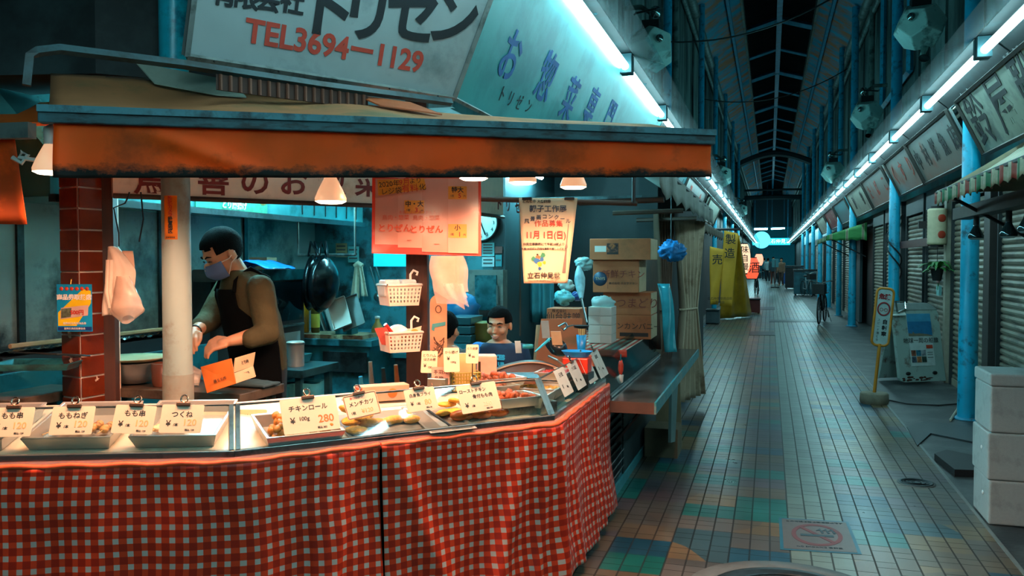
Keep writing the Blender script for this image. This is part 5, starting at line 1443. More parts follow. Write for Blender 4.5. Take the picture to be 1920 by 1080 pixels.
def tray(name, lab, c, dx, dy, h, rot=0.0, m=M_alum, cat='tray', group=None, lip=0.008):
    """open steel pan"""
    M = Matrix.Translation(c) @ Matrix.Rotation(rot, 4, 'Z')
    t_ = 0.004; x, y = dx / 2, dy / 2
    vs = []; fs = []
    rings = [(x * .94, y * .92, 0.0), (x, y, h), (x + lip, y + lip, h), (x + lip, y + lip, h - 0.003), (x - t_, y - t_, h - 0.002), (x * .94 - t_, y * .92 - t_, t_)]
    for a, b, z in rings: vs += [(-a, -b, z), (a, -b, z), (a, b, z), (-a, b, z)]
    order = [0, 3, 2, 1]
    fs.append((3, 2, 1, 0))
    for seq in ((0, 3), (3, 2), (2, 4) if False else (2, 1), (1, 4), (4, 5)):
        a, b = seq
        for k in range(4):
            j = (k + 1) % 4; fs.append((a * 4 + k, a * 4 + j, b * 4 + j, b * 4 + k))
    fs.append((20, 21, 22, 23))
    o = build(MB().add(vs, fs, M=M), name, m, None, base=tuple(c), rot=rot)
    return tag(o, lab, cat, group)
tray('wire_tray', 'teal rimmed tray on the low table beside the tiled pillar', at_d(75, 690, 3.72), .32, .22, .03, 0.4, M_teals)
t = thing('cooling_rack', 'black wire cooling rack leaning on the trays beside the tiled pillar', 'rack', at_d(75, 680, 3.7))
cr = at_d(80, 672, 3.7)
for k in range(9):
    a = cr + V((-0.10 + .028 * k, -0.05, .03)); build(MB().tube([a, a + V((0.02, 0.14, -0.02))], 0.0025, 4), 'wire', M_black, t)
build(MB().tube([cr + V((-.11, -.06, .03)), cr + V((.14, -.06, .03)), cr + V((.16, .10, .005)), cr + V((-.09, .1, .005)), cr + V((-.11, -.06, .03))], 0.004, 5), 'rim', M_black, t)
# bowl, foil grill, brown pot, parcel on the work table
p = at_h(252, 722, 0.887); p = V((max(p.x, -3.2), p.y, .887))
p = V((-3.03, 3.46, 0.887))
t = thing('steel_bowl', 'large steel bowl under a pale plate on the work table beside the tiled pillar', 'bowl', p)
build(MB().lathe([(0.05, 0), (0.09, 0.01), (0.13, 0.06), (0.145, 0.105), (0.150, 0.108)], p, 32), 'bowl', M_alum, t)
build(MB().lathe([(0.02, 0.112), (0.12, 0.114), (0.165, 0.128), (0.168, 0.132), (0.12, 0.124), (0.001, 0.12)], p, 32), 'plate', mat('cream_plate', '#b8a77e', rough=0.35), t)
p = V((-3.46, 3.72, 0.98))
t = thing('foil_grill', 'black grill box with crumpled foil along the kitchen wall behind the steel bowl', 'grill', p)
build(MB().box2((-3.53, 3.0, 0.98), (-3.36, 4.5, 1.05)), 'tray', M_black, t)
rnd = random.Random(8)
fm = MB(); fm.grid(lambda u, v: (-3.53 + .17 * v, 3.05 + 1.4 * u, 1.055 + 0.022 * mnoise.noise((u * 40, v * 9, 2)) + .02 * v), 90, 12, smooth=False)
build(fm, 'foil', mat('foil', '#c4c8c6', rough=0.18, metal=1.0), t)
sk_ = MB()
build(MB().tube([(-3.37, 3.05, 1.10), (-3.37, 4.4, 1.10)], 0.012, 6), 'rope_edge', mat('rope_tan', '#a88a62', rough=0.7), t)
p = at_h(300, 738, .887); p = V((-2.83, 3.43, .887))
tag(build(MB().lathe([(0.05, 0), (0.055, 0.02), (0.058, 0.11), (0.05, 0.112), (0.048, 0.03), (0.001, 0.028)], p, 24), 'brown_pot', mat('pot_brown', '#6a3a28', rough=0.35)), 'brown pot on the work table behind the grey pole', 'pot')
# parcel box
pb_ = at_d(425, 712, 3.86)
t = thing('parcel_box', 'orange cardboard parcel box with an open flap on the work table', 'carton', V((pb_.x, pb_.y, .887)))
def C4(px, py, D): return at_d(px, py, D)
M_or = mat('carton_orange', '#c9641c', rough=0.6, var=0.06)
fq = [C4(388, 737, 3.80), C4(442, 719, 3.78), C4(433, 672, 3.80), C4(376, 688, 3.84)]
bk = V((-0.1, 0.16, 0.0))
build(MB().slab(fq, (fq[1] - fq[0]).cross(fq[3] - fq[0]) * -1, 0.006), 'front_side', M_or, t)
rq = [C4(442, 719, 3.78), C4(480, 706, 3.92), C4(475, 686, 3.95), C4(438, 700, 3.80)]
build(MB().slab(rq, (rq[1] - rq[0]).cross(rq[3] - rq[0]) * -1, 0.006), 'end_side', M_cardside, t)
lq = [C4(438, 699, 3.81), C4(475, 686, 3.95), C4(479, 660, 3.97), C4(442, 671, 3.84)]
build(MB().slab(lq, (lq[1] - lq[0]).cross(lq[3] - lq[0]) * -1, 0.005), 'flap', M_cardside, t)
bq = [C4(389, 735, 3.81), C4(442, 718, 3.79), C4(480, 705, 3.93), C4(430, 716, 4.0)]
build(MB().slab(bq, Z, 0.005), 'bottom', M_cardside, t)
r_ = (fq[1] - fq[0]).normalized(); u_ = (fq[3] - fq[0]).normalized(); nn_ = r_.cross(u_).normalized()
lettering('鶏モモ肉', .016, M_cardblk, t, frame(fq[0].lerp(fq[2], .5) - u_ * .02 + nn_ * .0015, r_, u_))
rl = (lq[1] - lq[0]).normalized(); ul = (lq[3] - lq[0]).normalized(); nl_ = rl.cross(ul).normalized()
lettering('とり肉', .018, M_cardblk, t, frame(lq[0].lerp(lq[2], .5) + nl_ * .0015, rl, ul))
re_ = (rq[1] - rq[0]).normalized(); ue = (rq[3] - rq[0]).normalized(); ne_ = re_.cross(ue).normalized()
lettering('国産若鶏', .013, M_cardblk, t, frame(rq[0].lerp(rq[2], .55) + ne_ * .0015, re_, ue))
for k in range(5):
    q = at_h(478 + 3 * k, 720 - 2 * k, .889)
q0 = V((-2.42, 3.56, .887))
tag(build(MB().grid(lambda u, v: (q0.x - .12 + .24 * u, q0.y - .08 + .14 * v, .895 + .018 * math.sin(3.1 * u) * math.sin(3.1 * v) + .004 * mnoise.noise((u * 6, v * 6, 1))), 20, 14), 'folded_cloth', mat('cloth_slate', '#2a4046', rough=0.85), solid=0.012), 'dark folded cloth on the corner of the work table', 'cloth')
# oven and things on it
t = thing('oven', 'dark glass fronted oven standing behind the cook', 'oven', (-3.3, 4.95, 0))
build(MB().box2((-3.58, 4.62, 0.0), (-3.06, 5.12, 1.44)), 'body', mat('oven_body', '#4a4644', rough=0.35, metal=0.4), t, bevel=0.006)
build(MB().box2((-3.06, 4.66, 1.10), (-3.052, 5.08, 1.36)), 'window', mat('oven_glass', '#0b1a1e', rough=0.1), t)
build(MB().box2((-3.06, 4.62, 1.37), (-3.05, 5.12, 1.44)), 'control_strip', M_teals, t)
build(MB().box2((-3.055, 4.7, .62), (-3.05, 5.05, 1.02)), 'lower_panel', M_kwall, t)
build(MB().tube([(-3.03, 4.68, 1.07), (-3.03, 5.06, 1.07)], 0.009, 6), 'handle', M_steel, t)
build(MB().box2((-3.56, 4.6, 1.10), (-3.1, 4.62, 1.36)), 'side_glass', mat('oven_glass', '#0b1a1e'), t)
p = at_d(478, 492, 5.35); p.z = 1.443
tag(build(MB().grid(lambda u, v: (p.x - .17 + .34 * u, p.y - .1 + .3 * v, 1.447 + .05 * (1 - abs(2 * u - 1)) + .012 * mnoise.noise((u * 5, v * 5, 3))), 20, 14), 'blue_bag', mat('bag_blue', '#1668b8', rough=0.3), solid=0.006), 'crumpled blue bag lying on the oven', 'bag')
tag(build(MB().box2((-3.40, 4.98, 1.44), (-3.26, 5.10, 1.52)), 'small_box', M_cardside), 'small tan box on the oven beside the blue bag', 'box')
# prep table: canister, tray, bin under it
p = at_h(571, 686, .885); p = V((-2.63, 4.30, .885))
t = thing('steel_canister', 'shiny steel canister standing on the dark teal table', 'canister', p)
build(MB().lathe([(0.048, 0), (0.05, 0.005), (0.05, 0.125), (0.053, 0.13), (0.053, 0.14), (0.045, 0.146), (0.001, 0.147)], p, 28), 'body', M_alum, t)
build(MB().lathe([(0.054, .128), (0.0545, .133), (0.054, .138)], p, 28), 'lid_band', M_steel, t)
o = tray('meat_tray', 'steel tray of red meat on the dark teal table', V((-2.74, 4.40, .886)), .16, .24, .05, 0.0, M_teals)
tag(build(MB().grid(lambda u, v: (-2.80 + .12 * u, 4.30 + .2 * v, .905 + .012 * mnoise.noise((u * 7, v * 9, 0))), 14, 16), 'meat', mat('raw_meat', '#7a352c', rough=0.4, var=0.3, scale=30)), 'red meat in the steel tray', 'meat')
p = V((-2.60, 4.30, 0))
t = thing('waste_bin', 'teal bin lined with a plastic bag under the dark teal table', 'bin', p)
build(MB().lathe([(0.10, 0), (0.125, 0.78), (0.118, 0.78), (0.10, .1), (0.001, .1)], p, 20), 'body', mat('bin_teal', '#1f6f80', rough=0.4), t)
build(MB().grid(lambda u, v: (p.x + (0.131 + .008 * math.sin(u * 40)) * math.cos(6.283 * u), p.y + (0.131 + .008 * math.sin(u * 40)) * math.sin(6.283 * u), .80 - .22 * v + .006 * math.sin(u * 25)), 48, 6), 'bag_liner', sheer('bin_bag', '#5cc0c8', .6, .3), t)
# back counter with bottles, trays and pans
M_kc = mat('counter_teal', '#2a7884', rough=0.35, metal=0.35, var=0.2, dirt='#143338', dirt_amt=0.5, dscale=3)
t = thing('back_counter', 'teal steel counter with wooden boards before the rear kitchen wall', 'counter', (-3.1, 5.7, 0))
build(MB().box2((-3.58, 5.30, 0), (-2.66, 6.18, 0.90)), 'body', M_kc, t)
build(MB().box2((-3.59, 5.26, 0.90), (-2.62, 6.19, 0.945)), 'top', M_kc, t, bevel=0.004)
build(MB().box2((-3.5, 5.32, 0.945), (-2.72, 5.60, 0.972)), 'cutting_board', mat('board_wood', '#a48c68', rough=0.6, dirt='#5d4a34', dirt_amt=0.5, dscale=14), t)
build(MB().box2((-3.0, 5.262, 0.72), (-2.66, 5.268, 0.86)), 'drawer_front', M_steeld, t)
t = thing('sink_unit', 'steel sink unit with clutter before the rear kitchen wall', 'sink', (-2.3, 5.9, 0))
build(MB().box2((-2.58, 5.55, 0), (-2.08, 6.18, 0.80)), 'body', M_steeld, t)
build(MB().box2((-2.60, 5.52, 0.80), (-2.07, 6.19, 0.83)), 'top', M_teals, t)
build(MB().tube([(-2.3, 6.1, .83), (-2.3, 6.1, 1.1), (-2.3, 5.95, 1.12), (-2.3, 5.9, 1.05)], 0.014, 8), 'tap', M_chrome, t)
build(MB().box2((-2.57, 5.53, 0.25), (-2.1, 5.55, 0.29)), 'rail', M_steel, t)
t = thing('low_rail', 'steel rail with hanging tools below the sink clutter', 'rail', (-2.2, 5.0, .6))
build(MB().tube([at_d(690, 725, 5.0), at_d(760, 723, 4.95)], .012, 8), 'bar', M_steel, t)
build(MB().tube([at_d(692, 726, 5.0), at_d(692, 726, 5.0) - Z * .58], .012, 8), 'leg', M_steel, t)
build(MB().tube([at_d(757, 723, 4.95), at_d(757, 723, 4.95) - Z * .58], .012, 8), 'leg', M_steel, t)
for k, (px, py0, py1, c) in enumerate(((694, 678, 722, '#7a7468'), (718, 690, 724, '#1c2a2c'), (742, 684, 722, '#8a4a22'), (676, 706, 735, '#3a9ab8'))):
    tag(build(MB().tube([at_d(px, py0, 4.97), at_d(px + 3, py1, 4.99)], [0.012, 0.017], 8), 'hand_tool', mat('tool_%d' % k, c, rough=0.4)), ['grey handled tool hanging on the low steel rail', 'black handled tool hanging on the low steel rail', 'orange wooden handled tool on the low steel rail', 'bright blue handled tool beside the low steel rail'][k], 'tool')
def bottle(p, r, h, m, cap, lab, label=None):
    t = thing('bottle', lab, 'bottle', p)
    build(MB().lathe([(r * .9, 0), (r, .01), (r, h * .62), (r * .9, h * .70), (r * .38, h * .84), (r * .36, h * .95)], p, 20), 'body', m, t)
    build(MB().lathe([(r * .42, h * .94), (r * .42, h), (r * .1, h + .003)], p, 14), 'cap', cap, t)
    if label: build(MB().lathe([(r * 1.015, h * .15), (r * 1.015, h * .55)], p, 20), 'label', label, t)
    return t
M_amber = mat('oil_amber', '#a8660c', rough=0.1, var=0.1, spec=0.7)
pb0 = at_y(582, 625, 5.48); zc = .973
bottle(V((pb0.x - .03, 5.45, zc)), .035, .27, M_amber, M_pr, 'amber oil bottle on the rear counter nearer the oven')
bottle(V((pb0.x + .06, 5.45, zc)), .032, .25, mat('oil_dark', '#4a3a14', rough=0.15), M_pr, 'darker oil bottle with a yellow label on the rear counter', mat('label_yellow', '#c8a83a'))
pj = at_y(572, 620, 5.5)
t = thing('storage_jar', 'pale plastic jar with a lid on the rear counter beside the oil bottles', 'jar', V((pj.x - .13, 5.5, zc)))
build(MB().lathe([(.05, 0), (.052, .16), (.048, .17)], (pj.x - .13, 5.5, zc), 20), 'body', sheer('jar_plastic', '#8ab8b8', .75, .3), t)
build(MB().lathe([(.056, .165), (.056, .20), (.01, .205)], (pj.x - .13, 5.5, zc), 20), 'lid', mat('lid_teal', '#3f8c94'), t)
for k in range(5):
    p = at_y(600 + 7 * k, 624, 5.75); a = R(20)
    c = V((p.x, 5.72, zc - .028 + .0)); sl = V((math.sin(a), 0, math.cos(a)))
    o = MB().slab([c + V((0, -.02 + .0, 0)), c + V((0, .2, 0)), c + V((0, .2, 0)) - V((sl.x, 0, -sl.z)) * .30, c - V((0, .02, 0)) - V((sl.x, 0, -sl.z)) * .30], (sl.z, 0, sl.x), .012)
    tag(build(o, 'baking_tray', M_teals if k % 2 else M_alum, bevel=.003), 'steel baking tray leaning in the row beside the oil bottles', 'tray', 'baking trays leaning in a row')
p = at_y(655, 622, 5.6); a = R(24)
def lean_pan(c, w, h, d_, m, lab):
    X_ = V((math.cos(a), 0, 0)); sl = V((-math.sin(a), 0.25, math.cos(a))).normalized(); yv = V((math.cos(a), .5, math.sin(a))).normalized()
    q = [c, c + yv * w, c + yv * w + sl * h, c + sl * h]
    tt = thing('lean_pan', lab, 'pan', c)
    nn = yv.cross(sl).normalized()
    if nn.y > 0: nn = -nn
    build(MB().slab(q, -nn, .006), 'bottom', m, tt)
    for i in range(4):
        e0, e1 = q[i], q[(i + 1) % 4]
        build(MB().slab([e0, e1, e1 + nn * d_, e0 + nn * d_], (e1 - e0).cross(nn), .004), 'side', m, tt)
    return tt
lean_pan(at_d(628, 620, 5.7), .12, .20, .03, M_alum, 'bright steel pan leaning beside the row of baking trays')
lean_pan(at_d(645, 622, 5.75), .15, .22, .02, mat('pan_brown', '#5a6464', rough=.3, metal=.7), 'dull steel pan lid leaning beside the bright pan')
tag(build(MB().box((at_y(650, 628, 5.42).x, 5.42, zc + .035), (.13, .1, .07)), 'steel_tin', M_teals, bevel=.004), 'square teal steel tin on the rear counter edge', 'tin')
# woks on a rail
rw = at_d(598, 478, 5.75)
t = thing('wok_rail', 'steel hanging rail with hooks over the rear counter', 'rail', rw)
build(MB().tube([rw + V((-.22, .1, 0)), rw + V((.3, -.05, 0))], .010, 8), 'bar', M_steel, t)
build(MB().tube([rw + V((-.22, .1, 0)), V((rw.x - .22, rw.y + .1, 2.6))], .008, 6), 'hanger', M_steel, t)
build(MB().tube([rw + V((.3, -.05, 0)), V((rw.x + .3, rw.y - .05, 2.6))], .008, 6), 'hanger', M_steel, t)
M_wok = mat('wok_iron', '#10171a', rough=0.22, metal=0.6, var=0.3, scale=8)
for k, (px, py, D, ry, lab) in enumerate(((586, 530, 5.82, -.22, 'black iron wok hanging behind the other near the rear wall'), (606, 532, 5.66, -.05, 'black iron wok hanging in front with its looped handle'))):
    c = at_d(px, py, D)
    t = thing('wok', lab, 'wok', c - Z * .2)
    M = Matrix.Translation(c) @ Matrix.Rotation(-ry, 4, 'Z') @ Matrix.Rotation(R(-86), 4, 'Y')
    build(MB().lathe([(.001, -.085), (.06, -.082), (.12, -.062), (.165, -.03), (.19, .005), (.195, .006), (.168, -.024), (.12, -.056), (.001, -.08)], seg=36, M=M), 'pan', M_wok, t)
    tp_ = c + Z * .19
    build(MB().tube([tp_ + V((-.03, 0, -.01)), tp_ + V((-.012, 0, .09)), rw + V((.0 + .05 * k, 0, .0)), tp_ + V((.02, 0, .09)), tp_ + V((.035, 0, -.01))], .009, 8), 'handle', M_wok, t)
# towel, ladles, papers on the rear wall
c = at_y(672, 525, 6.12)
t = thing('hand_towel', 'patterned hand towel hanging in two tails on the rear kitchen wall', 'towel', c - Z * .16)
M_towel = mat('towel_cloth', '#b8ae98', rough=0.9, var=0.1, scale=20, dirt='#37464a', dirt_amt=0.12, dscale=18)
for k, (dx, w, h) in enumerate(((-.035, .075, .27), (.05, .065, .25))):
    build(MB().grid(lambda u, v: (c.x + dx * (0.35 + 0.65 * v) + (w * (.45 + .55 * v)) * (u - .5), 6.12 + .012 * math.sin(u * 9 + k) , c.z + .12 - h * v), 10, 12), 'tail', M_towel, t, solid=.008)
build(MB().tube([(c.x - .03, 6.12, c.z + .11), (c.x, 6.12, c.z + .135), (c.x + .035, 6.12, c.z + .11)], .022, 8), 'knot', M_towel, t)
build(MB().tube([(c.x, 6.2, c.z + .13), (c.x, 6.13, c.z + .14)], .005, 5), 'hook', M_steel, t)
def wall_paper(px0, py0, px1, py1, col, lab, Y=6.19, nm='wall_note', lines=3):
    a, b = at_y(px0, py1, Y), at_y(px1, py0, Y)
    t = thing(nm, lab, 'note', V(((a.x + b.x) / 2, Y, a.z)))
    build(MB().box2((a.x, Y - .003, a.z), (b.x, Y, b.z)), 'sheet', mat('note_' + col, col, rough=.6, var=.15, scale=12), t)
    for i in range(lines):
        z = b.z - (b.z - a.z) * (i + .8) / (lines + .8)
        build(MB().box2((a.x + .1 * (b.x - a.x), Y - .0045, z - .006), (b.x - .15 * (b.x - a.x), Y - .003, z + .006)), 'printed_line', mat('note_ink', '#4a4a4a'), t)
    return t
wall_paper(630, 456, 651, 482, '#9a8a66', 'tan note on the rear wall above the woks'); wall_paper(653, 462, 673, 492, '#5fa8a8', 'pale teal note on the rear wall above the towel')
for k, (px, lab) in enumerate(((700, 'steel ladle hanging on the rear wall beside the towel'), (711, 'steel skimmer hanging on the rear wall beside the ladle'))):
    a = at_y(px - 6, 500, 6.14); b = at_y(px + 8, 552, 6.14)
    t = thing('ladle', lab, 'ladle', b)
    build(MB().tube([a, b], .006, 6), 'stem', M_steel, t)
    build(MB().ell(b - Z * .02, (.035, .02, .035), None, 14, 8), 'scoop', M_steel, t)
a = at_y(672, 470, 6.17); 
struct(MB().box2((at_y(702, 400, 6.19).x, 6.17, 1.45), (at_y(762, 400, 6.19).x, 6.19, 1.9)), 'lit_wall_patch', mat('lit_patch_glow', '#1fb4c8', rough=.2, emit='#18c8e0', estr=.8))  # glowing pane stands in for the cyan light on the rear wall
# clutter on the sink
for k, (px, py, w, h, c, lab) in enumerate(((692, 648, .09, .14, '#7ab8bc', 'crumpled pale bag on the sink unit'), (656, 662, .07, .05, '#2f8fb0', 'small blue tub on the sink unit'), (694, 662, .06, .06, '#c89a2a', 'yellow and red packet on the sink unit'), (677, 668, .05, .07, '#9cb0b0', 'little white jar on the sink unit'))):
    p = at_y(px, 665, 5.7); p = V((p.x + (0 if k else .05), 5.70 + .1 * (k == 0), .83))
    if k == 0: tag(build(MB().ell((p.x, 5.9, .83 + h / 2), (w / 2, .05, h / 2), None, 16, 10, fn=crump(2)), 'plastic_bag', mat('bagpale', c, rough=.3)), lab, 'bag')
    elif k == 2:
        t = thing('food_packet', lab, 'packet', p)
        build(MB().box((p.x, p.y, .83 + h / 2), (w, .05, h)), 'box', mat('tub_%d' % k, c, rough=.4), t, bevel=.004)
        build(MB().box((p.x, p.y - .001, .83 + h * .9), (w * .8, .05, .02)), 'lid', M_pr, t)
    else: tag(build(MB().lathe([(w / 2 * .85, 0), (w / 2, h), (w / 2 * .8, h + .006), (.001, h + .007)], p, 18), 'tub', mat('tub_%d' % k, c, rough=.4)), lab, 'tub')
p = at_d(707, 655, 4.75); p.z = .83
p = V((at_y(708, 660, 5.6).x, 5.6, .83))
bottle(p, .045, .26, mat('sauce_tan', '#b08a4c', rough=.25), M_pl, 'squat sauce bottle with a blue base on the sink unit', mat('label_teal', '#3f9aa8'))
# ---- post carrying posters and baskets
pp_ = at_d(783, 488, 4.25)
struct(MB().box((pp_.x, pp_.y, 1.2), (0.105, 0.10, 2.4), Matrix.Translation((pp_.x, pp_.y, 0)) @ Matrix.Rotation(YAW, 4, 'Z') @ Matrix.Translation((-pp_.x, -pp_.y, 0))), 'column', M_wood)
CR = V((0.9563, 0.2924, 0)); CF = V((-0.2924, 0.9563, 0))
def basket(px0, px1, py0, py1, D, lab, nm='hanging_basket', m=None):
    """white plastic basket hooked to the post, slotted front, seen a little from above"""
    a, b = at_d(px0, py0, D), at_d(px1, py0, D); w = (b - a).length; h = (py1 - py0) * D / FPX
    dpt = .15
    t = thing(nm, lab, 'basket', (a + b) / 2 - Z * h)
    rot = Matrix.Rotation(YAW + .5, 4, 'Z'); c = (a + b) / 2 - Z * h / 2
    M = Matrix.Translation(c) @ rot
    w = w * .80
    m = m or M_bask
    x, y, z = w / 2, dpt / 2, h / 2; tp_ = .86
    def wall(p, q, nr, nc, hole, nm2):
        """perforated wall from p to q (top points), leaning in downwards"""
        mb = MB()
        def W(u, v):
            s_ = tp_ + (1 - tp_) * v
            qq = V(p).lerp(V(q), u); return M @ V((qq.x * s_, qq.y * s_, -z + 2 * z * v))
        us = [0]; n_ = nc
        for i in range(n_):
            us += [(i + .28) / n_, (i + .72) / n_]
        us.append(1); vsn = [0]
        for j in range(nr): vsn += [(.12 + .76 * (j + .2) / nr), (.12 + .76 * (j + .8) / nr)]
        vsn.append(1)
        for j in range(len(vsn) - 1):
            for i in range(len(us) - 1):
                if hole and i % 2 == 1 and j % 2 == 1: continue
                mb.add([W(us[i], vsn[j]), W(us[i + 1], vsn[j]), W(us[i + 1], vsn[j + 1]), W(us[i], vsn[j + 1])], [(0, 1, 2, 3)])
        build(mb, nm2, m, t, solid=.004, weld=True)
    wall((-x, -y, 0), (x, -y, 0), 4, 9, True, 'front_wall'); wall((x, -y, 0), (x, y, 0), 1, 1, False, 'end_wall')
    wall((x, y, 0), (-x, y, 0), 4, 9, True, 'back_wall'); wall((-x, y, 0), (-x, -y, 0), 1, 1, False, 'end_wall')
    build(MB().box((0, 0, -z + .003), (w * tp_, dpt * tp_, .006), M), 'floor', m, t)
    rim = [M @ V(k) for k in ((-x, -y, z), (x, -y, z), (x, y, z), (-x, y, z), (-x, -y, z))]
    build(MB().tube(rim, .007, 8, cap=False), 'rim', m, t)
    hk = M @ V((x * .75, y * .2, z))
    build(MB().tube([hk, hk + Z * .05, hk + Z * .07 + CR * .015, hk + Z * .06 + CR * .035, hk + Z * .045 + CR * .03], .006, 8), 'hook', M_pl, t)
    return t, M, w, h, dpt
M_bask = mat('basket_white', '#c9b3a4', rough=0.4, var=.05)
t, M, w, h, dd = basket(707, 790, 534, 572, 4.08, 'upper white plastic basket hanging on the dark post')
M_pack = sheer('pack_clear', '#d8d4cc', .6, .25)
for k, (x_, lab) in enumerate(((-.05, 'clear food box in the upper hanging basket, on its open side'), (.035, 'clear food box in the upper hanging basket, beside the hook'))):
    tag(build(MB().box((x_, 0.0, .035), (.085, .10, .08), M, taper=.9), 'clear_box', M_pack, bevel=.01, bseg=3), lab, 'box')
t, M, w, h, dd = basket(708, 792, 622, 658, 4.06, 'lower white plastic basket with leaflets and a red pen hanging on the dark post')
tag(build(MB().slab([M @ V(k) for k in ((-.10, -.02, -.01), (-.035, -.03, -.02), (-.085, -.04, .075), (-.14, -.03, .07))], (0, 1, 0), .004), 'leaflet', mat('leaflet_red', '#a2423a', rough=.4, var=.2, scale=30)), 'dark red leaflet leaning in the lower hanging basket', 'leaflet')
tag(build(MB().slab([M @ V(k) for k in ((-.03, -.05, .0), (.075, -.05, .0), (.085, -.06, .075), (-.02, -.06, .05))], (0, 1, 0), .006), 'sticker_card', mat('card_cream', '#d8c8b0', rough=.5)), 'cream card leaning in the lower hanging basket', 'card')
for k in range(2):
    c = M @ V((.0 + .05 * k, -.0635, .035 + .012 * k))
    tag(build(MB().ell(c, (.02, .003, .016), Matrix.Rotation(YAW + .5, 3, 'Z'), 16, 8), 'orange_sticker', mat('sticker_orange', '#e07a14')), ['orange round sticker on the cream card, nearer the red pen', 'orange round sticker on the cream card, nearer the hook'][k], 'sticker')
tag(build(MB().tube([M @ V((-.03, .01, .03)), M @ V((-.075, .0, .085))], .010, 10), 'marker_pen', mat('pen_red', '#b02218', rough=.3)), 'thick red marker pen in the lower hanging basket', 'pen')
tag(build(MB().ell(M @ V((.0, .03, .03)), (.06, .04, .05), None, 16, 10), 'rolled_bag', mat('bag_white', '#c4ccca', rough=.4)), 'bundle of white bags at the back of the lower hanging basket', 'bag')
# skateboard-like painted board on the post
def board_shape(px, pyt, pyb, wpx, D):
    c0_, c1_ = at_d(px, pyb, D), at_d(px, pyt, D); w = wpx * D / FPX; L = (c1_ - c0_).length
    pts = []
    for i in range(9): a_ = math.pi * i / 8; pts.append((w / 2 * math.cos(a_), L - w / 2 + w / 2 * math.sin(a_)))
    pts = [(w / 2, 0)] + pts + [(-w / 2, 0)]
    return frame(c0_, CR, c1_ - c0_), pts, w, L
Mb, pts, w, L = board_shape(822, 552, 690, 32, 4.14)
t = thing('painted_board', 'tan painted board with rounded top and line drawings leaning on the dark post', 'board', Mb.translation)
build(MB().prism(pts, -.008, 0, Mb), 'plank', mat('board_tan2', '#c08a68', rough=.5, var=.1), t)
M_draw = mat('drawing_ink', '#5a3a2c')
build(MB().tube([Mb @ V((.014 * math.cos(q), L * .80 + .018 * math.sin(q), .001)) for q in [i * .6 for i in range(12)]], .0025, 5), 'drawing', M_draw, t)
build(MB().slab([Mb @ V(k) for k in ((-.034, L * .52, .001), (-.02, L * .50, .001), (-.018, L * .55, .001), (.034, L * .58, .001), (.036, L * .63, .001), (-.03, L * .60, .001))], CF * -1, .001), 'teal_brush', mat('brush_teal', '#3c8c90'), t)
rnd = random.Random(21)
for k in range(5):
    q = [Mb @ V((rnd.uniform(-.03, .03), L * rnd.uniform(.12, .45), .001)) for _ in range(6)]
    build(MB().tube(q, .0018, 4), 'drawing', M_draw, t)
# plastic bags hanging on the post right side
hb = at_d(845, 480, 4.0)
t = thing('bag_bundle', 'bundle of thin white carrier bags hanging beneath the red poster', 'bag', hb - Z * .2)
for k in range(4):
    build(MB().grid(lambda u, v: hb + CR * ((-.055 + .115 * u) * (1 + .25 * v) + .02 * v - .012 * k + .01 * math.sin(5 * v + k)) - CF * (.012 * k - .014 * math.sin(6 * u + k) * v) - Z * ((.17 + .028 * k) * v * (1 - .35 * (1 - u) * (k % 2))), 16, 12), 'sheet', sheer('bag_film', '#d9b9a6', .62, .35), t)
build(MB().grid(lambda u, v: hb + CR * (-.04 + .10 * u + .03 * v) - CF * (.05 + .01 * math.sin(9 * u)) - Z * (.13 + .11 * v * (.5 + u * .5)), 14, 8), 'loose_sheet', sheer('bag_clear', '#c9c4be', .4, .15), t)
# ---- clock and things round the passage
c = at_y(902, 418, 6.17)
rc = 36 * 6.4 / FPX
t = thing('wall_clock', 'round white wall clock with a black rim on the rear kitchen wall', 'clock', c - Z * rc)
Mc = frame(c, (1, 0, 0), Z)
build(MB().lathe([(rc, -.02), (rc, .018), (rc * .92, .026), (rc * .90, .012), (rc * .90, -.02)], seg=40, M=Mc), 'rim', M_black, t)
build(MB().lathe([(rc * .90, .0), (.001, .002)], seg=40, M=Mc), 'face', mat('clock_face', '#b9cfcb', rough=.3), t)
for k in range(1, 13):
    a_ = R(90 - 30 * k); lettering(str(k), rc * .26, M_ink, t, Mc @ Matrix.Translation((rc * .70 * math.cos(a_), rc * .70 * math.sin(a_), .004)))
for ang, ln, wd in ((-68, .68, .012), (118, .5, .014)):
    a_ = R(ang); build(MB().tube([Mc @ V((-.1 * rc * math.cos(a_), -.1 * rc * math.sin(a_), .008)), Mc @ V((rc * ln * math.cos(a_), rc * ln * math.sin(a_), .008))], wd * .45, 5), 'hand', M_ink, t)
wall_paper(904, 455, 927, 480, '#6fb0b4', 'pale notice with print on the rear wall below the clock', lines=4); wall_paper(904, 482, 927, 500, '#a8c0c4', 'white and red notice on the rear wall below the clock', lines=2)
wall_paper(928, 462, 942, 475, '#6a3a34', 'small dark photo on the rear wall below the clock', lines=0); wall_paper(929, 478, 941, 500, '#2f8088', 'small teal card on the rear wall below the clock', lines=1)
a, b = at_y(886, 592, 6.16), at_y(949, 506, 6.16)
t = thing('glass_cabinet', 'grey framed cabinet with cloudy glass on the rear wall', 'cabinet', V(((a.x + b.x) / 2, 6.12, a.z)))
build(MB().box2((a.x, 6.08, a.z), (b.x, 6.19, b.z)), 'body', mat('cab_grey', '#6a6f68', rough=.5, dirt='#3a4442', dirt_amt=.4), t)
build(MB().box2((a.x + .05, 6.072, a.z + .05), (b.x - .05, 6.082, b.z - .04)), 'pane', mat('cloudy_glass', '#2f6a72', rough=.15, var=.5, scale=7, dirt='#16353a', dirt_amt=.5, dscale=6), t)
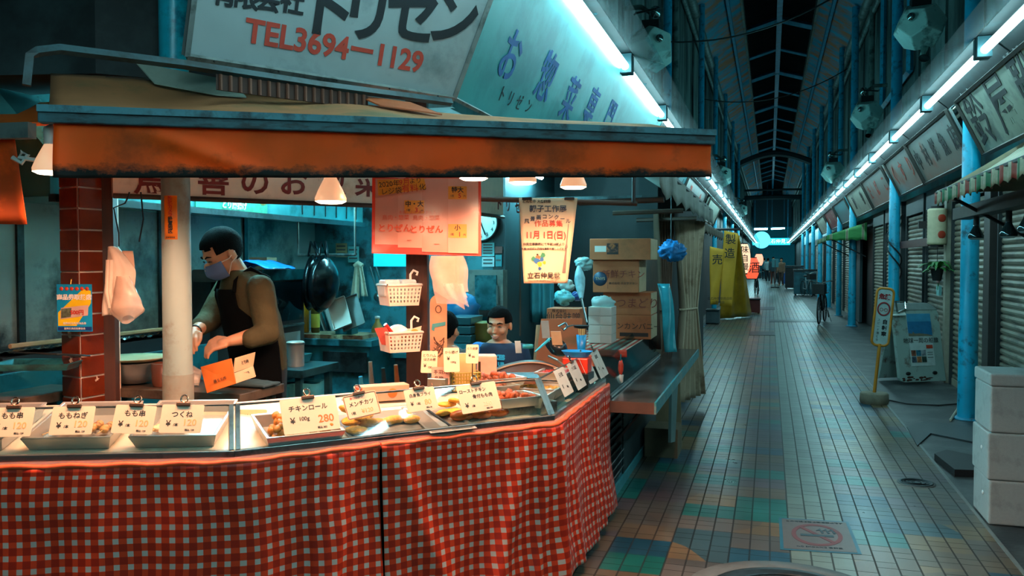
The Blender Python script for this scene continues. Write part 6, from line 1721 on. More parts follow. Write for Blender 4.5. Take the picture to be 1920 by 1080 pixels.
build(MB().tube([(b.x - .04, 6.06, a.z + .1), (b.x - .04, 6.06, a.z + .24)], .008, 6), 'handle', M_steel, t)
# storage shelf left of the boy: dark boxes, olive pot, blue bag
t = thing('store_shelf', 'dark shelf stacked behind the second child beside the post', 'shelf', (at_y(875, 650, 5.6).x, 5.6, 0))
sx0, sx1 = at_y(846, 650, 5.5).x, at_y(925, 650, 5.5).x
build(MB().box2((sx0, 5.35, .90), (sx1, 5.75, .93)), 'board', M_kc, t)
for xx in (sx0 + .02, sx1 - .02):
    build(MB().box2((xx - .015, 5.4, 0), (xx + .015, 5.7, .90)), 'leg', M_kc, t)
for k in range(3):
    tag(build(MB().box(((at_y(870, 640, 5.5).x), 5.52, .96 + .062 * k), (.17, .24, .055), taper=1.08), 'stacked_tub', mat('tub_dark', '#1d4a50', rough=.3), bevel=.006), ['dark food tub at the bottom of the stack on the shelf', 'dark food tub in the middle of the stack on the shelf', 'dark food tub on top of the stack on the shelf'][k], 'tub', 'dark food tubs on the store shelf')
po = V((at_y(895, 640, 5.5).x + .03, 5.58, .93))
tag(build(MB().lathe([(.07, 0), (.10, .03), (.105, .13), (.112, .135), (.09, .14), (.001, .145)], po, 24), 'olive_pot', mat('pot_olive', '#6a6a2c', rough=.4)), 'olive pot on the shelf behind the boy', 'pot')
tag(build(MB().ell(at_y(868, 582, 5.9), (.13, .08, .13), None, 20, 12, fn=crump(5)), 'blue_sack', mat('sack_blue', '#176a98', rough=.35)), 'crumpled blue sack hanging behind the second child', 'sack')
# pipes, hanging cloth in the passage
tag(build(MB().tube([at_y(973, 400, 6.6), at_y(973, 630, 6.6)], .02, 8), 'passage_pipe', mat('pipe_brown', '#4a3a30')), 'thin brown pipe standing in the passage behind the boy', 'pipe')
a, b = at_y(986, 600, 6.9), at_y(1040, 500, 6.9)
tag(build(MB().grid(lambda u, v: (a.x + (b.x - a.x) * u, 6.9 + .03 * math.sin(u * 17), a.z - .02 * math.sin(u * 3) + (2.0 - a.z) * v), 30, 10), 'hanging_cloth', mat('cloth_teal', '#2d7078', rough=.8, var=.15), solid=.004), 'teal cloth hanging behind the paper notice', 'cloth')
struct(MB().box2((-2.1, 6.9, 1.995), (-1.0, 6.93, 2.03)), 'trim_18', M_steeld)
# ================================================================== CARTONS AND COUNTER AT THE ALLEY SIDE
t = thing('carton_counter', 'dark counter covered by a red striped cloth carrying the cartons', 'counter', (-1.28, 6.5, 0))
build(MB().box2((-1.62, 5.82, 0), (-1.0, 7.4, 0.87)), 'body', M_steeld, t)
M_stripe2 = stripe_mat('red_stripe', [(0, '#c8b49c'), (0.5, '#c03c26')], 0.05)
mb = MB(); mb.grid(lambda u, v: (-1.60 + .66 * u, 5.80 + 1.5 * v, .878 + .002 * math.sin(20 * u)), 30, 20, uvfn=lambda u, v: (.66 * u, v))
build(mb, 'striped_cloth', M_stripe2, t, solid=.002)
mb = MB(); mb.grid(lambda u, v: (-1.60 + .66 * u, 5.797 - .003 * math.sin(30 * u) * v, .878 - .05 * v), 30, 3, uvfn=lambda u, v: (.66 * u, v))
build(mb, 'cloth_drop', mat('cloth_red', '#c03c26', rough=.6), t, solid=.002)
def carton(px0, px1, py0, py1, D, dep, z, lab, draw=None, h=None, m=None):
    a, b = at_d(px0, py1, D), at_d(px1, py1, D)
    w = (b.x - a.x); h = h or (py1 - py0) * D / FPX
    y = (a.y + b.y) / 2
    t = thing('carton', lab, 'carton', V(((a.x + b.x) / 2, y + dep / 2, z)))
    build(MB().box2((a.x, y, z), (b.x, y + dep, z + h)), 'box', m or M_card, t, bevel=.004)
    build(MB().box2((b.x, y + .004, z + .004), (b.x + .0025, y + dep - .004, z + h - .004)), 'end_panel', M_cardside, t)
    build(MB().box2(((a.x), y + dep / 2 - .025, z + h), (b.x, y + dep / 2 + .025, z + h + .0008)), 'tape', mat('tape_tan', '#b8925c', rough=.25), t)
    if draw: draw(t, a.x, b.x, y - .001, z, h)
    return h, y
def fr(x, y, z): return frame((x, y, z), (1, 0, 0), Z)
zc_ = .882
def d1(t, x0, x1, y, z, h):
    lettering('キンカンパニー', .058, M_cardblk, t, fr(x0 + .64 * (x1 - x0), y, z + h * .52)); build(MB().box2((x0 + .3 * (x1 - x0), y, z + .02), (x1 - .02, y + .001, z + .05)), 'ink_band', M_cardblk, t)
def d2(t, x0, x1, y, z, h): lettering('さつまどり', .085, M_cardink, t, fr(x0 + .60 * (x1 - x0), y, z + h * .5), shear=.1)
def d3(t, x0, x1, y, z, h):
    build(MB().lathe([(.055, 0), (.055, .0012), (.001, .0014)], seg=28, M=fr(x0 + .16 * (x1 - x0), y, z + h * .42)), 'blue_roundel', mat('roundel_navy', '#12334e', rough=.5), t)
    lettering('TNYS', .032, M_cardside, t, fr(x0 + .16 * (x1 - x0), y - .002, z + h * .42)); lettering('新鮮チキン', .068, M_cardink, t, fr(x0 + .66 * (x1 - x0), y, z + h * .55))
    build(MB().box2((x0 + .32 * (x1 - x0), y, z + .12 * h), (x0 + .326 * (x1 - x0), y + .001, z + .7 * h)), 'ink_rule', M_cardink, t); lettering('株式会社 十文字チキン', .022, M_cardblk, t, fr(x0 + .66 * (x1 - x0), y, z + h * .28))
def d4(t, x0, x1, y, z, h):
    build(MB().box2((x0 + .04, y, z + .38 * h), (x0 + .13, y + .001, z + .66 * h)), 'paper_label', M_pl, t)
    build(MB().box2((x0 + .135, y, z + .26 * h), (x0 + .225, y + .001, z + .78 * h)), 'picture_label', mat('label_pic', '#4a2c28', rough=.4, var=.9, scale=50, dirt='#c0642a', dirt_amt=.4, dscale=25), t)
    build(MB().box2((x0 + .135, y - .001, z + .26 * h), (x0 + .225, y, z + .36 * h)), 'picture_bars', M_cardblk, t)
h1, _ = carton(1135, 1222, 589, 634, 6.62, .36, zc_, 'brown carton with black lettering at the bottom of the stack', d1)
h2, _ = carton(1128, 1222, 545, 587, 6.62, .36, zc_ + h1 + .001, 'brown carton with red brush lettering above the lowest carton', d2)
h3, _ = carton(1109, 1200, 484, 545, 6.56, .38, zc_ + h1 + h2 + .002, 'brown carton with a round navy mark in the middle of the stack', d3)
h4, y4 = carton(1102, 1222, 440, 480, 6.5, .40, zc_ + h1 + h2 + h3 + .003, 'long brown carton with a picture label on top of the stack', d4)
# white pastry boxes
M_wb = mat('box_white', '#c8c0b8', rough=.5, var=.04)
a = at_d(1103, 638, 6.3); b = at_d(1149, 638, 6.3); y = a.y
for k in range(4):
    o = MB().box2((a.x, y, zc_ + .068 * k), (b.x, y + .2, zc_ + .068 * k + .0665))
    t = thing('white_box', ['flat white box at the bottom of the stack before the cartons', 'second flat white box of the stack before the cartons', 'third flat white box of the stack before the cartons', 'flat white box on top of the stack before the cartons'][k], 'box', V(((a.x + b.x) / 2, y + .1, zc_ + .068 * k)), 0, 'stacked white boxes')
    build(o, 'box', M_wb, t, bevel=.003)
    build(MB().tube([((a.x + b.x) / 2, y - .002, zc_ + .068 * k), ((a.x + b.x) / 2, y - .002, zc_ + .068 * k + .066)], .0025, 5), 'string', M_pl, t)
pt = V(((a.x + b.x) / 2, y + .1, zc_ + .28))
tag(build(MB().ell(pt + Z * .02, (.10, .08, .05), None, 24, 14, fn=crump(3)), 'crumpled_bag', sheer('bag_crumple', '#b8d0d0', .75, .3)), 'crumpled clear bag on top of the white boxes', 'bag')
# blue bag tied above, leaning blue plastic strip, boards, drape
bb = at_d(1258, 470, 6.95)
tag(build(MB().ell(bb, (.10, .09, .09), None, 40, 26, fn=lambda q: crump(9)(q) + V((.03, 0, -.01)) * max(0, q.x * 8)), 'blue_mesh_bag', mat('mesh_blue', '#1a78b8', rough=.45, var=.3, scale=120)), 'bunched bright blue bag hung beside the top carton', 'bag')
tag(build(MB().tube([bb + Z * .08, V((bb.x, bb.y, 2.1))], .006, 5), 'bag_string', M_black), 'dark string holding the bunched blue bag', 'string')
s0, s1 = at_d(1245, 532, 7.1), at_d(1262, 660, 6.9)
tag(build(MB().grid(lambda u, v: s0.lerp(s1, v) + CR * (-.055 + .10 * u + .012 * math.sin(5 * v)) + CF * (.015 * math.sin(6 * u + 3 * v)), 10, 16), 'plastic_strip', mat('strip_teal', '#2f98a8', rough=.25, var=.2, scale=8), solid=.004), 'teal plastic sheet hanging beside the carton stack', 'sheet')
tag(build(MB().slab([at_d(1212, 655, 7.35), at_d(1240, 655, 7.3), at_d(1232, 480, 7.3), at_d(1206, 480, 7.35)], CF, .03), 'wood_upright', M_wood), 'dark red wooden board standing behind the cartons', 'board')
def drape(x0, x1, y, zt, zb, tie, m, lab, nm='curtain', fold=.05):
    """gathered curtain hanging from zt to zb, tied at height tie; runs along the alley side"""
    def fn(u, v):
        z = zt + (zb - zt) * v
        g = 1.0 if tie is None else (.42 + .58 * min(1, abs(z - tie) / (zt - tie if z > tie else max(.2, tie - zb)) ** .8))
        c = (u - .5) * g
        return V((x0, y, z)) + (V((x1[0], x1[1], 0)) - V((x0, y, 0))) * (.5 + c) * V((1, 1, 0)).length / V((1, 1, 0)).length * V((1, 1, 0)).length if False else V((x0 + (x1[0] - x0) * (.5 + c), y + (x1[1] - y) * (.5 + c), z)) + V((fold * math.sin(u * 34) * (.6 + .4 * v), fold * .4 * math.cos(u * 34), 0))
    t = thing(nm, lab, 'curtain', V(((x0 + x1[0]) / 2, (y + x1[1]) / 2, zb)))
    build(MB().grid(fn, 60, 30), 'drape', m, t, solid=.004)
    if tie: 
        cx, cy = (x0 + x1[0]) / 2, (y + x1[1]) / 2; r = .24 * math.hypot(x1[0] - x0, x1[1] - y) + .02
        L = math.hypot(x1[0] - x0, x1[1] - y); e = V(((x1[0] - x0) / L, (x1[1] - y) / L, 0))
        build(MB().tube([V((cx, cy, tie)) + e * r * math.cos(q) + V((e.y, -e.x, 0)) * .045 * math.sin(q) for q in [i * .4 for i in range(17)]], .010, 6), 'tie', m, t)
    return t
M_drape = mat('drape_tan', '#c2ac92', rough=.75, var=.15, scale=5, dirt='#8a745e', dirt_amt=.3, dscale=3, sss=0)
dA, dB = at_h(1278, 690, .0), at_x(1330, 690, -.66)
drape(-.88, (-.66, 8.9), 8.1, 1.90, .12, 1.02, M_drape, 'tan curtain tied in the middle at the end of the stall')
drape(-.98, (-.88, 8.0), 7.5, 1.95, .3, 1.05, mat('drape_brown', '#5a4030', rough=.8), 'brown inner curtain beside the tied tan curtain')
# grey canopy along the alley
M_grey = mat('grey_canvas', '#7d817a', rough=.75, var=.12, scale=3, dirt='#4a4e48', dirt_amt=.4, dscale=2)
side_awning(.60, 2.03, 1.15, 2.30, 4.75, 9.3, .17, M_grey, .6, 'grey canvas canopy over the alley side of the stall', 'side_canopy', s=-1, arms=False)
side_awning(.72, 1.92, 1.3, 2.2, 9.5, 13.6, .12, mat('brown_canvas', '#5a5144', rough=.8, var=.2), .5, 'brown canopy with ragged edge beyond the grey one', 'side_canopy', s=-1, arms=False)
for k, y in enumerate((5.2, 6.4, 7.6)):
    tag(build(MB().tube([(-1.15, y, 1.86), (-.62, y, 1.87)], .018, 6), 'canopy_bar', mat('rust_bar', '#4a3226')), ['rusty bar under the grey canopy, nearest the paper notice', 'rusty bar under the grey canopy above the cartons', 'rusty bar under the grey canopy before the curtain'][k], 'bar')
# ================================================================== WARM LAMPS OF THE STALL
M_shade = mat('lamp_frost', '#d8b498', rough=.35, emit=(1.0, .50, .26), estr=.55)
M_face = mat('lamp_face', '#fff0dd', emit=(1.0, .72, .48), estr=14)
def stall_lamp(px, py, D, lab, pw=1.0, p=None):
    p = p or at_d(px, py, D)
    t = thing('reflector_lamp', lab, 'lamp', p, 0, 'warm reflector lamps of the stall')
    build(MB().lathe([(.061, -.012), (.062, .0), (.050, .030), (.034, .062), (.022, .085)], p, 24), 'bulb', M_shade, t); bl_ = COL.objects[-1]
    build(MB().lathe([(.061, -.012), (.045, -.020), (.001, -.023)], p, 24), 'bulb_face', M_face, bl_)
    build(MB().lathe([(.023, .08), (.024, .14), (.012, .15)], p, 16), 'socket', M_pl, t)
    build(MB().tube([p + Z * .14, V((p.x, p.y, 2.02 if p.z < 1.95 else p.z + .3))], .006, 6), 'flex', M_black, t)
    ld = bpy.data.lights.new('lamp_light', 'SPOT'); ld.energy = LAMP_W * pw; ld.color = WARM
    ld.spot_size = R(165); ld.spot_blend = .6; ld.shadow_soft_size = .055
    lo__ = bpy.data.objects.new('lamp_light', ld); link(lo__); lo__.parent = t; lo__.location = (0, 0, -.035)
    return t
stall_lamp(620, 372, 3.35, 'glowing cone lamp under the awning between the pole and the red poster', 1.0)
stall_lamp(980, 337, 3.75, 'glowing lamp under the awning left of the paper notice', 1.0)
stall_lamp(1075, 346, 3.95, 'bright small lamp under the awning above the paper notice', .55)
stall_lamp(97, 316, 2.95, 'glowing lamp by the gap between the two orange awnings', .9)
stall_lamp(888, 329, 3.60, 'lamp mostly hidden by the awning above the red poster', .9)
stall_lamp(250, 316, 3.05, 'added lamp unseen behind the awning before the tiled pillar', 1.0)  # this and the next two are added to brighten the glass case
stall_lamp(440, 318, 3.15, 'added lamp unseen behind the awning beside the grey pole', .8)
stall_lamp(760, 312, 3.40, 'added lamp unseen behind the awning before the red poster', 1.0)
stall_lamp(-160, 316, 2.95, 'lamp of the neighbouring awning beyond the edge of view', 1.0)
stall_lamp(1225, 316, 3.72, 'added lamp unseen behind the far end of the awning', 1.5)  # added out of sight to throw orange light on the tiles

# ================================================================== PAPER NOTICES
# rod of the notices
ra, rb = at_d(900, 372, 4.28), at_d(1195, 381, 4.5)
tag(build(MB().tube([ra + CF * .03, rb + CF * .03], .014, 8), 'notice_rod', mat('rust_bar', '#4a3226')), 'rusty rod under the awning carrying the paper notice', 'rod')
tag(build(MB().tube([rb - CR * .02, V((rb.x - .02, rb.y, 2.2))], .010, 6), 'rod_hanger', M_black), 'black hanger holding the rod of the paper notice', 'hanger')
# festival notice
NL = [at_d(*k) for k in ((973, 371, 4.27), (1083, 371, 4.27), (1064, 531, 4.22), (982, 531, 4.22))]
t = thing('festival_notice', 'pale paper notice with red date hanging from a rod under the awning', 'poster', (NL[2] + NL[3]) / 2)
def nq(u, v, off=0.0):
    a_ = NL[3].lerp(NL[0], v); b_ = NL[2].lerp(NL[1], v)
    w_ = (math.sin(math.pi * v) * .006 + .010 * math.cos(2 * u) * (1 - v))
    q = a_.lerp(b_, u) - CF * (w_ + off + .012 * math.sin(math.pi * u) * (1 - v)); return q
build(MB().grid(lambda u, v: nq(u, v), 16, 24), 'sheet', mat('notice_paper', '#c4ab8c', rough=.7, var=.05, scale=6), t, solid=.0006)
def ntext(s_, u, v, size, m, **kw):
    return lettering(s_, size, m, t, frame(nq(u, v, .0035), CR, Z), **kw)
M_nblk = mat('notice_black', '#2a2420'); M_nredt = mat('notice_red', '#c0281a'); M_nnavy = mat('notice_navy', '#2c3a52')
ntext('どんと市 大感謝祭', .30, .955, .0175, M_nblk, bold=.0004)
ntext('親子工作展', .50, .865, .038, M_nnavy, bold=.0006)
for i, ch in enumerate('風景画コンクール'):
    u = .12 + .108 * i; ntext(ch, u, .775 - 1.1 * (u - .5) ** 2 * .35, .026, M_nnavy, bold=.0004)
ntext('作品募集', .52, .69, .036, M_nredt)
ntext('11月 1日(日)', .47, .555, .046, M_nredt, bold=.0006, sx=.82)
ntext('仲見世事務所にて午前10時より', .44, .452, .0150, M_nblk, bold=.0003)
ntext('先着100名様に風船を無料で差し上げます', .44, .398, .0122, M_nblk, bold=.0003)
ntext('立石仲見世', .45, .085, .033, M_nblk, bold=.0006)
ntext('http://www.tateishinakamise.jp', .42, .032, .0115, M_nblk)
for k, (u, v, c, r_) in enumerate(((.30, .26, '#1f5f9a', .018), (.36, .22, '#d0a020', .016), (.24, .28, '#2a7a5a', .016), (.40, .28, '#1f5f9a', .014), (.33, .30, '#c8603a', .014), (.42, .32, '#2a7a5a', .015), (.36, .17, '#1f4f8a', .010), (.31, .33, '#2a2420', .008), (.46, .24, '#d0a020', .010))):
    c_ = nq(u, v, .003); rr_ = random.Random(k)
    pts = [c_ + CR * r_ * rr_.uniform(.6, 1.1) * math.cos(6.283 * i / 7) + Z * r_ * rr_.uniform(.6, 1.1) * math.sin(6.283 * i / 7) for i in range(7)]
    build(MB().slab(pts, -CF, .0006), 'printed_shape', mat('print_' + c, c, rough=.5), t)
tower = [nq(.855, .12, .003), nq(.93, .12, .003), nq(.905, .40, .003), nq(.915, .42, .003), nq(.90, .46, .003), nq(.895, .69, .003), nq(.88, .69, .003), nq(.875, .46, .003), nq(.86, .42, .003), nq(.875, .40, .003)]
build(MB().slab(tower, -CF, .0006), 'printed_tower', mat('print_tower', '#6a5a52'), t)
for u in (.14, .86):
    build(MB().box(tuple(nq(u, 1.0, .004) - Z * .004), (.05, .012, .014), None), 'clip', M_black, t)
# red price poster under plastic
RL = [at_d(*k) for k in ((698, 333, 4.02), (902, 333, 4.02), (902, 480, 4.00), (697, 475, 4.00))]
t = thing('bag_price_poster', 'big red edged poster of plastic bag prices under clear film on the dark post', 'poster', (RL[2] + RL[3]) / 2)
def rq_(u, v, off=0.0): return RL[3].lerp(RL[0], v).lerp(RL[2].lerp(RL[1], v), u) - CF * off
def rrect(u0, v0, u1, v1, off, nm, m): return build(MB().slab([rq_(u0, v0, off), rq_(u1, v0, off), rq_(u1, v1, off), rq_(u0, v1, off)], -CF, .001), nm, m, t)
rrect(0, 0, 1, 1, 0, 'red_sheet', mat('poster_vermilion', '#d8321a', rough=.4))
M_film = mat('film_pink', '#cf9484', rough=.28, var=.05, scale=10)
M_film2 = mat('film_pink_b', '#c88878', rough=.28, var=.06, scale=10)
rrect(.03, .12, .26, .985, .0025, 'carrier_bag', M_film2); rrect(.24, .085, .50, .99, .004, 'carrier_bag', M_film); rrect(.46, .035, .80, .99, .0055, 'carrier_bag', M_film2); rrect(.70, .03, .975, .985, .0075, 'carrier_bag', M_film)
build(MB().grid(lambda u, v: rq_(.01 + .98 * u, .01 + .98 * v, .012 + .002 * mnoise.noise((u * 6, v * 5, 2))), 30, 20), 'clear_film', glass('poster_film', (.97, .95, .95), .03, .2), t)
M_lab = mat('label_amber', '#dd8a1c', rough=.4)
rup = (RL[0] - RL[3]).normalized()
def rtext(s_, u, v, size, m, dx=CR, **kw): return lettering(s_, size, m, t, frame(rq_(u, v, .0112), dx, Z), **kw)
build(MB().slab([rq_(.06, .76, .009), rq_(.50, .85, .009), rq_(.48, .985, .009), rq_(.05, .97, .009)], -CF, .001), 'amber_label', M_lab, t)
dxr = (CR + Z * .10).normalized(); M_hand = mat('hand_black', '#2a1c10'); M_handr = mat('hand_red', '#b8281a')
lettering('2020年', .034, M_hand, t, frame(rq_(.16, .91, .0112), dxr, Z)); lettering('9月', .036, M_handr, t, frame(rq_(.30, .935, .0112), dxr, Z)); lettering('より', .030, M_hand, t, frame(rq_(.40, .955, .0112), dxr, Z))
lettering('レジ袋', .034, M_hand, t, frame(rq_(.18, .815, .0112), dxr, Z)); lettering('有料', .040, M_handr, t, frame(rq_(.35, .85, .0112), dxr, Z)); lettering('化', .034, M_hand, t, frame(rq_(.465, .87, .0112), dxr, Z))
for (u0, v0, u1, v1, big, sm) in ((.30, .53, .48, .70, '中・大', '3'), (.70, .72, .87, .885, '特大', '5'), (.70, .225, .87, .40, '小', '1')):
    rrect(u0, v0, u1, v1, .009, 'amber_label', M_lab)
    rtext(big, (u0 + u1) / 2, v1 - .05, .029, M_hand, bold=.0008); rtext('1枚', u0 + .035, v0 + .04, .014, M_hand); rtext(sm, (u0 + u1) / 2 + .02, v0 + .042, .030, M_handr, bold=.0006); rtext('円', u1 - .02, v0 + .035, .012, M_hand)
M_pinkred = mat('print_pinkred', '#cf5030')
rtext('とりぜん', .21, .33, .040, M_pinkred, bold=.001); rtext('とりぜん', .50, .32, .040, M_pinkred, bold=.001)
rtext('鳥肉・惣菜', .22, .47, .026, M_pinkred); rtext('鳥肉・惣菜', .50, .47, .026, M_pinkred)
rtext('お買い上げ ありがとう', .42, .545, .017, M_pinkred)
rrect(.325, .178, .365, .186, .0112, 'printed_dash', M_pinkred); rrect(.57, .135, .62, .143, .0112, 'printed_dash', M_pinkred)

# ================================================================== PRICE TAGS ON THE GLASS
M_tag = mat('tag_paper', '#d8c2a4', rough=.5, var=.04, scale=8)
M_tag2 = mat('tag_paper_cool', '#b4bcb4', rough=.45, var=.06, scale=8)
M_tagink = mat('tag_ink', '#20180f'); M_pale = mat('tag_yellow', '#cfa86a'); M_orange = mat('tag_orange', '#cf6a24')
M_clipm = mat('clip_steel', '#8a7e70', rough=.25, metal=1.0); M_clipd = mat('clip_dark', '#5a4638', rough=.35, metal=.7)
CLIPS = {}
def price_tag(p, right, up, w, h, lines, lab, clip=True, paper=None, tilt=0.0, border=False, grp='price tags clipped to the glass'):
    """p = middle of the top edge. lines: (text, u, v, size, material)"""
    right = V(right).normalized(); up = V(up).normalized()
    if tilt:
        n_ = right.cross(up); q = Matrix.Rotation(tilt, 3, n_); right = q @ right; up = q @ up
    n_ = right.cross(up).normalized(); up = n_.cross(right)
    t = thing('price_tag', lab, 'price tag', p - up * h, 0, grp)
    M = frame(p, right, up)
    pts = rr(w, h, -h / 2, .006, 3)
    build(MB().prism(pts, 0.0, .0012, M), 'card', paper or M_tag, t)
    if border:
        bp = [M @ V((x * .95, -h / 2 + (y + h / 2) * .93, .0018)) for x, y in pts]
        build(MB().tube(bp + [bp[0]], .0014, 4, cap=False), 'border', mat('tag_border', '#9a5a3c'), t)
    for s_, u, v, size, m in lines:
        lettering(s_, size, m, t, M @ Matrix.Translation((u * w, -v * h, .0016)), bold=size * .012, ext=.0004)
    if clip:
        c = MB(); c.box((0, .0, .003), (.050, .013, .014), M); b_ = build(c, 'clip', M_clipd, t, bevel=.002)
        ringp = [M @ V((.012 * math.cos(q), .022 + .014 * math.sin(q), .002)) for q in [.5 * i for i in range(14)]]
        build(MB().tube(ringp, .0035, 6, cap=False), 'clip_ring', M_clipm, b_)
    return t
def glass_pt(i, px):
    """point on the top edge of case i's glass where the picture column px meets it"""
    t_, pts, d, n = CASES[i]
    lo_, hi_ = pts[3], pts[2]
    best = min((abs(proj_x(lo_.lerp(hi_, k / 400)) - px), k) for k in range(401))[1]
    return lo_.lerp(hi_, best / 400), pts[3] - pts[0], d, n
def tag_on(i, px, wpx, hpx, lines, lab, **kw):
    p, up, d, n = glass_pt(i, px)
    D = (p - O).dot(CF); f = abs(d.dot(CR))
    w = wpx * D / FPX / max(.35, f); h = hpx * D / FPX
    up = up.normalized()
    return price_tag(p - n * .010 + up * .006, d, up, w, h, lines, lab, **kw)
def std(a, v=.30, size=.026):
    return [(a, .0, v, size, M_tagink), ('¥', -.30, .68, .030, M_tagink), ('/本', -.12, .72, .014, M_tagink), ('120', .20, .64, .034, M_pale), ('税込 129', .22, .90, .009, M_tagink)]
tag_on(0, 28, 76, 56, std('もも串'), 'price tag for thigh skewers at the edge of view')
tag_on(0, 143, 76, 54, std('ももねぎ', .34), 'price tag for thigh and leek skewers before the tiled pillar')
tag_on(0, 257, 74, 54, std('もも串', .30), 'price tag for thigh skewers between the pillar and the grey pole', tilt=-.06)
tag_on(0, 346, 76, 54, std('つくね', .36), 'price tag for meatball skewers before the grey pole', tilt=-.03)
tag_on(1, 576, 92, 66, [('チキンロール', -.02, .30, .026, M_tagink), ('¥', -.32, .64, .034, M_tagink), ('100g', -.12, .60, .022, M_tagink), ('280', .27, .66, .042, M_orange), ('税込 302', .18, .90, .010, M_tagink)], 'large price tag for chicken rolls with a big orange 280', tilt=.02)
tag_on(1, 671, 58, 46, [('あつひやり', -.1, .16, .012, M_nredt), ('メンチカツ', 0, .42, .022, M_tagink), ('1枚', -.30, .78, .014, M_tagink), ('¥120', .12, .76, .024, M_pale)], 'bordered price tag for minced cutlets tilted on the glass', border=True, tilt=.12)
tag_on(1, 783, 54, 43, [('白身魚フライ', .0, .30, .017, M_tagink), ('¥', -.32, .66, .024, M_tagink), ('1枚', -.12, .68, .013, M_tagink), ('80', .20, .66, .032, M_pale), ('税込 86', .2, .90, .008, M_tagink)], 'price tag for fried white fish with a pale 80', tilt=.06)
tag_on(1, 890, 72, 54, [('ローストチキン', -.12, .24, .019, M_tagink), ('骨付もも肉', .10, .46, .020, M_tagink), ('¥', -.34, .74, .030, M_tagink), ('/本', -.18, .78, .013, M_tagink), ('250', .18, .76, .028, mat('tag_faint', '#d6c6a4')), ('税込 270', .2, .92, .008, M_tagink)], 'price tag for roast chicken legs on the bone', tilt=.05)
for k, (px, s_) in enumerate(((1043, '玉子焼'), (1068, 'つくね煮'), (1090, '煮玉子'), (1111, '鳥皮煮'))):
    t = tag_on(2, px, 26, 52, [(s_, 0, .24, .024, M_tagink), ('¥', -.25, .66, .03, M_tagink), ('100g', .15, .72, .016, M_tagink)], ['plastic covered price tag on the alley side glass, nearest the corner post', 'second plastic covered price tag along the alley side glass', 'third plastic covered price tag along the alley side glass', 'last plastic covered price tag along the alley side glass'][k], paper=M_tag2, clip=k > 0, grp='price tags on the alley side glass')
# tags standing inside the case
def standing(px, py, D, w, h, lines, lab, rz=0.0, lean=.2, m=None, stem=None):
    p = at_d(px, py, D)
    right = Matrix.Rotation(rz, 3, 'Z') @ CR; up = (Z + CF * lean).normalized()
    t = price_tag(p, right, up, w, h, lines, lab, clip=False, paper=m, grp='price tags standing inside the stall')
    if stem: build(MB().tube([p - up * h * .9 + CF * .004, p - up * (h + stem) + CF * .004], .0025, 5), 'stem', M_clipm, t)
    return t
standing(405, 772, 3.48, .11, .12, [('なん骨', -.1, .3, .026, M_nredt)], 'bright tag for cartilage standing inside the case behind the meatball tag', stem=.02)
standing(474, 768, 3.52, .12, .11, [('砂肝', -.1, .3, .026, M_tagink)], 'tag for gizzard standing inside the case beside the corner posts', m=mat('tag_cream', '#d8c898'), stem=.02)
standing(806, 658, 4.02, .080, .105, [('とりハム', 0, .22, .017, M_tagink), ('はさみ揚', .02, .40, .015, M_tagink), ('¥', -.25, .68, .024, M_tagink), ('100', .05, .75, .014, M_tagink)], 'price tag on a stem in the steel cup before the dark post', rz=-.2, stem=.07)
standing(846, 652, 4.00, .075, .115, [('から揚げ', 0, .2, .016, M_tagink), ('¥', -.2, .45, .024, M_tagink), ('100g', .1, .6, .014, M_tagink)], 'tilted price tag before the cream folder in the yellow basket', rz=.2, stem=.03)
standing(886, 646, 4.02, .060, .090, [('とり皮揚', 0, .22, .013, M_tagink), ('¥', -.2, .58, .022, M_tagink), ('80', .1, .66, .014, M_tagink)], 'slim price tag on a stem above the yellow basket', rz=-.1, stem=.09)
standing(826, 688, 4.0, .085, .085, [('手羽先', 0, .3, .022, M_tagink), ('名物', -.1, .65, .022, M_tagink)], 'red edged price tag lying in the steel cup', rz=.1, m=mat('tag_pink', '#c8907c'))

# ================================================================== FOOD AND TRAYS IN THE CASES
def skewer_tray(s, lab): 
    c = case_pt(0, s, .26, .778 + SLOPE * .26); ang = math.atan2(seg_n(0)[0].y, seg_n(0)[0].x)
    tilted(tray('case_tray', lab, c, .30, .36, .055, ang, M_alum, 'tray', 'steel trays in the glass cases'), 0, ang)
    return c, ang
S0L = L0
M_chick = mat('grilled_chicken', '#c08a4c', rough=.45, var=.35, scale=30, dirt='#6a3a1c', dirt_amt=.4, dscale=30)
M_raw = mat('pale_chicken', '#d8b088', rough=.35, var=.2, scale=25)
M_stick = mat('bamboo', '#b8965c', rough=.7)
for k, (s, lab) in enumerate(((S0L - 1.38, 'steel skewer tray at the edge of view'), (S0L - 1.0, 'steel skewer tray before the tiled pillar'), (S0L - .62, 'steel skewer tray between the pillar and the grey pole'), (S0L - .24, 'steel skewer tray before the grey pole'))):
    c, ang = skewer_tray(s, lab)
    proto = None
    M = Matrix.Translation(c) @ Matrix.Rotation(math.atan(SLOPE), 4, seg_n(0)[0]) @ Matrix.Rotation(ang, 4, 'Z')
    where = ['at the edge of view', 'before the tiled pillar', 'between the pillar and the pole', 'before the grey pole'][k]
    for j in range(5 if k < 3 else 3):
        if proto is None:
            t = thing('skewer', 'chicken skewer lying in the steel tray ' + where, 'skewer', (0, 0, 0), 0, 'chicken skewers in the tray ' + where)
            build(MB().tube([(0, -.11, 0), (0, .10, 0)], .0018, 5), 'stick', M_stick, t)
            mm = MB(); rnd = random.Random(k)
            for i in range(4): mm.ell((rnd.uniform(-.002, .002), -.03 + .034 * i, 0), (.016, .017, .013), Matrix.Rotation(rnd.random(), 3, 'Z'), 10, 7, fn=lambda q: q * (1 + .3 * mnoise.noise(q * 90)))
            build(mm, 'meat', M_raw if k % 2 else M_chick, t)
            proto = t
        else: t = copy_tree(proto)
        place(t, M @ V((-.10 + .045 * j, -.02, .022 + .006 * (j % 2))), ang + .04 * (j - 2))
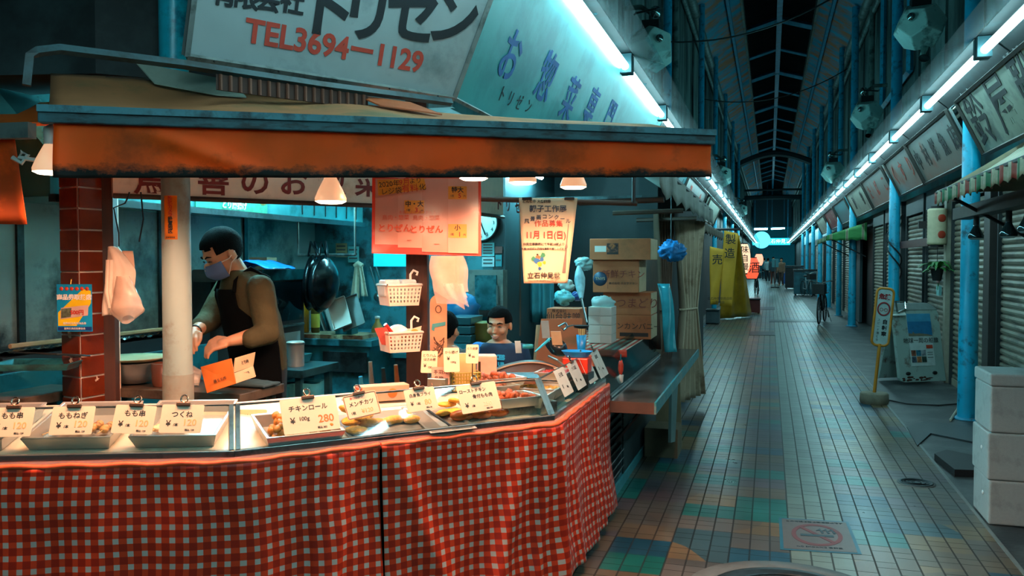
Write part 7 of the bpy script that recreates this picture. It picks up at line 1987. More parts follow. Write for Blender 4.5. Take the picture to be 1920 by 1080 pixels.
# lump library for fried pieces
def lump(name, r, m, seed, amt=.35, fr_=40):
    mb = MB().ell((0, 0, 0), r, None, 16, 10, fn=lambda q: q * (1 + amt * mnoise.noise(q * fr_ + V((seed, seed, seed)))))
    o = build(mb, name, m, None, base=(0, 0, 0)); return o
def heap(proto, name, lab, cat, grp, spots, first):
    for i, (p, a) in enumerate(spots):
        o = proto if (i == 0 and first) else proto.copy()
        if not (i == 0 and first): link(o)
        o.location = p; o.rotation_euler = (a * .7, a * 1.3, a)
        o.name = name if i == 0 else o.name
        tag(o, lab, cat, grp)
M_fry = mat('fried_chicken', '#a4481a', rough=.5, var=.45, scale=40, dirt='#5a220c', dirt_amt=.35, dscale=40)
M_croq = mat('croquette', '#e8aa3c', rough=.65, var=.25, scale=60, bump=.8, bscale=300, dirt='#a8661c', dirt_amt=.3, dscale=30)
M_roll = mat('chicken_roll', '#c0762e', rough=.4, var=.3, scale=30)
d1_, n1_ = seg_n(1); A1 = math.atan2(d1_.y, d1_.x)
DN = (Z - n1_ * SLOPE).normalized(); D0 = PATH[1] + Z * .775
def ct(px, py, z=.79): return on_plane(px, py, D0, DN) + Z * (z - .775)
TM = Matrix.Rotation(math.atan(SLOPE), 4, d1_)
# chicken roll pan
c = ct(574, 840, .782) + n1_ * .12; c.z = deck_z(1, c) + .004
tilted(tray('case_tray', 'deep steel pan of chicken rolls behind the big orange 280 tag', c, .29, .24, .055, A1, M_alum, 'tray', 'steel trays in the glass cases'), 1, A1)
Mx = Matrix.Translation(c) @ TM @ Matrix.Rotation(A1, 4, 'Z'); rnd = random.Random(31)
heap(lump('chicken_roll_piece', (.020, .016, .013), M_roll, 3), 'chicken_roll_piece', 'small golden chicken roll piece heaped in the deep steel pan', 'fried chicken', 'chicken roll pieces in the deep pan',
     [(Mx @ V((rnd.uniform(-.11, .11), rnd.uniform(-.085, .085), .022 + .02 * (i % 3))), rnd.uniform(0, 6)) for i in range(44)], True)
# croquettes on a flat tray
c = ct(740, 805, .782) + n1_ * .06; c.z = deck_z(1, c) + .004
tilted(tray('case_tray', 'flat steel tray of golden croquettes behind the minced cutlet tag', c, .42, .30, .012, A1, M_alum, 'tray', 'steel trays in the glass cases'), 1, A1)
pc0 = lump('croquette', (.040, .026, .017), M_croq, 1, .10, 60)
CS = [((706, 803), .1), ((730, 800), .4), ((742, 797), -.3), ((772, 797), .2), ((762, 792), .6), ((684, 790), .2)]
for i, ((px, py), a) in enumerate(CS):
    o = pc0 if i == 0 else pc0.copy()
    if i: link(o)
    p = ct(px, py, .80); o.location = p; o.rotation_euler = (0, 0, A1 + a)
    tag(o, ['golden oval croquette on the flat tray, nearest the front rail', 'golden oval croquette touching the front one on the flat tray', 'golden oval croquette in the middle of the flat tray', 'golden oval croquette at the fish tag end of the flat tray', 'golden oval croquette behind the end one on the flat tray', 'golden oval croquette at the back of the flat tray'][i], 'croquette', 'golden croquettes on the flat tray')
pc1 = lump('minced_cutlet', (.046, .040, .017), M_croq, 5, .14, 50)
for i, (px, py, z) in enumerate(((668, 818, .80), (660, 806, .812), (676, 805, .83), (655, 800, .845), (690, 806, .805))):
    o = pc1 if i == 0 else pc1.copy()
    if i: link(o)
    p = ct(px, py, z); o.location = p; o.rotation_euler = (.1 * i, -.08 * i, i * 1.1)
    tag(o, ['golden minced cutlet at the bottom front of the heap', 'golden minced cutlet at the back of the heap', 'golden minced cutlet resting on the heap', 'golden minced cutlet on top of the heap', 'golden minced cutlet at the croquette side of the heap'][i], 'cutlet', 'golden minced cutlets in a heap')
# red printed carton between tags
p = ct(745, 775, .79) + n1_ * .16
t = thing('snack_carton', 'long pale carton with orange spots lying at the back of the glass case', 'carton', V((p.x, p.y, deck_z(1, p))))
Mx = Matrix.Translation((p.x, p.y, deck_z(1, p) + .04)) @ Matrix.Rotation(A1 - .1, 4, 'Z')
build(MB().box((0, 0, 0), (.22, .08, .07), Mx), 'box', mat('carton_pink', '#c8987c', rough=.5), t, bevel=.003)
build(MB().box((-.115, 0, 0), (.02, .075, .06), Mx), 'end_flap', mat('carton_red', '#b04a24', rough=.5), t)
build(MB().ell(Mx @ V((.03, -.041, .0)), (.022, .003, .022), Matrix.Rotation(A1 - .1, 3, 'Z'), 16, 8), 'orange_spot', M_orange, t)
# fried fish + roast legs
c = ct(835, 800, .782) + n1_ * .07; c.z = deck_z(1, c) + .004
tilted(tray('case_tray', 'flat steel tray with fried fish before the roast leg tag', c, .20, .30, .012, A1, M_alum, 'tray', 'steel trays in the glass cases'), 1, A1)
pf = lump('fried_fish', (.062, .028, .012), mat('fried_fish', '#d0a030', rough=.6, var=.3, scale=50), 8, .16, 40)
for i, (px, py, z) in enumerate(((845, 782, .80), (838, 775, .815), (852, 772, .825), (830, 786, .80))):
    o = pf if i == 0 else pf.copy()
    if i: link(o)
    p = ct(px, py, z); o.location = p; o.rotation_euler = (.1, .1 * i, A1 + .5 * i)
    tag(o, ['yellow fried fish piece at the front of the pile', 'yellow fried fish piece at the back of the pile', 'yellow fried fish piece on top of the pile', 'yellow fried fish piece at the croquette side of the pile'][i], 'fried fish', 'yellow fried fish pieces in a pile')
pg_ = lump('roast_leg', (.070, .032, .024), mat('roast_leg', '#b45a1e', rough=.3, var=.4, scale=25, dirt='#6a2a0e', dirt_amt=.4, dscale=25), 2, .25, 18)
for i, (px, py) in enumerate(((868, 790), (900, 786), (928, 782))):
    o = pg_ if i == 0 else pg_.copy()
    if i: link(o)
    p = ct(px, py, .80); o.location = p; o.rotation_euler = (0, .1, A1 + .3 - .25 * i)
    tag(o, ['browned roast leg before the roast leg tag, second from the fish', 'browned roast leg before the roast leg tag, third from the fish', 'browned roast leg nearest the case corner'][i], 'roast leg', 'roast chicken legs in the case')
tag(build(MB().tube([ct(800, 778, .80) + n1_ * .0, ct(846, 806, .79)], .006, 6), 'tongs', M_black), 'black tongs lying across the trays in the middle case', 'tongs')
# stepped steel pans of fried chicken near the corner
def pan_at(px, py, z, dx, dy, h, lab, rot=A1):
    p = at_h(px, py, z); p.z = max(z, deck_z(1, p) + .004) if rot == A1 else z
    return p, tray('case_tray', lab, p, dx, dy, h, rot, M_alum, 'tray', 'steel trays in the glass cases')
struct_box = MB().box((0, 0, 0), (.42, .30, .05), Matrix.Translation(ct(975, 780, .80) + n1_ * .16) @ Matrix.Rotation(A1, 4, 'Z'))
tag(build(struct_box, 'pan_stand', M_steel, bevel=.003), 'steel stand under the fried chicken pans near the case corner', 'stand')
cA, _ = pan_at(962, 758, .835, .22, .18, .045, 'steel pan of fried chicken nearest the case corner')
cB, _ = pan_at(925, 738, .855, .20, .14, .045, 'steel pan of fried chicken behind the roast leg tag')
cC, _ = pan_at(928, 722, .885, .26, .14, .04, 'steel pan of fried chicken below the white box')
cD, _ = pan_at(1042, 708, .875, .22, .16, .04, 'steel pan of red pickles beside the slanted corner post', R(90))
pk = lump('fried_piece', (.022, .018, .016), M_fry, 6, .5, 60)
first_ = True
for (c, lab, n_, rx, ry) in ((cA, 'piece of dark fried chicken in the pan nearest the case corner', 22, .08, .06), (cB, 'piece of dark fried chicken in the pan behind the roast leg tag', 14, .07, .04), (cC, 'piece of dark fried chicken in the pan below the white box', 20, .10, .04)):
    rnd = random.Random(int(c.x * 1000)); Mx = Matrix.Translation(c) @ Matrix.Rotation(A1, 4, 'Z')
    heap(pk, 'fried_piece', lab, 'fried chicken', lab.replace('piece', 'pieces', 1), [(Mx @ V((rnd.uniform(-rx, rx), rnd.uniform(-ry, ry), .018 + .013 * (i % 3))), rnd.uniform(0, 6)) for i in range(n_)], first_)
    first_ = False
tag(build(MB().grid(lambda u, v: cD + V((-.07 + .14 * u, -.09 + .18 * v, .03 + .012 * mnoise.noise((u * 12, v * 14, 1)))), 24, 28), 'red_pickles', mat('pickle_red', '#b02c18', rough=.3, var=.4, scale=60)), 'red pickles filling the steel pan by the corner post', 'pickles', kind='stuff')
# alley side pans
for k in range(4):
    s = .16 + .26 * k; c = case_pt(2, s, .18, .82)
    tray('case_tray', ['steel pan behind the first tag of the alley side glass', 'steel pan behind the second tag of the alley side glass', 'steel pan behind the third tag of the alley side glass', 'steel pan at the far end of the alley side case'][k], c, .22, .26, .05, 0, M_alum, 'tray', 'steel trays in the glass cases')
    tag(build(MB().grid(lambda u, v: c + V((-.09 + .18 * u, -.11 + .22 * v, .03 + .014 * mnoise.noise((u * 7 + k, v * 9, k)))), 18, 22), 'prepared_food', mat('stew_%d' % k, ('#a8662c', '#c0903c', '#8a4a20', '#b08048')[k], rough=.35, var=.4, scale=40)), ['brown stewed food in the pan behind the first alley side tag', 'yellow cooked food in the pan behind the second alley side tag', 'dark stewed food in the pan behind the third alley side tag', 'tan cooked food in the farthest alley side pan'][k], 'food', kind='stuff')
for k in range(4):
    c = case_pt(2, .16 + .26 * k, .18, .778)
    tag(build(MB().box((c.x, c.y, .799), (.2, .23, .042)), 'pan_riser', M_teals), ['steel riser under the first alley side pan', 'steel riser under the second alley side pan', 'steel riser under the third alley side pan', 'steel riser under the farthest alley side pan'][k], 'riser')
# ---- rear ledge of the middle case with the tag cluster
qa = [off_path(1, .44), off_path(2, .44), off_path(2, .60), off_path(1, .60)]
a_, b_ = qa[0].lerp(qa[1], .42), qa[0].lerp(qa[1], .92); c_, d_ = qa[3].lerp(qa[2], .92), qa[3].lerp(qa[2], .42)
tag(build(MB().prism([(v.x, v.y) for v in (a_, b_, c_, d_)], .776, .872), 'rear_ledge', M_steeld), 'dark raised ledge along the back of the middle case', 'ledge')
def ledge(px, py): p = at_h(px, py, .873); p.z = .873; return p
p = ledge(824, 735)
t = thing('steel_cup', 'square steel cup holding price tags before the dark post', 'cup', p)
build(MB().box((p.x, p.y, .873 + .035), (.095, .075, .07), None), 'cup', M_steel, t, bevel=.004)
p = ledge(872, 730)
t = thing('yellow_basket', 'yellow mesh basket with a cream folder on the ledge beside the steel cup', 'basket', p)
Mx = Matrix.Translation(p) @ Matrix.Rotation(A1 - .3, 4, 'Z')
mb = MB(); W_, D_, H_ = .135, .085, .085
def meshwall(p0, p1):
    for i in range(11):
        q = V(p0).lerp(V(p1), i / 10); mb.box(tuple(q + Z * H_ / 2), (.005, .005, H_), Mx)
    for j in range(6):
        q0, q1 = V(p0) + Z * H_ * j / 5, V(p1) + Z * H_ * j / 5; mb.tube([Mx @ q0, Mx @ q1], .0028, 4)
for e in (((-W_ / 2, -D_ / 2, 0), (W_ / 2, -D_ / 2, 0)), ((W_ / 2, -D_ / 2, 0), (W_ / 2, D_ / 2, 0)), ((W_ / 2, D_ / 2, 0), (-W_ / 2, D_ / 2, 0)), ((-W_ / 2, D_ / 2, 0), (-W_ / 2, -D_ / 2, 0))): meshwall(*e)
build(mb, 'mesh', mat('basket_yellow', '#b0922c', rough=.45), t)
tag(build(MB().box((0, .01, .10), (.105, .025, .15), Mx), 'cream_folder', mat('folder_cream', '#d8b27c', rough=.5)), 'cream folder standing in the yellow mesh basket', 'folder')
p = ledge(910, 716) + CF * .05
t = thing('pink_caddy', 'pale pink plastic box with a slot beside the yellow basket', 'caddy', p)
build(MB().prism([(-.045, -.05), (.06, -.05), (.05, .05), (-.045, .05)], 0, .135, Matrix.Translation(p) @ Matrix.Rotation(YAW, 4, 'Z')), 'box', mat('caddy_pink', '#d8a890', rough=.4), t, bevel=.006)
build(MB().box((-.03, -.051, .06), (.012, .003, .09), Matrix.Translation(p) @ Matrix.Rotation(YAW, 4, 'Z')), 'slot', M_clipd, t)
# ---- serving table with the dark lidded grill
table('serving_table', -1.80, -1.30, 4.12, 4.72, .83, 'steel serving table between the boy and the glass cases')
p = V((-1.38, 4.42, .83))
t = thing('lidded_griddle', 'dark brown leather covered griddle lid on the serving table before the boy', 'griddle', p)
g0 = at_d(925, 690, 4.55); g1 = at_d(1062, 690, 4.65)
lid = MB()
def lidf(u, v):
    q = g0.lerp(g1, u); h = .125 * (math.sin(math.pi * min(1, .16 + .84 * u)) ** .5) * (.75 + .25 * u)
    z = .838 + max(.004, h) * (1 if v > .3 else v / .3) * (1 if v < .8 else (1 - v) / .2 * .8 + .2)
    return V((q.x, q.y, z)) + CF * (-.10 + .26 * v)
lid.grid(lidf, 28, 16)
build(lid, 'lid', mat('lid_brown', '#3e2a22', rough=.4, var=.2, scale=12), t)
build(MB().tube([lidf(u_ / 20, .3) + CF * -.004 for u_ in range(0, 21)], .005, 6), 'piping', mat('piping_pale', '#a88a70', rough=.4), t)
build(MB().tube([at_d(1028, 668, 4.45), at_d(1045, 676, 4.42), at_d(1060, 688, 4.4)], .007, 6), 'lid_handle', M_steel, t)
for k, (py, m_, nm) in enumerate(((706, M_steeld, 'griddle_plate'), (712, mat('tray_brown', '#7a3a28', rough=.4), 'griddle_tray'))):
    q = at_d(962, py, 4.34); build(MB().box((q.x, q.y, q.z), (.26, .22, .014), Matrix.Translation(q) @ Matrix.Rotation(.35, 4, 'Z') @ Matrix.Translation(-q)), nm, m_, t)
# clutter behind it: mitten shape, tape roll, toolbox
q = at_d(1060, 668, 4.9)
tag(build(MB().ell(at_d(1045, 650, 4.95), (.075, .05, .05), Matrix.Rotation(.4, 3, 'Y'), 18, 12, fn=lambda w_: w_ * (1 + .25 * mnoise.noise(w_ * 20))), 'black_pouch', mat('pouch_black', '#1f2426', rough=.25)), 'shiny black pouch lying behind the dark griddle lid', 'pouch')
tp0 = at_d(990, 653, 4.85)
tag(build(MB().lathe([(.022, 0), (.032, 0), (.032, .022), (.022, .022), (.022, 0)], tp0, 22), 'tape_roll', mat('tape_teal', '#2c8c8c', rough=.3)), 'roll of teal tape before the boy', 'tape')
tag(build(MB().tube([at_d(1003, 660, 4.7), at_d(1020, 645, 4.75), at_d(1030, 636, 4.8)], [.006, .012, .010], 8, flat=.5), 'teal_knife', mat('knife_teal', '#2f9aa4', rough=.3)), 'teal handled knife lying beside the tape roll', 'knife')
for k, (px, py, w, h, c, lab) in enumerate(((967, 640, .035, .07, '#c8ccc4', 'white slip of paper standing before the boy'), (1036, 625, .06, .08, '#d8a878', 'orange topped brush before the cardboard sheets'), (1017, 612, .045, .10, '#9aa4a0', 'small pale packet beside the cardboard sheets'))):
    q = at_d(px, py + 22, 4.9)
    tag(build(MB().slab([q, q + CR * w, q + CR * (w * .8) + Z * h, q - CR * w * .2 + Z * h], CF, .012), ['paper_slip', 'brush', 'packet'][k], mat('clut_%d' % k, c, rough=.5)), lab, ['paper', 'brush', 'packet'][k])
# blue tub and red tin behind the alley side glass
q = at_d(1082, 690, 4.72); q.z = .87
q = V((-1.12, 4.52, .845))
q = at_d(1082, 680, 4.70)
tag(build(MB().box((q.x, q.y, .775 + .05), (.16, .16, .10)), 'tin_riser', M_steeld), 'dark block lifting the red tin behind the alley side glass', 'riser')
tag(build(MB().box((q.x, q.y, .918), (.145, .11, .085)), 'red_tin', mat('tin_red', '#c0301c', rough=.3, var=.3, scale=30), bevel=.006), 'red printed tin under the blue tub lid', 'tin')
t = thing('blue_tub', 'bright blue shallow tub resting on the red tin', 'tub', (q.x, q.y, .962))
build(MB().lathe([(.06, 0), (.085, .03), (.09, .034), (.078, .030), (.055, .006), (.001, .005)], (q.x, q.y, .962), 28, sx=1.0, sy=.75), 'body', mat('tub_blue', '#1a8fd0', rough=.3), t)
q = at_d(1090, 650, 4.95)
t = thing('chopstick_cup', 'blue cup of wooden sticks beside the red striped cloth', 'cup', V((q.x, q.y, .97)))
build(MB().lathe([(.022, -.03), (.030, .07), (.027, .07), (.02, -.02), (.001, -.02)], q, 20), 'cup', mat('tub_blue', '#1a8fd0'), t)
for k in range(4): build(MB().tube([q + V((-.008 + .006 * k, 0, 0)), q + V((-.015 + .011 * k, .004, .105))], .0045, 5), 'stick', M_stick, t)
tag(build(MB().box((q.x, q.y, .91), (.09, .09, .06)), 'cup_stand', M_steeld), 'dark block under the blue cup of sticks', 'stand')
q = at_d(1106, 662, 4.9)
tag(build(MB().lathe([(.03, 0), (.022, .02), (.008, .045), (.012, .06), (.001, .066)], (q.x, q.y, .885), 16), 'sauce_pot', mat('pot_orange', '#b0502c', rough=.3)), 'small orange sauce pot at the corner of the striped cloth', 'pot')
# cardboard sheets and miso carton
c0_, c1_ = at_d(1003, 655, 5.45), at_d(1086, 655, 5.5)
tag(build(MB().slab([V((c0_.x, c0_.y, .80)), V((c1_.x, c1_.y, .80)), V((c1_.x, c1_.y + .1, 1.115)), V((c0_.x + .015, c0_.y + .1, 1.115))], CF, .012), 'cardboard_sheet', M_card), 'brown cardboard sheet leaning behind the griddle lid', 'cardboard')
tag(build(MB().slab([V((c0_.x - .03, c0_.y + .06, .80)), V((c1_.x - .1, c1_.y + .06, .80)), V((c1_.x - .1, c1_.y + .14, 1.07)), V((c0_.x - .03, c0_.y + .14, 1.07))], CF, .012), 'cardboard_sheet', M_cardside), 'paler cardboard sheet behind the brown one', 'cardboard')
tag(build(MB().box2((c0_.x - .1, c0_.y - .02, 0), (c1_.x, c0_.y + .5, .80)), 'storage_chest', M_steeld, bevel=.01), 'dark chest under the cardboard sheets', 'chest')
ma, mb_ = at_d(1025, 600, 5.9), at_d(1092, 578, 5.9)
t = thing('miso_carton', 'tan carton with dark brush lettering behind the cardboard sheets', 'carton', V(((ma.x + mb_.x) / 2, ma.y + .1, .8)))
build(MB().box2((ma.x, ma.y, .80), (mb_.x, ma.y + .22, mb_.z)), 'box', M_card, t, bevel=.004)
lettering('仙台味噌', .062, M_cardblk, t, fr((ma.x + mb_.x) / 2, ma.y - .001, mb_.z - .06)); lettering('株式会社', .026, M_cardblk, t, fr(ma.x + .09, ma.y - .001, mb_.z - .018))
for k, (px, py, r_, c, lab) in enumerate(((1058, 558, .075, '#5fb0b8', 'pale teal plastic bag on the miso carton'), (1062, 535, .06, '#a8b4b0', 'white plastic bag stuffed above the teal one'), (1082, 556, .05, '#2a4a8a', 'dark blue bag beside the teal plastic bag'), (1095, 495, .07, '#86a8a8', 'pale bag stuffed beside the carton stack'))):
    q = at_d(px, py, 6.1 + .1 * k)
    tag(build(MB().ell(q, (r_, r_ * .8, r_ * .75), None, 36, 24, fn=crump(k * 7)), 'stuffed_bag', mat('stuff_%d' % k, c, rough=.3)), lab, 'bag')
umb = [at_d(1085, 500, 6.0), at_d(1090, 560, 5.8), at_d(1100, 605, 5.7)]
t = thing('umbrella', 'folded pale umbrella leaning beside the white box stack', 'umbrella', umb[2])
build(MB().tube([umb[0].lerp(umb[1], k / 5) for k in range(6)], [.012, .03, .04, .035, .025, .012], 10), 'cloth', mat('umb_pale', '#7fa8b0', rough=.5, var=.4, scale=12), t)
build(MB().tube([umb[1], umb[2]], .007, 6), 'shaft', M_steel, t)
# skimmer hung by the cups
q = at_d(1090, 610, 5.3)
t = thing('wire_skimmer', 'wire skimmer lying beside the blue cup', 'skimmer', q)
build(MB().lathe([(.05, 0), (.045, -.015), (.001, -.022)], q, 20), 'bowl', mat('skimmer_dark', '#3a4444', rough=.3, metal=.8), t)
build(MB().tube([q - CR * .05, q - CR * .10 - Z * .01], .005, 5), 'neck', M_steel, t)
build(MB().tube([q - CR * .10 + Z * .015, q - CR * .14 - Z * .005, q - CR * .11 - Z * .03, q - CR * .085 - Z * .01, q - CR * .10 + Z * .015], .007, 6), 'handle_loop', M_steel, t)
for k, (px, py, c) in enumerate(((1145, 708, '#c0401e'), (1158, 690, '#b83a1c'))):
    q = at_x(px + 16, py, XSD - .03)
    pass
q = at_x(1164, 690, XSD + .0)
t = thing('tassel_charm', 'red and white charm tied to the end post of the alley side case', 'charm', q)
build(MB().ell(q, (.018, .018, .05), None, 12, 8, fn=lambda w_: w_ * (1 + .4 * mnoise.noise(w_ * 60))), 'red_beads', M_pr, t)
build(MB().ell(q - Z * .07, (.022, .022, .03), None, 12, 8, fn=lambda w_: w_ * (1 + .5 * mnoise.noise(w_ * 70))), 'white_ribbon', M_pl, t)
build(MB().tube([q + Z * .04, q + Z * .09], .004, 5), 'teal_cord', M_teals, t)
# ---- hanger with bags by the pillar
hb = at_d(223, 462, 3.72)
t = thing('hanging_bags', 'pale gloves and clear bag hung on a wire by the tiled pillar', 'bag', hb - Z * .3)
build(MB().tube([V((hb.x, hb.y, hb.z - .0)), hb + Z * .06 + CR * .0, hb + Z * .17 - CR * .02, hb + Z * .19 + CR * .03, hb + Z * .22 + CR * .045, V((hb.x, hb.y, 1.80)) + CR * .05], .0035, 6), 'wire', M_black, t)
build(MB().tube([hb + Z * .02 + CR * .09, hb + Z * .12 + CR * .11, V((hb.x, hb.y, 1.80)) + CR * .10], .0035, 6), 'wire', M_black, t)
M_glove = mat('glove_pale', '#d8c4b0', rough=.6, var=.06, scale=20)
def hangf(u, v):
    w = .045 + .085 * min(1, v * 3)
    return hb + CR * (-.035 + w * (u - .25) + .01 * math.sin(5 * v)) - CF * (.03 * math.sin(math.pi * u) + .008 * math.sin(18 * u) * v) - Z * (.30 * v + .03 * (u - .5) ** 2)
build(MB().grid(hangf, 22, 22), 'glove_cloth', M_glove, t, solid=.006)
build(MB().grid(lambda u, v: hb + CR * (.0 + .055 * u + .03 * v * (1 - v)) + CF * .015 * u - Z * (.02 + .20 * v), 10, 12), 'flat_card', mat('card_pale', '#c8a48c', rough=.5), t, solid=.003)
for k in range(2):
    build(MB().tube([hb - CR * (.03 - .012 * k) - CF * .03 - Z * .06, hb - CR * (.035 - .014 * k) - CF * .04 - Z * .20, hb - CR * (.028 - .014 * k) - CF * .035 - Z * .27], [.014, .012, .008], 10), 'glove_finger', M_glove, t)
def bagf(u, v):
    a_ = 6.283 * u; r_ = .018 + .040 * (v * 1.25 if v < .8 else 5 * (1 - v)) + .004
    r_ *= 1 + .16 * math.cos(3 * a_ + 1) + .10 * mnoise.noise((3 * math.cos(a_), 3 * math.sin(a_), 5 * v))
    return hb + CR * (.035 + .02 * v + r_ * 1.2 * math.cos(a_)) - CF * (.05 + r_ * .5 * math.sin(a_)) - Z * (.13 + .19 * v + .02 * math.cos(a_ + 2) * v)
build(MB().grid(bagf, 30, 18), 'clear_bag', sheer('bag_milky', '#d8bca8', .72, .25), t)
# ================================================================== PEOPLE
M_skin = mat('skin', '#c08a68', rough=.5, var=.06, scale=8, sss=.12)
M_hair = mat('hair_black', '#07090b', rough=.9, var=.4, scale=90, bump=.8, bscale=240, spec=.1)
def basis(face, tilt_up=Z):
    y = -V(face).normalized(); x = y.cross(V(tilt_up)).normalized(); z = x.cross(y)
    return Matrix((x, y, z)).transposed()
def add_head(mb, c, Rm, s, ears=True):
    """head volume, face towards local -y; eyes at half height"""
    E = lambda p, r: mb.ell(V(c) + Rm @ (V(p) * s), tuple(k * s for k in r), Rm, 20, 14)
    E((0, .012, .030), (.077, .095, .088)); E((0, -.020, -.030), (.066, .070, .078)); E((0, -.030, -.082), (.042, .045, .030))
    E((0, -.062, .022), (.052, .030, .020)); E((0, -.098, -.022), (.012, .016, .022)); E((0, -.106, -.034), (.017, .013, .010))
    for q in (-1, 1):
        E((q * .042, -.066, -.032), (.026, .022, .024))
        if ears: E((q * .080, .012, -.012), (.010, .020, .032))
    E((0, -.092, -.064), (.024, .010, .006)); E((0, -.089, -.075), (.021, .010, .007))
def hair_cap(c, Rm, s, parent, line=.062, back=-.07, grow=1.07):
    mb = MB(); n_, r_ = 36, 26
    g = MB().ell((0, .012, .030), (.077 * grow, .095 * grow, .088 * grow * 1.02), None, n_, r_, fn=lambda q: q * (1 + .03 * mnoise.noise(q * 60)))
    keepf = []
    for f in g.f:
        p = sum((V(g.v[i]) for i in f), V()) / len(f)
        lim = line if p.y < -.02 else (line + (back - line) * min(1, (p.y + .02) / .06))
        if abs(p.x) > .06 and -.045 < p.y < .0: lim = min(lim, .018)
        if p.z > lim: keepf.append(f)
    mb.v = [tuple(V(c) + Rm @ (V(p) * s)) for p in g.v]; mb.f = keepf; mb.mi = [0] * len(keepf); mb.sm = [True] * len(keepf)
    return build(mb, 'hair', M_hair, parent, solid=.012 * s)
def face_marks(c, Rm, s, parent, smile=True, closed=True):
    P = lambda x, y, z: V(c) + Rm @ (V((x, y, z)) * s)
    for q in (-1, 1):
        build(MB().tube([P(q * .020, -.090, .001), P(q * .033, -.0905, .004), P(q * .046, -.081, -.001)], [.0015 * s, .0038 * s, .0015 * s], 8), 'eye', M_black, parent)
        build(MB().tube([P(q * .016, -.0935, .022), P(q * .034, -.090, .028), P(q * .052, -.076, .021)], [.003 * s, .0045 * s, .002 * s], 8), 'eyebrow', M_hair, parent)
    if smile:
        build(MB().tube([P(-.026, -.092, -.062), P(-.013, -.1, -.0695), P(0, -.102, -.0715), P(.013, -.1, -.0695), P(.026, -.092, -.062)], [.001 * s, .003 * s, .0036 * s, .003 * s, .001 * s], 8), 'teeth', mat('teeth', '#b8a898', rough=.4), parent)
        for dz, m_ in ((.0055, .003), (-.006, .0035)):
            build(MB().tube([P(-.028, -.090, -.060), P(-.013, -.1005, -.0705 + dz), P(0, -.103, -.0725 + dz), P(.013, -.1005, -.0705 + dz), P(.028, -.090, -.060)], [.001 * s, m_ * s, m_ * s, m_ * s, .001 * s], 8), 'lip', mat('lip_tone', '#a05a4a', rough=.4), parent)
def limb(mb, pts, rs, seg=14):
    P = []; Q = []
    for i in range(len(pts) - 1):
        for k in range(4):
            f = k / 4; P.append(V(pts[i]).lerp(V(pts[i + 1]), f)); Q.append(rs[i] + (rs[i + 1] - rs[i]) * f)
    P.append(V(pts[-1])); Q.append(rs[-1])
    mb.tube(P, Q, seg)
    for p, r in zip(pts, rs): mb.ell(p, (r, r, r), None, 12, 8)
def hand(mb, wrist, knuck, tip, thumb_side, M, s=1.0):
    """palm, four unequal bent fingers and a thumb leaving the side of the palm"""
    w, k, t_ = V(wrist), V(knuck), V(tip); d = (k - w).normalized(); side = V(thumb_side); side = (side - d * side.dot(d)).normalized()
    nrm = d.cross(side)
    limb(mb, [M @ w, M @ (w + (k - w) * .5)], [.026 * s, .022 * s])
    for i in range(4):
        o = side * (.027 - .018 * i) * s; ln = (.92, 1.08, 1.0, .78)[i]
        b0 = w + (k - w) * .25 + o * .8; b1 = k + o; b2 = k + (t_ - k) * .5 * ln + o * 1.05 + d * .010 * s; b3 = k + (t_ - k) * ln + o * 1.0 - d * .002
        mb.tube([M @ b0, M @ b0.lerp(b1, .5), M @ b1, M @ b1.lerp(b2, .5), M @ b2, M @ b3], [.013 * s, .0125 * s, .0105 * s, .0095 * s, .0088 * s, .0065 * s], 10)
        mb.ell(M @ b3, (.007 * s,) * 3, None, 8, 6)
    th = [w + (k - w) * .22 + side * .022 * s, w + (k - w) * .62 + side * .050 * s, w + (k - w) * .95 + side * .052 * s + (t_ - k) * .25, k + side * .040 * s + (t_ - k) * .55]
    mb.tube([M @ p for p in th], [.015 * s, .012 * s, .0098 * s, .007 * s], 10); mb.ell(M @ th[-1], (.0075 * s,) * 3, None, 8, 6)
# ---------------- the cook
G = at_d(462, 488, 4.45); G.z = 0
LM = Matrix.Translation(G) @ Matrix.Rotation(YAW, 4, 'Z')
ck = thing('person', 'person in a brown long sleeved shirt, black apron and blue mask packing a parcel', 'person', G, YAW)
f2 = V((-.75, -.66, 0)).normalized(); s2 = V((-f2.y, f2.x, 0))
TOR = [(.92, (.055, .05), .175, .125), (1.05, (.045, .04), .175, .135), (1.20, (.02, .02), .185, .135), (1.32, (-.005, 0), .190, .122), (1.40, (-.015, -.01), .155, .098), (1.448, (-.03, -.02), .085, .075)]
def torso(mb, g=0.0, lo=0):
    mb.loft([(LM @ V((c[0], c[1], z)), LM.to_3x3() @ (s2 * (w + g)), LM.to_3x3() @ (f2 * (d + g))) for z, c, w, d in TOR[lo:]], 28)
Lsh, Lel, Lsl, Lwr = V((.115, -.14, 1.360)), V((.105, -.20, 1.135)), V((.02, -.295, 1.112)), V((-.080, -.335, 1.105))
Rsh, Rel, Rsl, Rwr = V((-.135, .125, 1.360)), V((-.205, .02, 1.185)), V((-.245, -.08, 1.155)), V((-.272, -.17, 1.132))
fx = lambda p: V((p.x - .315 * p.y, p.y, p.z))
Lel, Lsl, Lwr, Rsl, Rwr = map(fx, (Lel, Lsl, Lwr, Rsl, Rwr))
fd = (f2 * math.cos(.52) - Z * math.sin(.52)).normalized()
HC = LM @ V((-.100, -.075, 1.535)); HR = basis(LM.to_3x3() @ fd)
mb = MB(); torso(mb, -.02)
limb(mb, [LM @ V((-.025, -.015, 1.40)), LM @ V((-.06, -.035, 1.47)), LM @ V((-.10, -.055, 1.53))], [.06, .056, .058])
add_head(mb, HC, HR, 1.06)
for sh, el, wr in ((Lsh, Lel, Lwr), (Rsh, Rel, Rwr)):
    limb(mb, [LM @ sh, LM @ el, LM @ el.lerp(wr, .35), LM @ wr], [.050, .040, .043, .027])
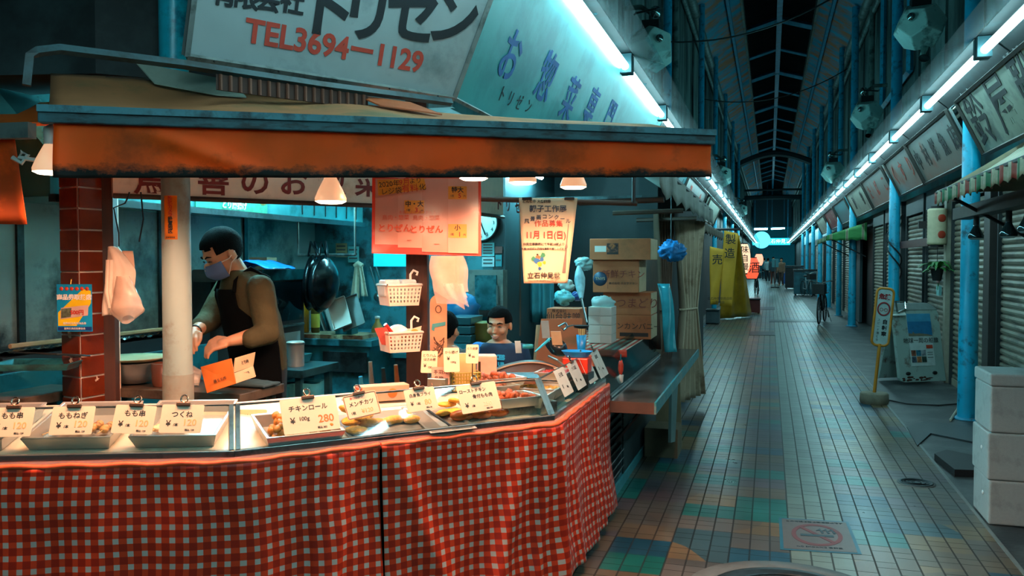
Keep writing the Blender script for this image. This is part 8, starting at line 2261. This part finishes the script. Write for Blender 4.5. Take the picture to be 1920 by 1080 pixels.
hand(mb, Lwr, fx(V((-.172, -.362, 1.082))), fx(V((-.205, -.372, 1.030))), V((-.3, .5, .4)), LM)
hand(mb, Rwr, fx(V((-.285, -.235, 1.098))), fx(V((-.275, -.262, 1.035))), V((.8, -.1, .3)), LM)
for q in (-1, 1):
    hip = V((.055, .05, .90)) + s2 * .085 * q
    limb(mb, [LM @ hip, LM @ V((hip.x, hip.y - .01, .50)), LM @ V((hip.x + .01, hip.y + .02, .09))], [.075, .05, .035])
remeshed(mb, 'body', M_skin, ck, .0048, 3)
sk_ = mat('shirt_brown', '#4b4733', rough=.9, var=.15, scale=9, bump=.9, bscale=22, spec=.15)
mb = MB(); torso(mb, .004)
for sh, el, sl in ((Lsh, Lel, Lsl), (Rsh, Rel, Rsl)):
    limb(mb, [LM @ (sh - Z * .005), LM @ sh.lerp(el, .5), LM @ el, LM @ sl], [.072, .069, .064, .050])
remeshed(mb, 'shirt', sk_, ck, .008, 5)
mb = MB()
for k in range(9):
    pass
tr = MB(); tr.loft([(LM @ V((.055, .05, z)), LM.to_3x3() @ (s2 * w), LM.to_3x3() @ (f2 * d)) for z, w, d in ((.74, .17, .12), (.86, .178, .125), (.98, .176, .13))], 24)
for q in (-1, 1):
    hip = V((.055, .05, .86)) + s2 * .088 * q
    limb(tr, [LM @ hip, LM @ V((hip.x, hip.y - .01, .50)), LM @ V((hip.x + .01, hip.y + .02, .08))], [.09, .075, .06])
remeshed(tr, 'trousers', mat('trousers_dark', '#1d2226', rough=.85), ck, .012, 3)
for q in (-1, 1):
    c = V((.065, .07, .05)) + s2 * .088 * q + f2 * .05
    build(MB().ell(LM @ c, (.05, .13, .05), Matrix.Rotation(YAW + math.atan2(f2.y, f2.x) - 1.5708, 3, 'Z'), 16, 10), 'shoe', M_black, ck)
M_apron = mat('apron_black', '#050709', rough=.9, spec=.1, var=.3, scale=10)
def tor_at(z):
    for a_, b_ in zip(TOR, TOR[1:]):
        if z <= b_[0]:
            f = max(0, (z - a_[0]) / (b_[0] - a_[0])); return V((a_[1][0] + (b_[1][0] - a_[1][0]) * f, a_[1][1] + (b_[1][1] - a_[1][1]) * f, z)), a_[2] + (b_[2] - a_[2]) * f, a_[3] + (b_[3] - a_[3]) * f
    return V((-.02, -.015, z)), .12, .09
def apr(u, v, g=.020):
    z = .45 + .90 * v; c, w, d = tor_at(max(z, .92)); c.z = z
    span = 1.75 if z < 1.10 else 1.75 - 1.12 * min(1, (z - 1.10) / .16)
    a_ = (2 * u - 1) * span; fl = .03 * max(0, .95 - z)
    return LM @ (c + s2 * (w + g + fl) * math.sin(a_) + f2 * (d + g + fl + .008 * math.sin(9 * u + 3 * v)) * math.cos(a_))
build(MB().grid(apr, 44, 48), 'apron', M_apron, ck, solid=.006)
for q in (-1, 1):
    top = LM.inverted() @ V(apr(.5 + .46 * q, .985))
    c = V((-.015, -.01, 1.425)) + s2 * .085 * q
    build(MB().tube([LM @ top, LM @ (top.lerp(c, .5) + f2 * .035 + Z * .01), LM @ (c + f2 * .045), LM @ (c + Z * .03), LM @ (c - f2 * .10 - Z * .02), LM @ (c - f2 * .145 - Z * .16)], .014, 8, flat=.6), 'strap', M_apron, ck)
hair_cap(HC, HR, 1.06, ck, .058, -.05, 1.05); face_marks(HC, HR, 1.06, ck, smile=False)
def mk(u, v):
    a_ = (2 * u - 1) * 1.15; z = -.012 - .088 * v
    r = .088 + .012 * math.cos(a_ * 1.3) * math.sin(3.1 * v) - .022 * max(0, v - .6) * 2
    return HC + HR @ (V((r * .90 * math.sin(a_), -.012 - r * 1.08 * math.cos(a_), z)) * 1.06)
build(MB().grid(mk, 24, 12), 'mask', mat('mask_blue', '#4c6690', rough=.8, var=.06), ck, solid=.004)
for q in (0, 1):
    for v in (.08, .9):
        build(MB().tube([V(mk(q, v)), HC + HR @ V((.092 * (2 * q - 1), -.015, -.02 if v < .5 else -.045)), HC + HR @ V((.092 * (2 * q - 1), .03, .0 if v < .5 else -.03))], .0025, 6), 'mask_loop', M_pl, ck)
wr_ = LM @ Rwr; wd_ = (LM @ Rwr - LM @ Rsl).normalized(); e1 = wd_.orthogonal().normalized(); e2 = wd_.cross(e1)
build(MB().tube([wr_ - wd_ * .02 + (e1 * math.cos(q) + e2 * math.sin(q)) * .031 for q in [i * .4 for i in range(17)]], .005, 8), 'wristband', M_black, ck)
hp = LM @ V((-.235, -.33, 1.0))
tag(build(MB().grid(lambda u, v: hp + CR * (-.09 + .20 * u) - CF * .04 * math.sin(3 * u) + Z * (-.112 + .14 * v * (1 - .5 * abs(2 * u - 1)) + .012 * mnoise.noise((6 * u, 6 * v, 2))) + CF * .05 * (v - .5), 24, 16), 'parcel_bag', sheer('bag_parcel', '#c8b4a0', .5, .2), solid=.002), 'clear bag between the hands of the masked person', 'bag')
# ---------------- the children
def child(px, py, D, face, s, label, shirt, zsh, txt=None, smile=True, sleeve=None):
    G = at_d(px, 488, D); zc = at_d(px, py, D).z; G.z = 0
    LMc = Matrix.Translation(G) @ Matrix.Rotation(YAW, 4, 'Z'); t = thing('person', label, 'person', G, YAW)
    L3 = LMc.to_3x3(); Rm = basis(L3 @ V(face)); c = LMc @ V((0, 0, zc))
    b = V((face[0], face[1], 0)).normalized() if abs(face[1]) > .2 else V((0, -1, 0)); sd_ = V((-b.y, b.x, 0)); zs = zc - .125 * s
    secs = [(.50, .12, .09), (.65, .125, .10), (zs - .12, .145, .10), (zs - .03, .125, .08), (zs + .015, .06, .055)]
    mb = MB(); mb.loft([(LMc @ V((0, .02, z)), L3 @ (sd_ * w), L3 @ (b * d)) for z, w, d in secs], 24)
    limb(mb, [LMc @ V((0, .02, zs - .02)), LMc @ V((0, .01, zc - .06))], [.048, .046]); add_head(mb, c, Rm, s)
    for q in (-1, 1):
        sh = V((0, .02, zs - .06)) + sd_ * .145 * q; el = sh + sd_ * .05 * q - Z * .20; wr = el + b * .14 - Z * .10
        limb(mb, [LMc @ sh, LMc @ el, LMc @ wr], [.04, .034, .022]); hand(mb, wr, wr + b * .06 - Z * .02, wr + b * .10 - Z * .05, sd_ * -q, LMc, .8)
        limb(mb, [LMc @ (V((0, .03, .52)) + sd_ * .065 * q), LMc @ (V((0, .02, .30)) + sd_ * .065 * q), LMc @ (V((0, .04, .05)) + sd_ * .065 * q)], [.06, .045, .03])
    remeshed(mb, 'body', M_skin, t, .005, 2)
    sm_ = MB(); sm_.loft([(LMc @ V((0, .02, z)), L3 @ (sd_ * (w + .012)), L3 @ (b * (d + .012))) for z, w, d in secs[:4] + [(zs, .075, .062)]], 28)
    for q in (-1, 1):
        sh = V((0, .02, zs - .055)) + sd_ * .14 * q; limb(sm_, [LMc @ sh, LMc @ (sh + sd_ * .045 * q - Z * .15)], [.056, .054])
    remeshed(sm_, 'shirt', [shirt, sleeve or shirt], t, .009, 4, paint=lambda p: 1 if sleeve and ((LMc.inverted() @ p).dot(sd_) < -.115) else 0)
    for q in (-1, 1):
        mb = MB(); limb(mb, [LMc @ (V((0, .03, .54)) + sd_ * .065 * q), LMc @ (V((0, .02, .32)) + sd_ * .07 * q)], [.082, .072]); build(mb, 'shorts_leg', M_black, t)
    hair_cap(c, Rm, s, t, .066, -.055, 1.05)
    if smile: face_marks(c, Rm, s, t)
    if txt:
        bl = L3 @ sd_ 
        for k, tx in enumerate(txt):
            lettering(tx, .040 if k == 0 else .032, mat('print_cyan', '#2ab4e0', rough=.5), t, frame(LMc @ (V((0, .02, zs - .080 - .042 * k)) + b * .135), bl, Z), bold=.003)
    return t
child(936, 609, 5.25, (-.30, -.93, -.12), .90, 'smiling person with short black hair in a navy shirt with cyan lettering', mat('shirt_navy', '#14304e', rough=.85), 0, ('IT TAKES', 'ALL OF US'), True, mat('shirt_blue', '#1474c8', rough=.8))
child(836, 618, 5.15, (.35, .93, 0), .90, 'person seen from behind beside the dark post, mostly hidden', mat('shirt_grey', '#4a5254', rough=.85), 0, None, False)
# ---------------- passers-by at the far end
def walker(px, D, h, face, top, legs, label):
    p = at_d(px, 488, D); G = V((p.x, p.y, 0)); t = thing('person', label, 'person', G, 0, None)
    k = h / 1.7; b = V((face[0], face[1], 0)).normalized(); s_ = V((-b.y, b.x, 0)); A = lambda v: G + V(v) * k
    mb = MB(); mb.loft([(A((0, 0, z)), s_ * w * k, b * d * k) for z, w, d in ((.85, .15, .11), (1.1, .14, .11), (1.32, .18, .11), (1.42, .10, .08))], 14)
    limb(mb, [A((0, 0, 1.38)), A((0, 0, 1.5))], [.055, .05], 8); add_head(mb, A((0, 0, 1.58)), basis(b), k)
    st = MB(); st.loft([(A((0, 0, z)), s_ * w * k, b * d * k) for z, w, d in ((.80, .175, .135), (1.1, .165, .13), (1.32, .20, .13), (1.43, .11, .09))], 14)
    tr = MB()
    for q in (-1, 1):
        sh = s_ * .2 * q + Z * 1.36; el = s_ * .24 * q + Z * 1.08 + b * .03; wr = s_ * .23 * q + Z * .86 + b * .10
        limb(mb, [A(sh), A(el), A(wr), A(wr + b * .03 - Z * .08)], [.045, .038, .028, .03], 8); limb(st, [A(sh), A(el), A(wr)], [.065, .055, .045], 8)
        hp_ = s_ * .09 * q + Z * .86; kn = s_ * .09 * q + Z * .48 + b * .07 * q; an_ = s_ * .09 * q + Z * .07 - b * .04 * q
        limb(mb, [A(hp_), A(kn), A(an_), A(an_ + b * .12 - Z * .03)], [.07, .05, .04, .035], 8); limb(tr, [A(hp_), A(kn), A(an_)], [.095, .075, .06], 8)
    remeshed(mb, 'body', M_skin, t, .018, 2); remeshed(st, 'jacket', top, t, .025, 2); build(tr, 'trousers', legs, t)
    hair_cap(A((0, 0, 1.58)), basis(b), k, t, .05, -.06, 1.08)
J = lambda n_, c: mat('cloth_' + n_, c, rough=.85)
walker(1440, 60, 1.66, (.2, 1), J('pale', '#8fb0b4'), J('ink', '#1c2a30'), 'person in a pale top walking far down the alley')
walker(1450, 52, 1.70, (0, -1), J('slate', '#20404a'), J('rust', '#6a3a30'), 'person in a dark top in the middle of the far alley')
walker(1457, 56, 1.58, (.3, 1), J('moss', '#30484a'), J('ink', '#1c2a30'), 'person in a mossy jacket behind the small stand pole')
walker(1465, 50, 1.64, (-.4, -1), J('tan', '#7a5c48'), J('umber', '#4a3a34'), 'person in a long tan coat far down the alley by the shutters')
walker(1433, 66, 1.68, (0, 1), J('teal', '#2f6a70'), J('ink', '#1c2a30'), 'person in a teal top farthest along the stall side')
# ================================================================== FAR THINGS
def bicycle(p, rz, label, frame_m):
    t = thing('bicycle', label, 'bicycle', p, rz); B = ROOTM[t.name]
    W = lambda x, z, y=0.0: B @ V((x, y, z))
    for x in (-.52, .52):
        w = build(MB().tube([W(x + .31 * math.cos(a_), .33 + .31 * math.sin(a_)) for a_ in [6.2832 * i / 32 for i in range(33)]], .018, 6, cap=False), 'wheel', M_black, t)
        sp_ = MB()
        for i in range(9): a_ = 3.1416 * i / 9; sp_.tube([W(x + .3 * math.cos(a_), .33 + .3 * math.sin(a_)), W(x - .3 * math.cos(a_), .33 - .3 * math.sin(a_))], .003, 3)
        build(sp_, 'spokes', M_steel, w)
    fm = MB()
    for a_, b_ in (((-.52, .33), (-.08, .30)), ((-.52, .33), (-.20, .72)), ((-.20, .80), (-.08, .30)), ((-.08, .30), (.36, .74)), ((-.17, .66), (.36, .70)), ((.34, .88), (.52, .33))): fm.tube([W(*a_), W(*b_)], .017, 6)
    build(fm, 'frame', frame_m, t); build(MB().ell(W(-.22, .85), (.12, .08, .04), Matrix.Rotation(rz, 3, 'Z'), 12, 8), 'saddle', M_black, t)
    build(MB().tube([W(.20, 1.0, .28), W(.33, 1.02, .22), W(.34, .96, 0), W(.33, 1.02, -.22), W(.20, 1.0, -.28)], .014, 6), 'handlebar', M_steel, t)
    build(MB().prism([(-.13, -.16), (.13, -.16), (.15, .16), (-.15, .16)], .72, .95, B @ Matrix.Translation((.58, 0, 0)) @ Matrix.Rotation(1.5708, 4, 'Z')), 'basket', mat('basket_dark', '#182224', rough=.6), t)
    build(MB().tube([W(-.10, .30, .06), W(-.10, .30, .12), W(-.16, .14, .13)], .012, 5), 'pedal', M_black, t); build(MB().tube([W(-.5, .33, .05), W(-.42, .02, .16)], .012, 5), 'stand', M_steel, t)
    build(MB().box2((-.75, -.06, .70), (-.38, .06, .72), B), 'rear_rack', M_black, t)
for (px, py, rz, lab, c) in ((1541, 606, -1.75, 'dark bicycle parked end on by the blue poles, shutter side', '#15262c'), (1513, 556, -1.3, 'silver bicycle farther along the shutter side', '#8aa0a4'), (1418, 552, -1.45, 'dark bicycle parked on the stall side past the yellow banner', '#1d2a2e')):
    bicycle(at_h(px, py, 0), rz, lab, mat('bike_' + c, c, rough=.4, metal=.3))
# yellow banner and sheet
M_ban = mat('banner_yellow', '#cf9a26', rough=.7, var=.1, scale=3)
bq0 = at_d(1357, 505, 20.5)
t = thing('yellow_banner', 'yellow cloth banner with dark brush lettering hanging on the stall side', 'banner', bq0 - Z * 1.0)
for k, (px0, px1, y0, y1) in enumerate(((1358, 1384, 432, 574), (1331, 1358, 462, 571))):
    q = [at_d(px0, y0, 20.5), at_d(px1, y0 + 6, 20.5), at_d(px1 - 11, y1, 20.4), at_d(px0 - 9 * (1 - k), y1, 20.4)]
    build(MB().grid(lambda u, v: q[0].lerp(q[1], u).lerp(q[3].lerp(q[2], u), v) + CF * .03 * math.sin(4 * u + 5 * v), 8, 16), 'cloth', M_ban, t, solid=.006)
for ch, px, py in (('製', 1370, 450), ('造', 1368, 476), ('売', 1345, 488)): lettering(ch, .26, M_ink, t, frame(at_d(px, py, 20.30), CR, Z), bold=.003)
lettering('立石仲見世商店街', .075, M_ink, t, frame(at_d(1350, 560, 20.3), CR, Z)); lettering('振興会', .075, M_ink, t, frame(at_d(1350, 567, 20.3), CR, Z))
build(MB().tube([at_d(1328, 430, 20.55), at_d(1388, 430, 20.55)], .03, 6), 'rod', M_black, t)
sA, sB = at_h(1348, 598, .03), at_h(1411, 592, .03); tA, tB = at_d(1372, 440, 21.5), at_d(1388, 442, 21.5)
tag(build(MB().grid(lambda u, v: tA.lerp(tB, u).lerp(sA.lerp(sB, u), v) + CF * .07 * math.sin(14 * u), 24, 14), 'yellow_sheet', mat('sheet_yellow', '#a0761a', rough=.25, var=.25, scale=4), solid=.006), 'shiny yellow plastic sheet hanging behind the yellow banner', 'sheet')
def big_lantern(px, py, D, w, h, m, txt, ink, lab):
    c = at_d(px, py, D); t = thing('paper_lantern', lab, 'lantern', c - Z * h / 2)
    build(MB().lathe([(w * .3, -h / 2)] + [(w / 2 * (math.sin(math.pi * (.12 + .76 * i / 14)) ** .5) * (1 + .02 * (i % 2)), -h / 2 + h * i / 14) for i in range(15)] + [(w * .3, h / 2)], c, 20), 'shade', m, t)
    for k, ch in enumerate(txt): lettering(ch, h / (len(txt) + .8), ink, t, frame(c - CF * (w / 2 + .02) + Z * h * (.5 - (k + .75) / (len(txt) + .5)), CR, Z), bold=.002)
    for q in (-1, 1): build(MB().lathe([(w * .32, -.02), (w * .32, .02)], c + Z * q * h / 2, 14), 'rim', M_black, t)
    build(MB().tube([c + Z * h / 2, c + Z * (h / 2 + .5)], .01, 5), 'cord', M_black, t)
big_lantern(1392, 485, 24, .44, .85, mat('lantern_lit', '#c8a888', emit=(1, .62, .38), estr=.9), '味自慢', M_ink, 'glowing pale paper lantern with black lettering beyond the yellow banner')
big_lantern(1410, 503, 30, .50, .75, mat('lantern_red', '#c0281a', emit=(1, .12, .05), estr=.9), '酒', M_ink, 'glowing red paper lantern farther along the stall side')
big_lantern(1423, 487, 40, .40, .55, mat('lantern_pink', '#c86a50', emit=(1, .4, .25), estr=1.2), '', M_ink, 'small glowing pink lantern far along the stall side')
for k, (px, py0, py1, D, w, c, lab) in enumerate(((1408, 556, 584, 24, .5, '#5a1c18', 'dark red crate on the tiles beyond the yellow sheet'), (1509, 500, 549, 36, .9, '#1f5a66', 'teal cabinet standing before the far shutters'), (1489, 490, 534, 44, .9, '#101a1e', 'black stall front far along the shutter side'), (1477, 500, 528, 52, .7, '#2a5a9a', 'blue clothes rack far along the shutter side'), (1337, 575, 602, 20, .3, '#3a4a4e', 'folded metal chair under the yellow banner'))):
    c0_ = at_d(px, py1, D); c0_.z = 0; h = (py1 - py0) * D / FPX
    t = thing(('crate', 'street_cabinet', 'market_stall', 'clothes_rack', 'folding_chair')[k], lab, ('crate', 'cabinet', 'stall', 'rack', 'chair')[k], c0_)
    m_ = mat('far_' + c, c, rough=.6, var=.3, scale=5)
    build(MB().box((c0_.x, c0_.y, h * .48), (w, .5, h * .86)), 'body', m_, t, bevel=.02); build(MB().box((c0_.x, c0_.y, h * .96), (w * 1.06, .56, h * .08)), 'top', M_steeld, t)
    for q in (-1, 1): build(MB().box((c0_.x + q * w * .42, c0_.y, h * .025), (.06, .4, h * .05)), 'foot', M_black, t)
p = at_h(1453, 540, 0)
t = thing('stand_pole', 'thin stand pole on a dark foot in the middle of the far alley', 'stand', p)
build(MB().lathe([(.22, 0), (.22, .05), (.03, .07), (.025, 1.5), (.001, 1.52)], p, 16), 'pole', M_black, t); build(MB().box((p.x, p.y, 1.35), (.35, .03, .45)), 'notice', mat('stand_teal', '#3f7f86'), t)
